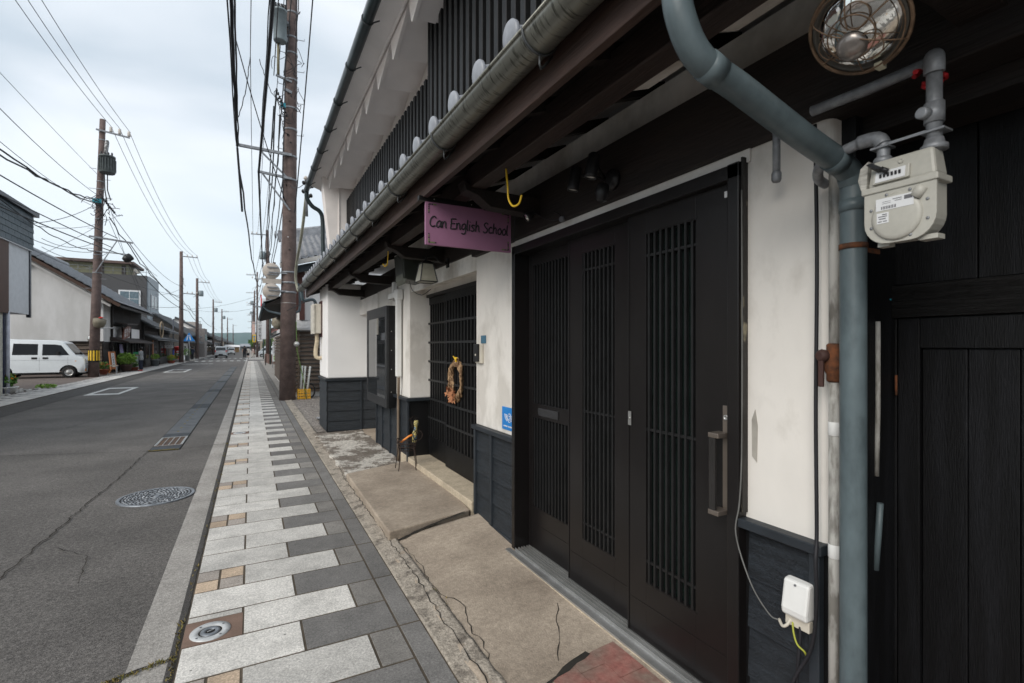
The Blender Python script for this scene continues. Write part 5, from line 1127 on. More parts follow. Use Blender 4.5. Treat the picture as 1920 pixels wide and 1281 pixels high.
wire(p3(5.2) + Vector((.4, 0, 0)), p4(5.0) + Vector((.3, 0, 0)), .4, .025, 'telephone cable over the silver van', 10, GLC)
wire(p2(6.1), p3(6.0), .5, .022, 'twisted cable between the postbox pole and the pole by the van', 10, GLC, .04)
wire((-9, 36, 6.4), p2(6.3), .3, .012, 'thin wire from the white storehouse roof to the postbox pole', 10, GLC)
wire((-8.5, 49, 5.0), p2(5.3), .2, .018, 'short wire from the brick building to the postbox pole', 8, GLC)
for i, (p, q, sg, rr_, lb) in enumerate((
    ((-6.3, 10, 8.9), (-6.7, 31.4, 9.0), .5, .012, 'thin wire above the twisted cables left of the transformer pole'),
    ((-6.3, 16, 7.4), (-6.5, 31.3, 8.3), .35, .010, 'thin wire between the twisted cables left of the transformer pole'),
    ((-6.4, 6, 5.4), (-6.2, 31.4, 6.5), .15, .018, 'straight cable low on the left below the twisted pair'),
    ((-6.5, 23, 5.3), (-6.4, 31.4, 7.2), .5, .010, 'slack service wire above the storehouse roof, upper one'),
    ((-6.5, 23, 5.0), (-6.4, 31.4, 6.2), .4, .010, 'slack service wire above the storehouse roof, lower one'),
    ((-6.55, 22.9, 5.7), (-5.9, 31.4, 8.2), .3, .009, 'crossing service wire from the shingled eave to the tangle'),
    ((-6.7, 31.4, 7.6), (-10.3, 35, 6.2), .1, .010, 'short wire from the transformer pole to the storehouse ridge'),
    ((-6.3, 31.3, 7.8), (-9.3, 62, 8.0), .8, .012, 'wire from the transformer pole to the brick building'),
    ((-5.6, 31.3, 6.1), (-7.0, 50, 3.7), .25, .010, 'wire from the black splice down to the dark shops'),
    ((-6.2, 31.3, 8.2), (-5.9, 55.5, 7.2), .6, .014, 'upper thin cable between the transformer pole and the postbox pole'),
    ((-5.9, 55.5, 6.9), (-9.4, 66, 7.2), .2, .012, 'wire from the postbox pole to the brick building'),
    ((-5.9, 55.5, 5.0), (.9, 64, 7.5), .4, .012, 'thin wire crossing high over the street beyond the postbox'),
    ((-5.9, 72.5, 6.0), (.7, 78, 7.0), .4, .014, 'thin wire crossing high over the street near the silver van'))):
    wire(p, q, sg, rr_, lb, 14, GLC)
for i, (x, y, z) in enumerate(((-6.32, 17.3, 6.95), (-6.32, 18.6, 6.6))):
    b = MB(); r = random.Random(50 + i)
    for k in range(7):
        P = [Vector((x, y, z))]
        for j in range(3): P.append(P[-1] + Vector((r.uniform(-.05, .05), r.uniform(-.25, .25), r.uniform(-.22, .14))))
        b.tube(smooth(P, 3), .018, 5)
    b.tube([(x, y - .3, z + .05), (x, y + .3, z + .08)], .055, 8)
    tag(b.build('cable_splice', WIREB), ('upper' if i == 0 else 'lower') + ' knotted black cable splice at the far left of the sky', 'cable splice')
# right side bundles
wire((-.20, -1.0, 7.9), (-.33, 15.0, 6.84), .35, .030, 'thick spiral wrapped cable bundle reaching the long crossarm on the right pole', 30, GR, .012)
wire((-.12, -1.0, 7.85), (-.30, 15.0, 6.88), .4, .016, 'thin cable beside the thick wrapped bundle on the right', 26, GR, .012)
wire((.10, -1.0, 9.6), (-.02, 15, 9.4), .1, .010, 'single straight wire high over the right pavement edge', 12, GR)
wire((-.02, 15, 9.4), (.2, 51, 9.0), .8, .010, 'straight wire continuing from the right pole into the distance', 16, GR)
wire((.38, -1.0, 6.9), (.18, 15.0, 6.22), .2, .030, 'heavy black cable ending at the clamp on the right pole arm', 16, GR)
wire((.33, -1.0, 8.7), (.55, 15.0, 8.95), .3, .012, 'wire passing just left of the transformer on the right pole', 14, GR)
wire((.55, -1.0, 10.8), (.52, 15.0, 11.75), .3, .012, 'wire up to the top crossarm of the right pole', 14, GR)
wire((.75, -1.0, 11.1), (.8, 15.0, 11.75), .3, .012, 'second wire up to the top crossarm of the right pole', 14, GR)
wire((.18, 15.0, 6.2), q2(8.0) + Vector((-.3, 0, 0)), .9, .028, 'heavy black cable going from the right pole to the next pole', 22, GR)
wire((-.33, 15.0, 6.8), (-.22, 15.4, 5.2), .0, .03, 'looped end of the wrapped cable below the long crossarm', 6, GR)
wire((-.33, 15.0, 6.8), q2(7.2) + Vector((-.6, 0, 0)), 1.3, .026, 'wrapped cable sagging from the long crossarm to the next pole', 24, GR, .02)
wire((.62, 15.0, 8.6), q2(9.4) + Vector((-.2, 0, 0)), .9, .024, 'twisted cable from the right pole transformer to the next pole', 24, GR, .03)
wire((.80, 15.0, 8.9), q2(10.0), .9, .016, 'upper wire from the right pole to the next pole', 20, GR)
wire((.70, 15.0, 7.9), q2(8.6), 1.0, .02, 'wavy wire from the right pole to the next pole', 24, GR, .04)
wire((.5, 15.0, 11.75), q2(11.9) + Vector((-.8, 0, 0)), .9, .012, 'top wire from the right pole to the next pole, left one', 16, GR)
wire((.85, 15.0, 11.75), q2(11.9) + Vector((-.4, 0, 0)), .9, .012, 'top wire from the right pole to the next pole, right one', 16, GR)
for i, (p, q, sg, rr_, lb) in enumerate((
    ((-.28, -1, 7.95), (-.36, 14.9, 6.95), .5, .013, 'second thin cable lashed beside the wrapped bundle'),
    ((.30, -1, 7.4), (.22, 15, 6.9), .2, .010, 'thin wire parallel to the heavy black cable'),
    ((.45, -1, 9.6), (.45, 15, 10.6), .3, .010, 'thin wire to the transformer top on the right pole'),
    ((.62, -1, 9.0), (.80, 15, 9.0), .3, .011, 'wire running into the tangle on the right pole'),
    ((.95, 2, 12.5), (1.15, 15, 11.75), .2, .011, 'rightmost wire to the top of the right pole'),
    ((.2, 15, 9.3), (.8, 15.1, 8.3), .3, .010, 'short slack wire from the long straight wire to the pole'),
    ((-.33, 15, 7.6), (-.02, 15, 9.3), .3, .012, 'short drooping loop joining wrapped cable and straight wire'),
    ((.55, 15, 8.1), (.95, 51, 8.9), 1.1, .018, 'knotted wire going on from the right pole transformer'),
    ((.9, 15, 7.4), (1.2, 51, 7.9), 1.2, .018, 'slack lower cable going on behind the right pole'),
    ((.86, 15, 6.0), (1.0, 51, 6.6), 1.0, .016, 'lowest slack cable going on behind the right pole'),
    ((1.1, 15, 9.5), (1.0, 13, 14.0), .0, .012, 'steep wire rising from the right pole out of view'),
    ((1.1, 15, 10.2), (1.25, 11, 14.5), .2, .012, 'second steep wire rising from the right pole'))):
    wire(p, q, sg, rr_, lb, 16, GR, .015)
wire((-.3, 12.5, 8.3), (.85, 15.0, 5.5), .15, .012, 'slanting wire crossing down to the right pole', 10, GR)
wire((1.16, 9, 10.8), (1.02, 14.2, 5.05), .25, .014, 'service wire curving down to the insulators at the roof corner', 14, GR)
wire((1.0, 11.2, 4.95), (.95, 15.0, 6.0), .1, .008, 'thin wire from the roof corner insulators to the right pole', 8, GR)
for i, (a, c) in enumerate(((q2(8.0), q3(8.0)), (q2(7.2), q3(7.0)), (q2(9.4), q3(9.5)), (q2(11.8), q3(11.5)))):
    wire(a + Vector((-.4, 0, 0)), c + Vector((-.4, 0, 0)), .6, .022, f"{('lowest but one', 'lowest', 'second highest', 'highest')[i]} cable between the first two distant poles on the right", 10, GR)
wire(q3(8.0) + Vector((-.4, 0, 0)), q4(8.0) + Vector((-.4, 0, 0)), .6, .025, 'upper cable between the slim distant poles on the right', 10, GR)
wire(q3(6.8) + Vector((-.4, 0, 0)), q4(6.8) + Vector((-.4, 0, 0)), .6, .025, 'lower cable between the slim distant poles on the right', 10, GR)
wire(q4(7.5) + Vector((-.4, 0, 0)), q5(7.5) + Vector((-.4, 0, 0)), .6, .03, 'cable beyond the slim distant poles on the right', 10, GR)
t = thing('wire_insulator_bracket', 'cluster of black insulators on a bracket at the upper roof corner', 'insulator', (1.0, 11.0, 4.7))
b = MB(); b.tube([(1.02, 11.0, 4.2), (1.0, 11.0, 4.95)], .025, 8); b.build('mast', GALV, t)
b = MB()
for p in ((.94, 11.0, 4.88), (1.06, 11.0, 4.82), (.93, 11.0, 4.70), (1.04, 11.0, 4.62)): b.lathe([(.02, 0), (.045, .03), (.03, .06), (.045, .09), (0, .12)], p, (.3, -.4, 0), n=10)
b.build('insulators', BLACKP, t)
b = MB(); b.lathe([(.02, 0), (.05, .03), (.03, .07), (0, .09)], (1.0, 11.0, 4.95), n=10); b.build('ceramic_top', CERAM, t)
t = thing('riser_conduit', 'pale conduit pipe leaning from the big pole up to the roof corner', 'pipe', (1.0, 12.5, 2.5))
b = MB(); b.tube(smooth([(1.02, 11.05, 4.7), (1.0, 12.0, 4.0), (.99, 13.2, 3.55), (1.0, 13.6, 3.2), (1.06, 13.6, 2.9)], 6), .032, 10); b.build('conduit', mat('pale_conduit', (.33, .33, .26), .6), t)

# crate with poles and reflector beside the big pole
t = thing('plastic_crate', 'yellow plastic crate on the gravel at the foot of the big pole', 'crate', (1.36, 15.3, 0))
b = MB(); x0, x1, y0, y1, z1 = 1.16, 1.50, 15.1, 15.4, .27
for z in (.03, .11, .19, .25):
    b.box(x0, y0, z, x1, y0 + .012, z + .035); b.box(x0, y1 - .012, z, x1, y1, z + .035); b.box(x0, y0 + .012, z, x0 + .012, y1 - .012, z + .035); b.box(x1 - .012, y0 + .012, z, x1, y1 - .012, z + .035)
for k in range(6):
    x = x0 + .002 + k * (x1 - x0 - .024) / 5; b.box(x, y0 - .003, 0, x + .02, y0 + .009, z1 + .02); b.box(x, y1 - .009, 0, x + .02, y1 + .003, z1 + .02)
b.box(x0 + .01, y0 + .02, .01, x1 - .01, y1 - .02, .022); b.build('crate_body', mat('yellow_crate', (.75, .40, .03), .5, var=.1), t)
for i, (xa, xb, nm) in enumerate(((1.23, 1.30, 'left'), (1.31, 1.38, 'middle'), (1.40, 1.51, 'right'))):
    b = MB(); b.tube([(xa, 15.25, .03), (xb, 15.35, .95 - .01 * i)], .028, 12); tag(b.build('white_tube', mat('white_pvc', (.62, .62, .58), .5)), f'white plastic tube standing in the yellow crate, {nm} of the three', 'tube', 'white tubes in the yellow crate')
b = MB(); b.tube([(1.12, 15.1, 2.2), (1.14, 15.1, 1.4), (1.30, 15.08, .6), (1.38, 15.07, .02)], .012, 6); tag(b.build('bamboo_rod', mat('green_rod', (.12, .2, .05), .6)), 'thin green rod leaning beside the big pole', 'rod')
b = MB(); b.lathe([(0, -.075), (.05, -.06), (.078, 0), (.05, .06), (0, .075)], (1.12, 14.95, 1.57), (0, -1, 0), n=20); tag(b.build('round_mirror', mat('frosted_globe', (.5, .5, .48), .2, metal=.3, var=.25, scale=20)), 'small round reflector globe on the right side of the big pole', 'reflector')
b = MB(); b.tube([(1.52 + .13 * math.cos(a), 15.45, .22 + .2 * math.sin(a)) for a in [2 * math.pi * k / 24 for k in range(25)]], .022, 8, cap=False); tag(b.build('hose_ring', BLACKP), 'black hoop leaning on the boards near the crate', 'hoop')
b = MB(); b.lathe([(.09, 0), (.12, .03), (.05, .05), (0, .05)], (1.28, 10.7, .02), n=18); tag(b.build('drain_cap', GALV), 'small grey drain cap on the gravel in front of the dark corner', 'drain cap')

# ------------------------------------------------------------------ corrugated tile roof helper
def tiles(b, A, B_, C_, D_, nx, ny, amp=.03, step=.03):
    # A,B lower edge; D,C upper edge
    A, B_, C_, D_ = map(Vector, (A, B_, C_, D_)); n = (B_ - A).cross(D_ - A).normalized()
    if n.z < 0: n = -n
    sub = 4; rows = []
    for j in range(ny):
        for e in (0, 1):
            v = (j + e * .999) / ny; row = []
            for i in range(nx * sub + 1):
                u = i / (nx * sub); p = A.lerp(B_, u).lerp(D_.lerp(C_, u), v); row.append(p + n * (amp * math.sin(2 * math.pi * i / sub) + step * (1 - e)))
            rows.append(b.pts(row))
    for r0, r1 in zip(rows[:-1], rows[1:]):
        for k in range(len(r0) - 1): b.face([r0[k], r0[k + 1], r1[k + 1], r1[k]], True)
# ------------------------------------------------------------------ neighbour on the right beyond the gravel
N2 = thing('tiled_neighbour_house', 'old house with grey tiled roof and weathered horizontal boards beyond the gravel', 'house', (1.8, 16, 0))
b = MB(); b.box(1.05, 16.0, .0, 6, 27, 2.0); b.box(1.30, 16.05, 2.0, 6, 27, 3.9); b.build('wall', PLASN, N2)
b = MB()
for i in range(15):
    z = .15 + i * .122; b.hexa([(1.04, 15.98, z), (3.2, 15.98, z), (3.2, 15.90, z), (1.04, 15.90, z), (1.04, 15.98, z + .1), (3.2, 15.98, z + .1), (3.2, 15.95, z + .1), (1.04, 15.95, z + .1)])
for i in range(15):
    z = .15 + i * .122; b.hexa([(1.04, 15.98, z), (.97, 15.98, z), (.97, 26, z), (1.04, 26, z), (1.04, 15.98, z + .1), (1.01, 15.98, z + .1), (1.01, 26, z + .1), (1.04, 26, z + .1)])
b.build('louvred_boards', WOODM, N2)
b = MB()
for x in (1.22, 1.85, 2.5): b.box(x, 15.86, .1, x + .05, 15.9, 1.98)
b.build('batten', WOODM, N2)
b = MB(); b.box(.95, 15.7, 1.99, 3.2, 16.0, 2.04); b.hexa([(.9, 15.75, 2.04), (3.2, 15.75, 2.04), (3.2, 16.0, 2.25), (.9, 16.0, 2.25), (.9, 15.75, 2.06), (3.2, 15.75, 2.06), (3.2, 16.0, 2.3), (.9, 16.0, 2.3)]); b.build('ledge_roof', mat('pale_sheet', (.5, .5, .5), .6), N2)
b = MB(); b.box(1.28, 15.93, 2.3, 1.42, 16.05, 3.9); b.box(1.05, 15.95, 2.55, 1.28, 16.2, 3.9); b.build('corner_post', mat('red_brown_post', (.09, .04, .035), .7), N2)
b = MB(); tiles(b, (.72, 15.3, 3.82), (3.4, 15.3, 4.62), (3.4, 19.5, 5.95), (.95, 19.5, 5.35), 15, 12, .03, .035); b.build('tiled_roof', TILEG, N2)
b = MB(); b.bar((.72, 15.28, 3.78), (3.4, 15.28, 4.58), .05, .12); b.build('verge_board', mat('pale_verge', (.42, .41, .39), .7), N2)
b = MB(); b.prism([(1.0, 15.5, 3.6), (3.4, 15.5, 4.2), (3.4, 15.5, 4.5), (1.0, 15.5, 3.8)], (0, .06, 0)); b.build('gable_board', mat('blue_grey_board', (.04, .055, .065), .6), N2)
b = MB(); b.bar((.85, 19.5, 5.40), (3.4, 19.5, 6.0), .3, .28); b.tube([(.85, 19.5, 5.58), (3.4, 19.5, 6.18)], .08, 10); b.lathe([(.0, 0), (.12, 0), (.14, .05), (0, .08)], (.8, 19.5, 5.5), (-1, 0, 0), n=14); b.build('ridge', TILEG, N2)
b = MB(); b.hexa([(.72, 15.34, 3.72), (3.4, 15.34, 4.5), (3.4, 19.5, 5.3), (.95, 19.5, 5.0), (.72, 15.34, 3.78), (3.4, 15.34, 4.56), (3.4, 19.5, 5.86), (.95, 19.5, 5.27)]); b.build('roof_underside', MC['blackish_boards'], N2)
b = MB(); tiles(b, (.35, 17.0, 2.85), (.35, 27, 2.85), (1.3, 27, 3.3), (1.3, 17.0, 3.3), 30, 4, .03, .03); b.build('street_eave', TILED, N2)
b = MB(); b.hexa([(.38, 17.0, 2.72), (1.3, 17.0, 3.0), (1.3, 27, 3.0), (.38, 27, 2.72), (.36, 17.0, 2.80), (1.3, 17.0, 3.25), (1.3, 27, 3.25), (.36, 27, 2.80)]); b.build('eave_underside', MC['blackish_boards'], N2)
b = MB(); b.tube([(.34, 17.0, 2.80), (.34, 27, 2.80)], .05, 8); b.tube(smooth([(.34, 17.2, 2.76), (.5, 17.1, 2.6), (.9, 17.0, 2.5), (1.0, 17, 2.4)], 4), .035, 8); b.build('street_gutter', mat('slate_gutter', (.08, .11, .13), .5), N2)
b = MB(); b.tube(smooth([(1.2, 15.6, 3.35), (1.25, 15.6, 3.1), (1.25, 15.6, 2.6), (1.15, 15.6, 2.5), (.95, 15.6, 2.48)], 4), .035, 8); b.build('downpipe', mat('slate_gutter', (.1, .1, .1)), N2)
# more right-hand fronts down the street
def shop(name, label, x, y0, y1, z1, wall, cat='shop', depth=6, roof=TILED, side=1, eave=.7, rise=2.0, z0=0, posts=1, upper=None, lower=None, eave2=None, windows=0, group=None):
    """two-sloped roof, ridge along the street; side=+1 right of street (wall plane faces -x), -1 left"""
    t = thing(name, label, cat, (x, (y0 + y1) / 2, 0), group=group)
    xb = x + side * depth; xm = x + side * depth / 2; xe = x - side * eave; xw = xb + side * .4
    b = MB(); b.box(x, y0, z0, xb, y1, z1)
    b.prism([(x, y0, z1), (xb, y0, z1), (xm, y0, z1 + rise)], (0, y1 - y0, 0)); b.build('wall', wall, t)
    sl = rise / (depth / 2); ze = z1 - sl * eave; b = MB(); ny = max(3, int((depth / 2 + eave) / .35)); nx = max(4, int((y1 - y0) / .3))
    tiles(b, (xe, y0 - .35, ze + .06), (xe, y1 + .1, ze + .06), (xm, y1 + .1, z1 + rise + .08), (xm, y0 - .35, z1 + rise + .08), nx, ny)
    b.hexa([(xe, y0 - .35, ze - .05), (xe, y1 + .1, ze - .05), (xm, y1 + .1, z1 + rise - .04), (xm, y0 - .35, z1 + rise - .04), (xe, y0 - .35, ze + .02), (xe, y1 + .1, ze + .02), (xm, y1 + .1, z1 + rise + .03), (xm, y0 - .35, z1 + rise + .03)])
    b.hexa([(xw, y0 - .35, z1 - .2), (xw, y1 + .1, z1 - .2), (xm, y1 + .1, z1 + rise - .04), (xm, y0 - .35, z1 + rise - .04), (xw, y0 - .35, z1 - .1), (xw, y1 + .1, z1 - .1), (xm, y1 + .1, z1 + rise + .03), (xm, y0 - .35, z1 + rise + .03)])
    b.tube([(xm, y0 - .4, z1 + rise + .12), (xm, y1 + .1, z1 + rise + .12)], .13, 8); b.build('roof', roof, t)
    if eave2:
        b = MB(); z2 = eave2; e2 = x - side * .85
        tiles(b, (e2, y0, z2 - .28), (e2, y1, z2 - .28), (x, y1, z2 + .1), (x, y0, z2 + .1), nx, 3)
        b.hexa([(e2, y0, z2 - .38), (e2, y1, z2 - .38), (x, y1, z2), (x, y0, z2), (e2, y0, z2 - .32), (e2, y1, z2 - .32), (x, y1, z2 + .05), (x, y0, z2 + .05)]); b.build('lower_eave', roof, t)
        zz = z2 - .4
    else: zz = min(2.3, z1 - .4)
    if lower:
        b = MB(); xx = x - side * .02; b.box(xx, y0 + .1, 0, x, y1 - .1, zz); b.build('shopfront', lower, t)
        for k in range(windows):
            ya = y0 + .4 + k * (y1 - y0 - .8) / windows; b = MB(); b.box(x - side * .035, ya, .6, xx, ya + (y1 - y0) / windows * .55, zz - .35); w_ = b.build('window', CARG, t)
            for q in range(3): b = MB(); yq = ya + q * ((y1 - y0) / windows * .55) / 2; b.box(x - side * .055, yq - .03, .55, x - side * .036, yq + .03, zz - .3); b.build('window_post', BROWNX, w_)
    if upper:
        b = MB(); xx = x - side * .03; b.box(xx, y0 + .15, (eave2 or 2.4) + .35, x, y1 - .15, z1 - .35)
        b.m(1); n = int((y1 - y0) / .16)
        for k in range(n): yk = y0 + .2 + k * .16; b.box(x - side * .06, yk, (eave2 or 2.4) + .35, xx, yk + .07, z1 - .35)
        b.build('upper_lattice', [upper, BROWNX], t)
    return t
shop('dark_timber_house', 'dark timber house with low eaves just behind the big pole', 2.0, 28.5, 38, 3.6, BROWNX, eave=.8, side=1, lower=BROWNX, eave2=2.4, windows=2)
t = thing('downpipe_post', 'rusty cream downpipe standing in front of the dark timber house', 'pipe', (1.45, 27.5, 0)); b = MB(); b.tube([(1.45, 27.5, 0), (1.45, 27.5, .9), (1.5, 27.5, 2.6)], .06, 8); b.build('pipe', mat('rusty_cream', (.4, .35, .25), .7, col2=(.3, .1, .03), scale=3), t)
t = thing('street_lantern', 'old ornamental eave lantern on a curved bracket right of the pavement', 'lantern', (1.3, 33, 3)); b = MB(); b.lathe([(.05, 0), (.3, .15), (.38, .5), (.25, .8), (.05, .95)], (1.25, 30, 2.45), (.25, 0, 1), n=12); b.build('body', mat('aged_brass', (.16, .13, .09), .6, col2=(.3, .28, .22), scale=8), t)
b = MB(); b.tube(smooth([(1.25, 30, 3.4), (1.1, 30, 3.5), (.9, 30, 3.3), (1.5, 30, 3.7)], 4), .05, 6); b.build('hood', BLACKP, t)
# lit sign, planter, post box etc. on the right
t = thing('lit_sign', 'white upright sign box with black characters beside the potted shrub', 'sign', (1.5, 38, .3)); b = MB(); b.box(1.30, 37.9, .45, 1.78, 38.1, 1.85); b.build('cabinet', mat('sign_white', (.72, .74, .76), .5), t)
text_mb('文\n吉\nC', .34, (1.53, 37.89, 1.18), (1, 0, 0), (0, 0, 1), INK, t)
b = MB(); b.box(1.42, 37.89, 1.68, 1.62, 37.895, 1.78); b.build('pink_mark', mat('pink', (.6, .3, .3), .6), t)
b = MB(); b.box(1.3, 37.92, 0, 1.34, 38.08, .45); b.box(1.74, 37.92, 0, 1.78, 38.08, .45); b.build('legs', GALV, t)
def foliage(b, c, rx, ry, rz, n, s, seed):
    r = random.Random(seed)
    for i in range(n):
        d = Vector((r.gauss(0, 1), r.gauss(0, 1), r.gauss(0, 1))).normalized() * r.uniform(.35, 1) ** .5
        p = Vector(c) + Vector((d.x * rx, d.y * ry, d.z * rz)); u = Vector((r.uniform(-1, 1), r.uniform(-1, 1), r.uniform(-.6, 1))).normalized(); v = u.cross(Vector((r.uniform(-1, 1), r.uniform(-1, 1), r.uniform(-1, 1)))).normalized()
        q = s * r.uniform(.6, 1.3); b.quad(p - u * q, p + v * q * .45 + Vector((0, 0, q * .15)), p + u * q, p - v * q * .45)
def planter(x, y, label, kind, h=.35, w_=.22, fr=.35, leaf=LEAFL, pot=TERRA, flower=None, n=220, grp='potted plants standing along the shopfronts', fz=None, s=.07):
    t = thing(kind, label, 'potted plant', (x, y, 0), group=grp)
    b = MB(); b.lathe([(w_ * .72, 0), (w_, h * .9), (w_ * 1.08, h * .9), (w_ * 1.08, h), (w_ * .9, h), (w_ * .88, h * .85), (0, h * .85)], (x, y, 0), n=16); b.build('pot', pot, t)
    b = MB(); foliage(b, (x, y, h + fr * .75), fr, fr, (fz or fr * .75), n, s, int(y * 3)); b.build('foliage', leaf, t)
    if flower:
        b = MB(); foliage(b, (x, y, h + fr * .95), fr * .9, fr * .9, fr * .5, n // 4, s * .8, int(y * 5)); b.build('flowers', flower, t)
planter(1.40, 30.6, 'green shrub in a tall grey pot in front of the white sign box', 'potted_shrub', .62, .16, .3, LEAFL, POTG, n=300, fz=.36, grp=None)
planter(-7.0, 33.6, 'terracotta pot of red flowers beside the striped pole', 'potted_flowers', .28, .2, .26, LEAF, TERRA, FLORED)
planter(-6.62, 36.9, 'large tub of lime green leaves between sign board and doorway', 'potted_shrub', .42, .3, .48, LEAFL, mat('brown_tub', (.10, .06, .05), .7), n=380, s=.11)
planter(-6.45, 37.9, 'low terracotta bowl of white flowers beside the woman', 'potted_flowers', .22, .26, .28, LEAF, TERRA, FLOWHT)
planter(-6.55, 46.4, 'grey pot with weeds halfway to the postbox', 'potted_grass', .5, .3, .3, LEAFL, POTG, n=150)
planter(-6.3, 53, 'yellow flowers in a low pot just before the postbox', 'potted_flowers', .25, .3, .35, LEAFL, TERRA, FLOYEL)
planter(-6.0, 62, 'tall planter of leaves beside the crossing on the left', 'potted_shrub', .6, .2, .35, LEAF, POTG, fz=.5)
planter(-6.9, 21.3, 'orange marigolds in a white trough at the shingled house', 'potted_flowers', .22, .3, .30, LEAF, WHITEP, mat('orange_flower', (.8, .30, .02), .6), n=320)
planter(-6.5, 57.2, 'green bush in a stone trough right of the postbox', 'potted_shrub', .3, .4, .4, LEAF, GUTC)
b = MB(); foliage(b, (-6.55, 23.6, .06), .3, .25, .09, 120, .06, 77); o = tag(b.build('weed_tuft', LEAFL), 'small green weed tuft at the edge of the left yard', 'weed')
b = MB(); r = random.Random(31)
for i in range(160):
    x = r.uniform(-7.6, -6.62); y = r.uniform(19, 23.4); s = r.uniform(.03, .08); b.lathe([(s * .6, -.02), (s, s * .2), (s * .5, s * .6), (0, s * .65)], (x, y, -.01), (r.uniform(-.3, .3), r.uniform(-.3, .3), 1), n=6)
o = b.build('pebbles', mat('pale_pebbles', (.4, .39, .37), .8, var=.3, scale=4)); o['kind'] = 'stuff'; o['label'] = 'pale pebbles spread beside the shingled house'; o['category'] = 'pebbles'

# ------------------------------------------------------------------ left side of the street
t = thing('shingled_house', 'house at the far left with slate shingled upper storey and white wall', 'house', (-6.8, 19, 0))
b = MB(); b.box(-6.78, 8, 2.6, -13, 22.85, 4.8); b.build('upper_wall', mat('grey_white_render', (.58, .59, .61), .9, var=.05), t)
b = MB(); b.box(-6.72, 8, 4.83, -13.2, 23.0, 6.02); b.build('shingle_backing', SHING, t)
b = MB()
for j in range(6):
    z = 4.84 + j * .198; off = .22 * (j % 2); y = 8.0 - off
    while y < 22.95:
        y1 = min(y + .44, 22.99); dz = 0
        b.hexa([(-6.72, y + .006, z), (-6.695, y + .006, z), (-6.695, y1 - .006, z), (-6.72, y1 - .006, z), (-6.72, y + .006, z + .195), (-6.712, y + .006, z + .195), (-6.712, y1 - .006, z + .195), (-6.72, y1 - .006, z + .195)]); y = y1
b.build('shingles', SHING, t)
b = MB(); b.box(-6.6, 8, 6.03, -13.4, 23.15, 6.10); b.box(-6.6, 8, 6.10, -6.75, 23.15, 6.17); b.build('roof_edge', mat('dark_metal', (.02, .02, .03), .4), t)
b = MB(); b.box(-6.70, 8, 4.80, -6.80, 22.9, 4.829); b.build('soffit', mat('grey_white_render', (.5, .5, .5)), t)
b = MB(); b.box(-6.74, 8, 2.55, -6.78, 21.1, 4.79); b.build('brown_panel', mat('brown_panel_wood', (.07, .03, .018), .6, stretch=(1, 4, .3)), t)
b = MB(); b.box(-6.75, 22.8, 2.5, -6.85, 22.93, 4.82); b.build('corner_trim', MC['dark_metal'], t)
b = MB(); b.box(-6.85, 8, -.1, -13, 21.0, 2.6); b.build('lower_wall', mat('cream_wall', (.5, .48, .42), .9), t)
b = MB(); b.box(-6.83, 21.0, -.1, -7.2, 21.2, 2.6); b.build('corner_post', mat('navy_post', (.02, .025, .06), .6), t)
b = MB(); b.tube([(-6.76, 21.1, -.1), (-6.76, 21.1, 2.6)], .045, 10); b.build('downpipe', mat('lilac_pipe', (.45, .46, .52), .5), t)
b = MB(); b.box(-6.79, 19.9, 1.2, -6.85, 20.3, 2.1); b.build('notice_panel', WHITEP, t)
# white storehouse
t = thing('white_storehouse', 'large white plastered storehouse with tiled gable roof behind the parked van', 'storehouse', (-11.5, 40, 0))
xr, zr = -11.6, 7.02; b = MB(); STW = mat('storehouse_plaster', (.50, .49, .475), .95, col2=(.60, .59, .58), scale=1.2, stretch=(1, 1, .3), lo=.4, hi=.6, fine=.04)
b.prism([(-7.35, 35.2, 1.78), (-7.35, 35.2, 4.28), (xr, 35.2, zr), (-15.9, 35.2, 4.28), (-15.9, 35.2, 1.78)], (0, 10.2, 0)); b.build('plaster_wall', STW, t)
b = MB(); b.box(-7.36, 35.22, -.1, -15.9, 45.3, 1.779); p = b.build('lower_wall', BROWNX, t)
b = MB()
for i in range(8): z = .1 + i * .21; b.hexa([(-7.4, 35.22, z), (-15.9, 35.22, z), (-15.9, 35.12, z), (-7.4, 35.12, z), (-7.4, 35.22, z + .19), (-15.9, 35.22, z + .19), (-15.9, 35.19, z + .19), (-7.4, 35.19, z + .19)])
b.build('board_cladding', WOODM, p)
b = MB(); b.box(-7.3, 35.0, 1.74, -15.9, 35.2, 1.80); b.build('band', BROWNX, t)
s_ = (zr - 4.28) / (7.35 - 11.6) * -1
for sg in (1, -1):
    xe = xr + sg * 5.1; ze = 7.1 - 5.1 * s_
    b = MB(); tiles(b, (xe, 34.6, ze + .12), (xe, 45.8, ze + .12), (xr, 45.8, 7.25), (xr, 34.6, 7.25), 36, 16, .035, .04); b.build('tiled_roof', TILEG if sg == 1 else TILED, t)
    b = MB(); b.hexa([(xe, 34.65, ze - .1), (xe, 45.7, ze - .1), (xr, 45.7, 7.02), (xr, 34.65, 7.02), (xe, 34.65, ze + .02), (xe, 45.7, ze + .02), (xr, 45.7, 7.15), (xr, 34.65, 7.15)]); b.build('roof_boards', BROWNX, t)
    b = MB(); b.bar((xe, 34.62, ze - .02), (xr, 34.62, 7.04), .06, .17); b.build('verge_board', mat('warm_brown_board', (.055, .028, .018), .7), t)
    b = MB(); b.bar((xe + sg * -.5, 35.1, ze - .02), (xr, 35.1, 6.78), .2, .12); b.build('plaster_verge', STW, t)
b = MB(); b.tube([(xr, 34.5, 7.32), (xr, 45.8, 7.32)], .16, 10); b.build('ridge', TILEG, t)
b = MB(); b.box(-7.5, 35.0, 3.75, -7.75, 35.2, 4.0); b.box(-10.4, 35.05, 5.75, -10.6, 35.2, 5.95); b.build('bracket_stub', STW, t)
xs = -7.34
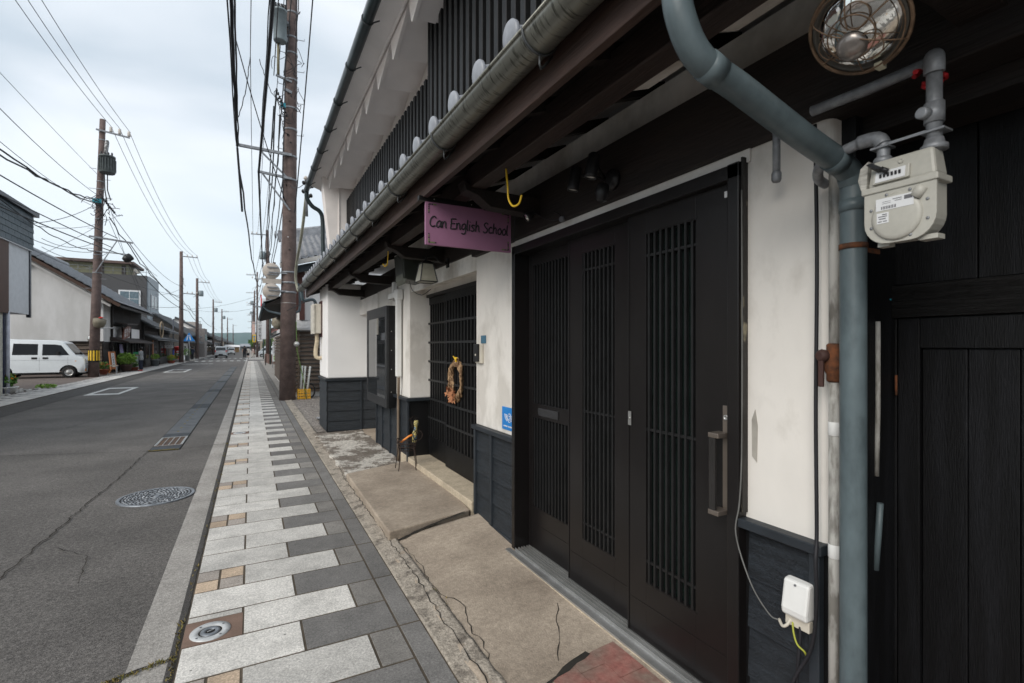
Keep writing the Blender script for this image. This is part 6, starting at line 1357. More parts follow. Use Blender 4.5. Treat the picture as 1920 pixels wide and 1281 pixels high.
b = MB(); b.box(xs, 36.9, 2.75, xs + .05, 45.3, 4.05); up = b.build('upper_lattice', BROWNX, t)
b = MB()
for k in range(52): y = 36.95 + k * .16; b.box(xs + .05, y, 2.76, xs + .09, y + .09, 4.04)
b.build('bars', BROWNX, up)
b = MB(); b.box(xs, 36.9, 4.06, xs + .04, 45.3, 4.25); b.build('white_frieze', PLASN, t)
b = MB()
for y in (36.85, 39.5, 41.9, 45.3): b.box(xs, y - .07, 1.8, xs + .1, y + .07, 4.3)
b.build('post', BROWNX, t)
b = MB()
for y in (37, 39.6, 42.0): b.box(xs, y, 2.08, xs + .03, y + (2.4 if y < 41 else 3.1), 2.72)
b.build('white_panel', PLASN, t)
b = MB(); b.hexa([(xs, 36.6, 1.86), (xs + .9, 36.6, 1.72), (xs + .9, 45.3, 1.72), (xs, 45.3, 1.86), (xs, 36.6, 2.08), (xs + .9, 36.6, 1.80), (xs + .9, 45.3, 1.80), (xs, 45.3, 2.08)]); b.build('lower_eave', BROWNW, t)
for y, w_ in ((37.0, 1.0), (38.6, 1.2), (40.6, 1.3), (42.6, 1.2)):
    b = MB(); b.box(xs + .01, y, .45, xs + .04, y + w_, 1.65); b.build('window', mat('shop_glass', (.10, .12, .12), .1, col2=(.22, .24, .22), scale=3), t)
b = MB()
for k in range(10): y = 36.7 + k * .92; b.box(xs + .0, y, 0, xs + .12, y + .10, 1.74)
b.build('shopfront_posts', BROWNX, t)
# flag cloth, boards, hanging sign
t = thing('carved_sign', 'tilted carved brown wooden sign with white characters under the dark lattice', 'sign', (-6.95, 41.5, 2.4))
b = MB(); b.prism([(-6.95, 37.5, 1.90), (-6.95, 39.2, 2.12), (-6.95, 39.7, 2.75), (-6.95, 38.8, 2.82), (-6.95, 37.9, 2.62)], (.08, 0, 0)); b.build('board', mat('carved_wood', (.15, .05, .03), .6), t)
text_mb('ほりや', .60, (-6.865, 38.62, 2.36), (0, .97, .12), (0, -.12, .97), STICK, t)
b = MB(); b.hexa([(-7.2, 37.1, 2.90), (-6.6, 37.1, 2.82), (-6.6, 40.2, 2.92), (-7.2, 40.2, 3.0), (-7.2, 37.1, 2.96), (-6.6, 37.1, 2.88), (-6.6, 40.2, 2.98), (-7.2, 40.2, 3.06)]); b.build('sign_roof', BROWNW, t)
t = thing('wooden_sign_stand', 'leaning wooden sign stand with a white strip of black characters', 'sign', (-6.8, 35.6, 0))
q0 = Vector((-6.83, 35.0, .25)); b = MB(); rr_ = Vector((.35, .94, 0)).normalized(); uu = Vector((-.10, .06, 1)).normalized(); nn = rr_.cross(uu)
def rectp(b, c, w_, h, th=.04):
    c = Vector(c); P = [c - rr_ * w_ / 2 - uu * h / 2, c + rr_ * w_ / 2 - uu * h / 2, c + rr_ * w_ / 2 + uu * h / 2, c - rr_ * w_ / 2 + uu * h / 2]; b.prism(P, nn * th)
rectp(b, (-6.93, 35.3, .72), .52, 1.0, -.05); b.build('board', WOODO, t)
b = MB(); rectp(b, Vector((-6.93, 35.3, .74)) + nn * .002, .24, .78, .01); b.build('white_strip', STICK, t)
text_mb('大\n和\n屋\n漆\n器', .145, Vector((-6.93, 35.3, .74)) + nn * .016, rr_, uu, INK, t)
b = MB(); b.bar((-7.08, 35.15, 0), (-6.96, 35.2, .3), .05, .05); b.bar((-6.78, 35.5, 0), (-6.88, 35.45, .3), .05, .05); b.bar((-7.2, 35.6, 0), (-7.0, 35.4, .8), .05, .05); b.build('legs', WOODO, t)
t = thing('sandwich_board', 'white and green standing board the woman is reading', 'sign', (-6.5, 38.3, 0))
b = MB(); b.hexa([(-6.62, 38.1, .2), (-6.28, 38.1, .2), (-6.24, 38.2, .2), (-6.60, 38.2, .2), (-6.52, 38.3, 1.15), (-6.18, 38.3, 1.15), (-6.18, 38.36, 1.15), (-6.52, 38.36, 1.15)]); b.build('board', mat('pale_board', (.5, .56, .58), .5), t)
b = MB(); b.hexa([(-6.54, 38.22, .93), (-6.19, 38.22, .93), (-6.19, 38.25, .93), (-6.54, 38.25, .93), (-6.51, 38.29, 1.16), (-6.17, 38.29, 1.16), (-6.17, 38.31, 1.16), (-6.51, 38.31, 1.16)]); b.build('header', GREEN, t)
b = MB(); b.bar((-6.6, 38.15, 0), (-6.6, 38.2, .3), .04, .04); b.bar((-6.27, 38.15, 0), (-6.27, 38.2, .3), .04, .04); b.bar((-6.4, 38.6, 0), (-6.35, 38.33, 1.1), .04, .04); b.build('legs', GALV, t)
b = MB(); b.hexa([(-7.0, 37.5, .55), (-6.98, 37.5, .55), (-6.98, 38.4, .75), (-7.0, 38.4, .75), (-7.05, 37.4, 1.65), (-7.03, 37.4, 1.65), (-7.03, 38.1, 1.65), (-7.05, 38.1, 1.65)]); tag(b.build('cloth_banner', mat('violet_cloth', (.45, .42, .55), .9, col2=(.15, .13, .35), scale=5)), 'pale violet cloth banner hanging in the storehouse shopfront', 'banner')
t = thing('low_bench', 'small grey bench beside the leaning wooden sign stand', 'bench', (-6.75, 34.6, 0)); b = MB(); b.box(-7.1, 34.3, .42, -6.55, 34.55, .47); b.build('seat', CONC, t)
for x, y in ((-7.05, 34.33), (-6.6, 34.33), (-7.05, 34.5), (-6.6, 34.5)): b = MB(); b.box(x - .02, y - .02, 0, x + .02, y + .02, .42); b.build('leg', GALV, t)
# houses further on
shop('tiled_shop', 'low dark wooden shop with tiled eaves beyond the white storehouse', -7.1, 45.6, 52.0, 3.35, BROWNX, side=-1, eave=.75, rise=1.7, lower=BROWNX, upper=BLACKT, eave2=2.35, windows=3)
shop('lantern_shop', 'dark shop with round hoop ornament before the postbox', -7.05, 52.2, 58.0, 3.15, BROWNX, side=-1, eave=.8, rise=1.6, lower=BLACKT, upper=BROWNX, eave2=2.3, windows=1)
b = MB(); b.tube(smooth([(-6.35, 48.0 + .75 * math.cos(a), 2.85 + .62 * math.sin(a)) for a in [2 * math.pi * k / 14 for k in range(15)]], 3), .05, 6, cap=False); tag(b.build('round_hoop', mat('cane_hoop', (.35, .27, .18), .7)), 'large pale cane hoop fixed above the lower eave of the dark shops', 'hoop')
b = MB(); b.box(-6.95, 48.2, .0, -7.0, 48.6, 2.0); tag(b.build('orange_door_post', WOODO), 'orange wooden post by the dark shop doorway', 'post')
t = thing('shop_signboard', 'white shop signboard lettered AWAYA behind the blue flagpole', 'sign', (-6.4, 55, 2)); b = MB(); b.box(-6.99, 54.6, 1.36, -6.34, 54.66, 1.90); b.build('board', STICK, t)
text_mb('AWAYA', .22, (-6.66, 54.59, 1.70), (1, 0, 0), (0, 0, 1), INK, t); text_mb('あわや', .13, (-6.66, 54.59, 1.47), (1, 0, 0), (0, 0, 1), INK, t)
t = thing('flagpole', 'slim dark flagpole with blue base beside the postbox', 'pole', (-6.5, 56, 0)); b = MB(); b.tube([(-6.5, 56, 1.2), (-6.5, 56, 4.1)], .05, 8); b.build('shaft', mat('slate_pole', (.07, .08, .10), .5), t); b = MB(); b.tube([(-6.5, 56, 0), (-6.5, 56, 1.2)], .075, 8); b.build('base', mat('blue_base', (.03, .07, .35), .5), t)
t = thing('postbox', 'round red cylindrical postbox at the edge of the left pavement', 'postbox', (-6.42, 58.2, 0))
b = MB(); c = (-6.42, 58.2, 0); b.lathe([(.30, 0), (.30, .12), (.26, .14), (.26, 1.05), (.30, 1.08), (.30, 1.36), (.34, 1.38), (.33, 1.44), (.2, 1.52), (0, 1.55)], c, n=20); b.build('body', REDP, t)
b = MB(); b.box(-6.42, 57.88, 1.16, -6.2, 57.93, 1.22); b.build('slot', BLACKP, t); b = MB(); b.box(-6.46, 57.91, .62, -6.25, 57.935, .9); b.box(-6.46, 57.89, .98, -6.25, 57.935, 1.08); b.build('notice', STICK, t)
t = thing('crossing_sign', 'blue triangular crossing sign with white figures beside the second left pole', 'road sign', (-5.65, 60, 0))
b = MB(); b.prism([(-6.15, 60, 2.05), (-5.1, 60, 2.05), (-5.62, 60, 2.95)], (0, .02, 0)); b.build('panel', BLUE, t)
b = MB(); b.prism([(-5.85, 59.99, 2.15), (-5.77, 59.99, 2.15), (-5.70, 59.99, 2.5), (-5.78, 59.99, 2.55)], (0, .008, 0)); b.prism([(-5.55, 59.99, 2.15), (-5.44, 59.99, 2.15), (-5.52, 59.99, 2.55), (-5.62, 59.99, 2.5)], (0, .008, 0))
for x in (-5.72, -5.55): b.lathe([(.055, 0), (.055, .005), (0, .006)], (x, 59.99, 2.62), (0, -1, 0), n=10)
b.build('white_figures', STICK, t); b = MB(); b.tube([(-5.62, 60.06, -.05), (-5.62, 60.06, 2.7)], .04, 8); b.build('post', GALV, t)
t = thing('convex_mirror', 'small convex mirror on a grey post in front of the storehouse boards', 'mirror', (-7.35, 33.4, 0)); b = MB(); b.tube([(-7.35, 33.4, 0), (-7.35, 33.4, 1.85)], .03, 8); b.build('post', GALV, t); b = MB(); b.lathe([(.16, -.03), (.19, 0), (.17, .03), (.1, .05), (0, .06)], (-7.45, 33.3, 1.92), (-.3, -1, 0), n=18); b.build('mirror', MIRR, t)
t = thing('orange_pole', 'orange pipe pole with bent grey arm next to the tall pole', 'pole', (-7.12, 33.0, 0)); b = MB(); b.tube([(-7.12, 33, 0), (-7.12, 33, 2.1)], .035, 8); b.build('shaft', mat('orange_pole_paint', (.45, .09, .03), .6), t); b = MB(); b.tube(smooth([(-7.12, 33, 2.1), (-7.12, 33, 2.35), (-7.0, 33, 2.45), (-6.4, 32.9, 2.48)], 5), .03, 8); b.build('arm', GALV, t)
# buildings behind
t = thing('dark_brick_building', 'tall dark brick building with olive penthouse behind the storehouse roof', 'building', (-12, 64, 0))
b = MB(); b.box(-9.45, 62, 0, -22, 68, 8.75); b.build('brick_wall', BRICKD, t); b = MB(); b.box(-9.25, 62.1, 0, -9.45, 67.9, 8.7); b.build('side_cladding', GREYW, t)
b = MB(); b.box(-11.1, 62.6, 8.75, -17.0, 67, 9.85); b.build('penthouse', OLIVE, t); b = MB(); b.box(-10.5, 62.0, 9.85, -17.4, 67.4, 10.1); b.build('penthouse_roof', mat('brown_fascia', (.12, .08, .07), .7), t)
b = MB(); b.box(-11.75, 61.93, 5.4, -9.95, 61.99, 7.2); w_ = b.build('window', STICK, t); b = MB(); b.box(-11.6, 61.9, 5.4, -10.1, 61.93, 7.05); b.build('pane', mat('pale_pane', (.12, .17, .2), .1), w_)
b = MB(); b.box(-10.87, 61.88, 5.4, -10.83, 61.9, 7.05); b.box(-11.6, 61.88, 6.3, -10.1, 61.9, 6.34); b.build('bars', STICK, w_)
b = MB(); b.box(-9.2, 63.0, 5.6, -9.25, 66.6, 6.9); w_ = b.build('window', CARG, t); b = MB(); b.box(-9.17, 62.9, 5.5, -9.2, 63.0, 7.0); b.box(-9.17, 64.7, 5.5, -9.2, 64.85, 7.0); b.box(-9.17, 66.6, 5.5, -9.2, 66.7, 7.0); b.build('frame', STICK, w_)
b = MB()
for k in range(14): x = -9.5 - k * .9; b.tube([(x, 62.1, 8.75), (x, 62.1, 9.45)], .02, 4)
for z in (9.1, 9.45): b.tube([(-9.4, 62.1, z), (-21, 62.1, z)], .02, 4); b.tube([(-9.4, 62.1, z), (-9.4, 67.9, z)], .02, 4)
b.build('roof_railing', GALV, t)
b = MB(); b.lathe([(.05, 0), (.25, .3), (.32, .35), (.3, .45)], (-10.6, 63, 9.0), (.5, -.6, .6), n=14); b.tube([(-10.6, 63, 8.75), (-10.6, 63, 9.1)], .18, 8); b.build('roof_fan', BEIGE, t)
for x_, x2_ in ((-13.5, -13.0), (-11.6, -11.25)): b = MB(); b.box(x_, 62.55, 8.8, x2_, 62.6, 9.75); b.build('penthouse_door', mat('bronze_door', (.05, .04, .035), .5), t)
shop('gabled_house', 'brown gabled house with white lower front beyond the postbox', -6.9, 64.3, 72, 3.3, mat('taupe_render', (.16, .14, .12), .9), side=-1, rise=2.2, eave=.7, lower=PLASN, eave2=2.3, windows=2)
shop('black_eaved_shop', 'black shop with sagging tiled eave near the yellow banded pole', -6.8, 72.3, 82, 3.2, BROWNX, side=-1, rise=2.0, lower=WOODM, eave2=2.3, windows=2)
shop('white_gable_house', 'white gabled house past the silver van on the left', -6.9, 88, 98, 3.9, PLASN, side=-1, rise=1.8, lower=BROWNX, windows=2)
shop('distant_house', 'small white fronted house at the left beyond the third pole', -6.8, 99, 118, 3.6, PLASN, side=-1, rise=1.8, lower=BROWNX, upper=BROWNX, eave2=2.3, windows=3)
shop('distant_house', 'grey roofed house farthest down on the left side', -6.8, 119, 150, 3.2, PLAS, side=-1, rise=1.8, lower=BROWNX, windows=4)
shop('distant_house', 'long low house closing the left row before the hill', -6.5, 152, 230, 3.0, BEIGE, side=-1, rise=1.6, lower=BROWNX, windows=5)
t = thing('beige_block', 'beige flat roofed block with three small windows above the roofs on the left', 'building', (-14, 100, 0)); b = MB(); b.box(-8.4, 100, 0, -20, 112, 5.75); b.build('wall', mat('pale_block', (.40, .36, .33), .9), t)
for x in (-11.3, -10.4, -9.5): b = MB(); b.box(x, 99.93, 4.9, x + .6, 99.99, 5.2); b.build('window', BLACKP, t)
t = thing('grey_concrete_house', 'plain grey concrete house front just behind the third left pole', 'house', (-7, 84, 0)); b = MB(); b.box(-5.9, 83, 0, -9, 87.5, 4.1); b.build('wall', mat('grey_conc', (.22, .20, .19), .9), t); b = MB(); b.box(-5.88, 83.5, 2.4, -5.9, 87, 3.2); b.build('window', CARG, t)
# right side further on
shop('brown_fronted_shop', 'brown brick fronted shop behind the white lit sign', 2.3, 40, 50, 3.4, PINKW, side=1, rise=1.6, eave=.5, lower=mat('pale_shopfront', (.4, .36, .33), .8), windows=1)
t = thing('red_and_white_building', 'building with red and white vertical panels on the right', 'building', (3, 54, 0)); b = MB(); b.box(2.4, 52, 0, 8, 57.8, 5.4); b.build('wall', PLASN, t)
for q in ((2.36, 52.1, 3.2, 2.4, 54.2, 5.3), (2.36, 55.8, 3.2, 2.4, 57.4, 5.3), (2.45, 51.96, 3.6, 4.5, 52.0, 5.5)): b = MB(); b.box(*q); b.build('red_panel', mat('brick_red', (.42, .10, .07), .7), t)
b = MB(); b.box(2.37, 54.3, 1.0, 2.4, 55.7, 4.6); b.build('window', CARG, t)
t = thing('tall_banner_sign', 'tall white sign with red stripe high on the right', 'sign', (1.2, 62, 0)); b = MB(); b.box(1.02, 61.9, 2.3, 1.5, 62.1, 6.9); b.build('panel', STICK, t); b = MB(); b.box(.93, 61.88, 3.5, 1.04, 62.0, 7.3); b.build('red_stripe', REDP, t); b = MB(); b.tube([(1.5, 62, 0), (1.5, 62, 7)], .07, 8); b.build('post', GALV, t)
t = thing('vertical_shop_sign', 'long white vertical sign with six black characters on the right', 'sign', (.85, 60, 2)); b = MB(); b.box(.60, 59.9, 2.08, 1.08, 60.05, 4.4); b.build('panel', STICK, t)
text_mb('中\n村\n屋\n呉\n服\n店', .345, (.84, 59.89, 3.2), (1, 0, 0), (0, 0, 1), INK, t); b = MB(); b.bar((.6, 60, 4.4), (1.6, 60, 4.4), .05, .05); b.bar((1.08, 60, 2.3), (1.6, 60, 2.3), .05, .05); b.tube([(1.6, 60, 0), (1.6, 60, 4.6)], .06, 8); b.build('bracket', GALV, t)
t = thing('yellow_sign', 'small yellow vertical sign hanging beyond the white six character sign', 'sign', (.3, 76, 2.5)); b = MB(); b.box(.16, 76, 2.1, .55, 76.1, 3.15); b.build('panel', YEL, t); b = MB(); b.lathe([(.12, 0), (.12, .02), (0, .03)], (.36, 76, 2.85), (0, -1, 0), n=12); b.box(.30, 75.98, 2.2, .42, 76, 2.65); b.build('mark', BLUE, t); b = MB(); b.bar((.5, 76.1, 3.1), (.9, 76.1, 3.1), .05, .05); b.build('bracket', GALV, t)
t = thing('pink_banner', 'pale pink hanging banner above the yellow sign', 'banner', (.3, 80, 4)); b = MB(); b.box(.1, 80, 3.2, .5, 80.06, 5.1); b.build('cloth', mat('pale_pink', (.55, .30, .26), .8, col2=(.6, .5, .45), scale=3), t); b = MB(); b.bar((.1, 80, 5.1), (.9, 80, 5.1), .04, .04); b.build('bar', GALV, t)
for (x, y, z, lab) in ((1.42, 46, 4.6, 'nearer slim street lamp arching over the right pavement'), (1.3, 66, 4.0, 'farther slim street lamp behind the white vertical sign')):
    t = thing('street_lamp', lab, 'street lamp', (x, y, 0)); b = MB(); b.tube([(x, y, 0), (x, y, z)], .07, 8); b.tube(smooth([(x, y, z), (x - .3, y, z + .12), (x - .9, y, z + .25)], 4), .04, 6); b.build('post', mat('dark_green_post', (.04, .06, .055), .5), t); b = MB(); b.hexa([(x - 1.3, y - .08, z + .26), (x - .6, y - .1, z + .10), (x - .6, y + .1, z + .10), (x - 1.3, y + .08, z + .26), (x - 1.3, y - .08, z + .32), (x - .6, y - .1, z + .24), (x - .6, y + .1, z + .24), (x - 1.3, y + .08, z + .32)]); b.build('lamp_head', GALV, t)
b = MB(); b.box(1.3, 47.5, 0, 2.3, 50.9, .78); b.box(1.1, 50.5, 0, 1.35, 51.2, .85); tag(b.build('low_wall', mat('reddish_wall', (.20, .13, .11), .9)), 'low reddish wall at the foot of the second right pole', 'wall')
b = MB(); b.tube([(1.02, 44, 0), (1.02, 44, .75)], .03, 8); tag(b.build('bollard', BLACKP), 'thin black bollard at the end of the right pavement', 'bollard')
b = MB(); b.box(1.38, 30.2, 0, 1.42, 30.3, .62); tag(b.build('dark_post', BLACKP), 'short dark post left of the grey pot', 'post')
shop('distant_right_house', 'cream house beyond the crossing on the right', 3.0, 84, 100, 3.6, BEIGE, side=1, rise=1.8, lower=BROWNX, windows=3)
shop('distant_right_house', 'pinkish house further along on the right', 2.2, 101, 125, 4.2, PINKW, side=1, rise=1.6, lower=BROWNX, windows=3)
shop('distant_right_house', 'farthest grey house on the right side', 1.8, 126, 190, 3.4, BEIGE, side=1, rise=1.6, lower=BROWNX, windows=4)
t = thing('end_building', 'low grey roofed building closing the street under the hill', 'building', (-2, 240, 0)); b = MB(); b.box(-4.2, 240, -.3, 3, 252, 1.55); b.build('wall', mat('dark_grey_wall', (.12, .13, .14), .8), t); b = MB(); b.hexa([(-4.6, 239, 1.55), (3.4, 239, 1.55), (3.4, 253, 1.55), (-4.6, 253, 1.55), (-4.0, 243, 2.7), (3, 243, 2.7), (3, 249, 2.7), (-4.0, 249, 2.7)]); b.build('roof', TILEG, t)  # plain dark grey wall colour under a grey roof
t = thing('timber_kiosk', 'small tan timber kiosk with white roof beyond the vans', 'kiosk', (-3.5, 150, 0)); b = MB(); b.box(-4.9, 150, 0, -2.9, 154, 1.4); b.build('wall', mat('tan_boards', (.30, .20, .10), .8), t); b = MB(); b.hexa([(-6.2, 149.6, 1.4), (-2.6, 149.6, 1.4), (-2.6, 154, 1.4), (-6.2, 154, 1.4), (-6.0, 150, 2.0), (-2.8, 150, 1.9), (-2.8, 154, 1.9), (-6.0, 154, 2.0)]); b.build('roof', PLASN, t)
def tree(x, y, H_, cr, label, seed):
    t = thing('street_tree', label, 'tree', (x, y, 0)); b = MB(); b.tube([(x, y, -.1), (x + .05, y, H_ * .4), (x, y, H_ * .8)], [.12, .09, .04], 8)
    r = random.Random(seed)
    for k in range(6): a = r.uniform(0, 6.28); z = H_ * r.uniform(.35, .7); b.tube([(x, y, z), (x + math.cos(a) * cr * .6, y + math.sin(a) * cr * .6, z + cr * .5)], [.05, .02], 5)
    b.build('trunk', BROWNX, t); b = MB()
    for k in range(9): a = r.uniform(0, 6.28); q = r.uniform(0, cr * .6); foliage(b, (x + math.cos(a) * q, y + math.sin(a) * q, H_ * r.uniform(.5, .9)), cr * .45, cr * .45, cr * .4, 90, .16, seed + k)
    b.build('crown', LEAF, t)
tree(.3, 112, 3.0, 1.0, 'small green street tree at the far right kerb', 3)
tree(2.4, 81, 2.6, 1.1, 'bushy tree behind the white minivan on the right', 8)
b = MB(); r = random.Random(90)
for (ax_, ay, bx, by, n) in ((-.325, 2.3, -.33, 3.25, 260), (-.33, 2.9, -.62, 2.80, 190), (-.62, 2.8, -.95, 2.70, 70), (-1.33, 8.83, -.95, 8.76, 160), (-.34, 8.85, -.30, 8.98, 40), (-.325, 3.3, -.325, 9, 160), (1.0, 2.6, .99, 2.9, 20)):
    for k in range(n):
        t_ = r.random() ** .8; x = ax_ + (bx - ax_) * t_ + r.gauss(0, .009); y = ay + (by - ay) * t_ + r.gauss(0, .009); h = r.uniform(.004, .016); a = r.uniform(0, 6.28); d = Vector((math.cos(a), math.sin(a), 0)) * h * .35; l = Vector((r.uniform(-1, 1), r.uniform(-1, 1), 0)) * h
        z = -.022 if x < -.3 else .02
        b.quad((x - d.x, y - d.y, z), (x + d.x, y + d.y, z), (x + d.x * .3 + l.x, y + d.y * .3 + l.y, z + h), (x - d.x * .3 + l.x, y - d.y * .3 + l.y, z + h))
o = b.build('kerb_weeds', mat('dry_moss', (.10, .11, .03), .9, col2=(.26, .18, .06), scale=45)); o['kind'] = 'stuff'; o['label'] = 'tiny dry weeds and moss in the kerb joint and road cracks'; o['category'] = 'weeds'
# ------------------------------------------------------------------ hill
b = MB(); nx, ny = 120, 14; ids = []
for j in range(ny + 1):
    for i in range(nx + 1):
        x = -1500 + 2600 * i / nx; y = 1900 + 900 * j / ny; v = math.sin(math.pi * j / ny * .5)
        z = -3 + (66 + 14 * noise.noise((x * .004, 1.3, 0)) + 8 * noise.noise((x * .012, 4.1, 0)) + 2.5 * noise.noise((x * .05, 2, 0)) - .012 * (x + 100)) * v * (1 + .15 * noise.noise((x * .006, y * .006, 0)))
        ids.append(len(b.v)); b.v.append((x, y, z))
for j in range(ny):
    for i in range(nx): b.face([ids[j * (nx + 1) + i], ids[j * (nx + 1) + i + 1], ids[(j + 1) * (nx + 1) + i + 1], ids[(j + 1) * (nx + 1) + i]], True)
struct(b.build('hill', HILLM))

# ------------------------------------------------------------------ vehicles
def vehicle(name, label, cat, loc, rz, low, up, arches, W, belt, mats, wins, s=1.0, lights=(), tumble=.10, wr=.28, handles=(), rear=None, front=None):
    t = thing(name, label, cat, loc, rz, local=True); t.scale = (s, s, s)
    b = MB(); hw = W / 2
    def wy(z): return hw - max(0, z - belt) * tumble / .8
    P = []
    for p in low: P.append(p)
    # lower profile with arches along the bottom edge, front to back
    zb = min(p[1] for p in low); bottom = []
    xs_ = sorted(arches, reverse=True)
    for ax_ in xs_:
        for k in range(9): a = math.pi * k / 8; bottom.append((ax_ + (wr + .07) * math.cos(a), max(zb, wr + (wr + .07) * math.sin(a))))
    prof = low + up          # low: rear-bottom -> ... ; we walk: front bottom, front face, hood, (up) windscreen, roof, rear, rear bottom, then bottom w/ arches
    lowp = [q for q in low]
    full = lowp + up + [lowp[0]]
    outline = lowp[:]        # from front-bottom up to belt front
    outline_up = up          # belt front ... roof ... belt rear
    rearp = rear_low
    side = outline + [up[-1]] + rearp + bottom[::-1]
    for sgn in (1, -1):
        a = b.pts([(p[0], sgn * wy(p[1]), p[1]) for p in side]); b.face(a if sgn == 1 else a[::-1])
        a = b.pts([(p[0], sgn * wy(p[1]), p[1]) for p in [outline[-1]] + up]); b.face(a if sgn == 1 else a[::-1])
    skin = outline + up + rearp
    for p, q in zip(skin[:-1], skin[1:]): b.quad((p[0], wy(p[1]), p[1]), (p[0], -wy(p[1]), p[1]), (q[0], -wy(q[1]), q[1]), (q[0], wy(q[1]), q[1]))
    b.quad((skin[0][0], hw, zb), (skin[0][0], -hw, zb), (skin[-1][0], -hw, zb), (skin[-1][0], hw, zb))
    import bmesh
    o = b.build('body', mats, t); bm = bmesh.new(); bm.from_mesh(o.data); bmesh.ops.remove_doubles(bm, verts=bm.verts, dist=.001); bmesh.ops.recalc_face_normals(bm, faces=bm.faces); bm.to_mesh(o.data); bm.free()
    bv = o.modifiers.new('bevel', 'BEVEL'); bv.width = .035; bv.segments = 3; bv.limit_method = 'ANGLE'; bv.angle_limit = R(25)
    for p in o.data.polygons: p.use_smooth = True
    for ax_ in arches:
        for sgn in (1, -1):
            b = MB(); b.lathe([(wr * .6, -.09), (wr * .95, -.09), (wr, -.07), (wr, .07), (wr * .95, .09), (wr * .62, .09)], (ax_, sgn * (hw - .10), wr), (0, sgn, 0), n=24, cap=False); wh = b.build('wheel', RUB, t)
            b = MB(); b.lathe([(wr * .64, .085), (wr * .60, .05), (wr * .35, .06), (wr * .2, .085), (0, .085)], (ax_, sgn * (hw - .10), wr), (0, sgn, 0), n=20, cap=False); b.build('rim', ALU, wh)
    for pts in wins:
        for sgn in (1, -1):
            b = MB(); b.prism([(p[0], sgn * (wy(p[1]) + .004), p[1]) for p in pts], (0, -sgn * .02, 0)); b.build('side_window', CARG, t)
    for (a, c, inset) in ((outline[-1], up[0], .12),) if front is None else front:
        a = Vector((a[0], 0, a[1])); c = Vector((c[0], 0, c[1])); d = (c - a).normalized(); n = Vector((d.z, 0, -d.x))
        a2 = a + d * .06 + n * .006; c2 = c - d * .07 + n * .006; b = MB()
        b.prism([(a2.x, wy(a2.z) - inset, a2.z), (a2.x, -wy(a2.z) + inset, a2.z), (c2.x, -wy(c2.z) + inset, c2.z), (c2.x, wy(c2.z) - inset, c2.z)], -n * .02); b.build('windscreen', CARG, t)
    for q in handles:
        for sgn in (1, -1): b = MB(); b.box(q[0], sgn * (hw - .01), q[1], q[0] + .2, sgn * (hw + .012), q[1] + .09); b.build('door_handle', BLACKP, t)
    for (x0, y0, z0, x1, y1, z1, mm, nm) in lights: b = MB(); b.box(x0, y0, z0, x1, y1, z1); b.build(nm, mm, t, bevel=.008)
    return t
rear_low = [(-1.70, .95), (-1.72, .30)]
low = [(1.64, .24), (1.67, .45), (1.665, .78), (1.58, 1.0), (1.32, 1.07)]; up = [(.86, 1.72), (.60, 1.82), (-1.45, 1.87), (-1.62, 1.78), (-1.70, 1.06)]
LG = [(1.56, -.735, .64, 1.665, -.56, .90, LENSC, 'headlight'), (1.56, .56, .64, 1.665, .735, .90, LENSC, 'headlight'), (1.60, -.70, .32, 1.675, -.52, .44, LENSO, 'indicator'), (1.60, .52, .32, 1.675, .70, .44, LENSO, 'indicator'), (1.655, -.45, .52, 1.668, .45, .60, BLACKP, 'grille'), (1.655, -.50, .66, 1.668, .50, .70, BLACKP, 'grille')]
for x in (1.02, -.02, -1.05): 
    LG.append((x - .004, -.7395, .34, x + .004, -.733, 1.0, GREYINK, 'door_seam'))
LG.append((-1.6, -.7398, .86, 1.2, -.733, .868, GREYINK, 'body_crease')); LG.append((.60, -.80, 1.12, .72, -.735, 1.27, BLACKP, 'door_mirror')); LG.append((1.28, -.742, .80, 1.34, -.733, .83, LENSO, 'side_marker'))
vehicle('parked_van', 'white kei van parked nose to the street beside the storehouse', 'van', (-8.89, 31.95, -.02), 0, low, up, (1.05, -1.30), 1.475, 1.06, CARW,
        [[(1.08, 1.10), (.76, 1.58), (.52, 1.62), (.08, 1.63), (.08, 1.10)], [(-.08, 1.12), (-.08, 1.64), (-.95, 1.66), (-.98, 1.12)], [(-1.14, 1.13), (-1.12, 1.66), (-1.50, 1.66), (-1.56, 1.13)]], lights=LG, handles=((-.30, .92), (.10, .92)))
rear_low = [(-2.0, .95), (-2.02, .35)]
low = [(2.0, .30), (2.05, .55), (1.95, .85), (1.55, 1.05)]; up = [(.95, 1.78), (.6, 1.88), (-1.65, 1.88), (-1.85, 1.78), (-2.0, 1.10)]
LV = [(-2.05, -.82, .95, -1.97, -.70, 1.25, REDP, 'tail_light'), (-2.05, .70, .95, -1.97, .82, 1.25, REDP, 'tail_light'), (-2.035, -.32, .50, -2.0, .32, .66, BLACKP, 'number_plate'), (-2.06, -.8, .33, -1.98, .8, .48, BLACKP, 'rear_bumper')]
vehicle('silver_van', 'silver van seen from behind driving away on the left lane', 'van', (-3.6, 78.2, -.03), R(90), low, up, (1.25, -1.3), 1.66, 1.10, CARS, [[(.9, 1.15), (.6, 1.6), (-1.6, 1.6), (-1.7, 1.15)]], s=.82, lights=LV, front=(((-1.86, 1.80), (-1.995, 1.15), .1), (low[-1], up[0], .1)))
vehicle('white_van', 'small white van with lit tail lights ahead of the silver van', 'van', (-3.3, 107, -.03), R(90), low, up, (1.25, -1.3), 1.66, 1.10, CARW, [[(.9, 1.15), (.6, 1.6), (-1.6, 1.6), (-1.7, 1.15)]], s=.70, lights=LV, front=(((-1.86, 1.80), (-1.995, 1.15), .1), (low[-1], up[0], .1)))
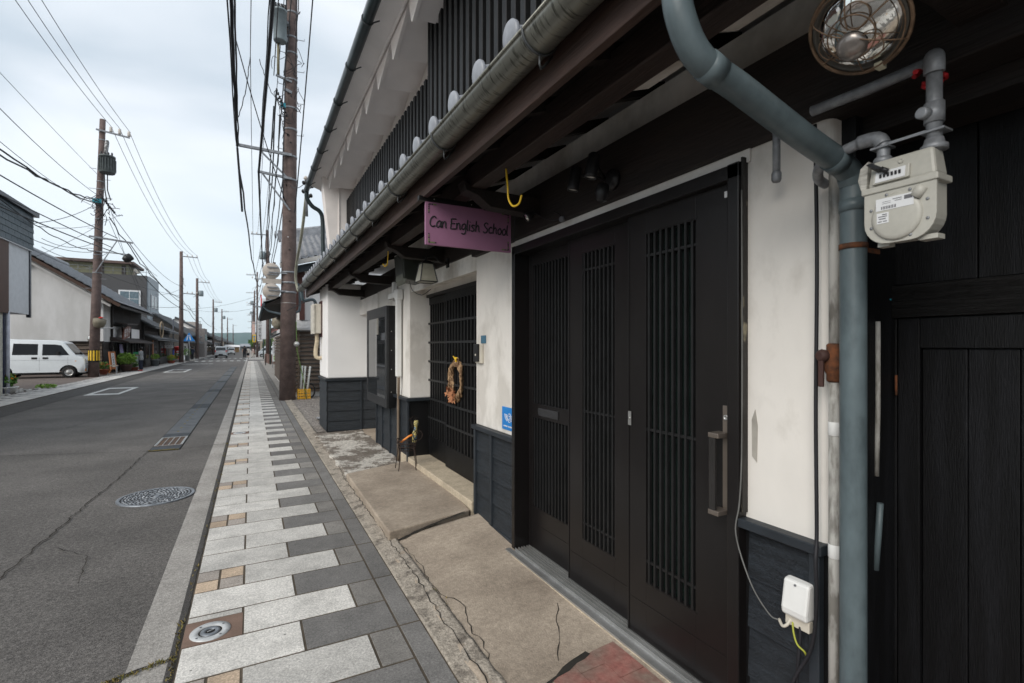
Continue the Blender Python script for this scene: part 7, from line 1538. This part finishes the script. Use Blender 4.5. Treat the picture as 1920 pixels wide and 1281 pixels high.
vehicle('white_minivan', 'white minivan parked sideways behind the right pavement', 'car', (2.4, 79, -.02), R(180), low, up, (1.25, -1.3), 1.66, 1.10, CARW, [[(1.35, 1.12), (.9, 1.55), (.1, 1.6), (.1, 1.12)], [(-.0, 1.12), (-.0, 1.6), (-1.55, 1.6), (-1.7, 1.12)]], s=.85, lights=[(1.95, .55, .65, 2.06, .80, .82, LENSC, 'headlight'), (1.95, -.80, .65, 2.06, -.55, .82, LENSC, 'headlight')])
vehicle('white_car', 'second white car parked beside the white minivan', 'car', (3.6, 71.5, -.02), R(180), low, up, (1.25, -1.3), 1.66, 1.10, CARW, [[(1.35, 1.12), (.9, 1.55), (.1, 1.6), (.1, 1.12)], [(-.0, 1.12), (-.0, 1.6), (-1.55, 1.6), (-1.7, 1.12)]], s=.75)

# ------------------------------------------------------------------ people
def person(label, loc, rz, H_, top, bottom, hair=HAIR, arms='down', stride=0, skirt=False, bag=None):
    t = thing('person', label, 'person', loc, rz, local=True); k = H_ / 1.6; t.scale = (k, k, k)
    # joints, facing +x
    V = []; Ed = []; Rr = []
    def add(p, r, par=None): V.append(p); Rr.append(r); i = len(V) - 1; (Ed.append((par, i)) if par is not None else None); return i
    pel = add((0, 0, .86), (.13, .10)); wa = add((.005, 0, 1.0), (.115, .085), pel); ch = add((.01, 0, 1.2), (.145, .10), wa); nk = add((.0, 0, 1.36), (.05, .05), ch); n2 = add((.01, 0, 1.42), (.048, .048), nk)
    hd = add((.025, 0, 1.50), (.078, .085), n2); ht = add((.02, 0, 1.56), (.07, .075), hd); nose = add((.112, 0, 1.49), (.012, .012), hd)
    for s in (1, -1):
        st = stride * s
        hip = add((0, s * .08, .82), (.085, .085), pel); kn = add((st * .16 + .02, s * .085, .45), (.055, .055), hip); an = add((st * .25 - .03, s * .085, .09), (.036, .036), kn); ft = add((st * .25 + .12, s * .09, .035), (.034, .03), an)
        sh = add((0, s * .165, 1.30), (.05, .05), ch)
        if arms == 'forward': el = add((.02, s * .20, 1.05), (.038, .038), sh); wr_ = add((.22, s * .14, 1.06), (.026, .026), el); d = Vector((1, -.2 * s, .05))
        else: el = add((-.03 - st * .06, s * .215, 1.04), (.038, .038), sh); wr_ = add((.02 - st * .15, s * .225, .82), (.026, .026), el); d = Vector((.15, 0, -1))
        d.normalize(); base = Vector(V[wr_]); pm = add(tuple(base + d * .06), (.034, .018), wr_)
        sd = Vector((0, 1, 0)) if arms == 'down' else Vector((0, .9, 0)); sd = Vector((1, 0, 0)) if arms == 'down' else sd
        for f, (o_, l) in enumerate(((-.026, .062), (-.009, .075), (.009, .070), (.026, .055))):
            a = add(tuple(base + d * .10 + sd * o_), (.009, .009), pm); add(tuple(base + d * (.10 + l) + sd * o_ * 1.1 + Vector((.012, 0, -.008))), (.008, .008), a)
        a = add(tuple(base + d * .05 + sd * .04), (.010, .010), pm); add(tuple(base + d * .09 + sd * .055), (.009, .009), a)
    me = bpy.data.meshes.new('body'); me.from_pydata(V, Ed, []); o = bpy.data.objects.new('body', me); COL.objects.link(o); o.parent = t; me.materials.append(SKIN)
    sk = o.modifiers.new('skin', 'SKIN'); sk.use_smooth_shade = True
    if not me.skin_vertices: 
        bpy.context.view_layer.objects.active = o; me.update()
    lay = me.skin_vertices[0].data if me.skin_vertices else None
    if lay is None:
        import bmesh
        bm = bmesh.new(); bm.from_mesh(me); bm.verts.layers.skin.verify(); bm.to_mesh(me); bm.free(); lay = me.skin_vertices[0].data
    for i, r_ in enumerate(Rr): lay[i].radius = r_; lay[i].use_root = (i == 0)
    ss = o.modifiers.new('subd', 'SUBSURF'); ss.levels = 1; ss.render_levels = 1
    b = MB(); b.lathe([(.06, -.10), (.092, -.04), (.10, .02), (.085, .08), (.05, .11), (0, .12)], (-.008, 0, 1.51), (-.25, 0, 1), n=14); b.build('hair', hair, t)
    def loft(rings, name, m):
        b = MB(); rs = []
        for (x, y, z, rx, ry) in rings: rs.append(b.pts([(x + rx * math.cos(2 * math.pi * k_ / 16), y + ry * math.sin(2 * math.pi * k_ / 16), z) for k_ in range(16)]))
        for a, c in zip(rs[:-1], rs[1:]):
            for k_ in range(16): b.face([a[k_], a[(k_ + 1) % 16], c[(k_ + 1) % 16], c[k_]], True)
        b.face(rs[0][::-1]); b.face(rs[-1]); return b
    b = loft([(0, 0, .72, .15, .20), (0, 0, .85, .145, .19), (0, 0, 1.0, .125, .165), (.01, 0, 1.18, .135, .18), (.0, 0, 1.30, .11, .185), (0, 0, 1.36, .07, .10)], 'top', top)
    for s in (1, -1):
        if arms == 'forward': b.tube([(0, s * .16, 1.31), (.01, s * .195, 1.18), (.025, s * .205, 1.06)], [.07, .065, .06], 10)
        else: b.tube([(0, s * .16, 1.31), (-.02, s * .20, 1.16), (-.035, s * .22, 1.0), (.0, s * .225, .88)], [.068, .06, .052, .045], 10)
    b.build('blouse', top, t)
    if skirt: loft([(0, 0, .38, .17, .21), (0, 0, .6, .15, .19), (0, 0, .84, .13, .175)], 'skirt', bottom).build('skirt', bottom, t)
    else:
        b = MB()
        for s in (1, -1): st = stride * s; b.tube([(0, s * .075, .86), (.01 + st * .08, s * .085, .65), (st * .16 + .02, s * .09, .45), (st * .22, s * .09, .25), (st * .25 - .03, s * .09, .10)], [.105, .095, .082, .075, .07], 12)
        b.build('trousers', bottom, t)
    for s in (1, -1):
        st = stride * s; b = MB(); b.tube([(st * .25 - .06, s * .09, .035), (st * .25 + .06, s * .09, .035), (st * .25 + .16, s * .09, .03)], [.036, .042, .028], 10); b.build('shoe', REDP if arms == 'forward' else BLACKP, t)
    return t
person('woman in grey print blouse and navy trousers standing by the shop with hands forward', (-6.02, 37.6, 0), R(168), 1.46, CLOTHG, CLOTHN, arms='forward')
b = MB(); b.box(-6.33, 37.5, .93, -6.25, 37.7, 1.02); tag(b.build('shoulder_bag', CLOTHK, bevel=.01), 'small dark pouch held in front of the woman', 'bag')
person('person in black clothes walking away in the middle of the street', (-.80, 75.2, -.03), R(90), 1.62, CLOTHK, CLOTHK, stride=1)
person('person in cream top and black skirt walking beside the one in black', (-.38, 75.4, -.03), R(90), 1.45, CLOTHW, CLOTHK, skirt=True, stride=.5)
person('small person in pale clothes near the white minivan', (.25, 77, 0), R(200), 1.35, mat('pale_pinkish', (.45, .35, .32), .9), CLOTHW, stride=.8)
person('distant pedestrian in dark jacket at the left shops', (-5.9, 66, 0), R(90), 1.5, CLOTHN, CLOTHK, stride=.6)

# ------------------------------------------------------------------ air
b = MB(); b.box(-1600, -40, -1.2, 1200, 2900, 130); o = b.build('haze', mat('haze', (1, 1, 1))); o['kind'] = 'stuff'; o['label'] = 'thin pale haze over the far end of the street'; o['category'] = 'haze'
hm = bpy.data.materials.new('haze_air'); hm.use_nodes = True; q = hm.node_tree; q.nodes.clear(); pv = q.nodes.new('ShaderNodeVolumePrincipled'); ou = q.nodes.new('ShaderNodeOutputMaterial')
pv.inputs['Color'].default_value = (.80, .92, .98, 1); pv.inputs['Density'].default_value = .00013; q.links.new(pv.outputs[0], ou.inputs['Volume']); o.data.materials.clear(); o.data.materials.append(hm)
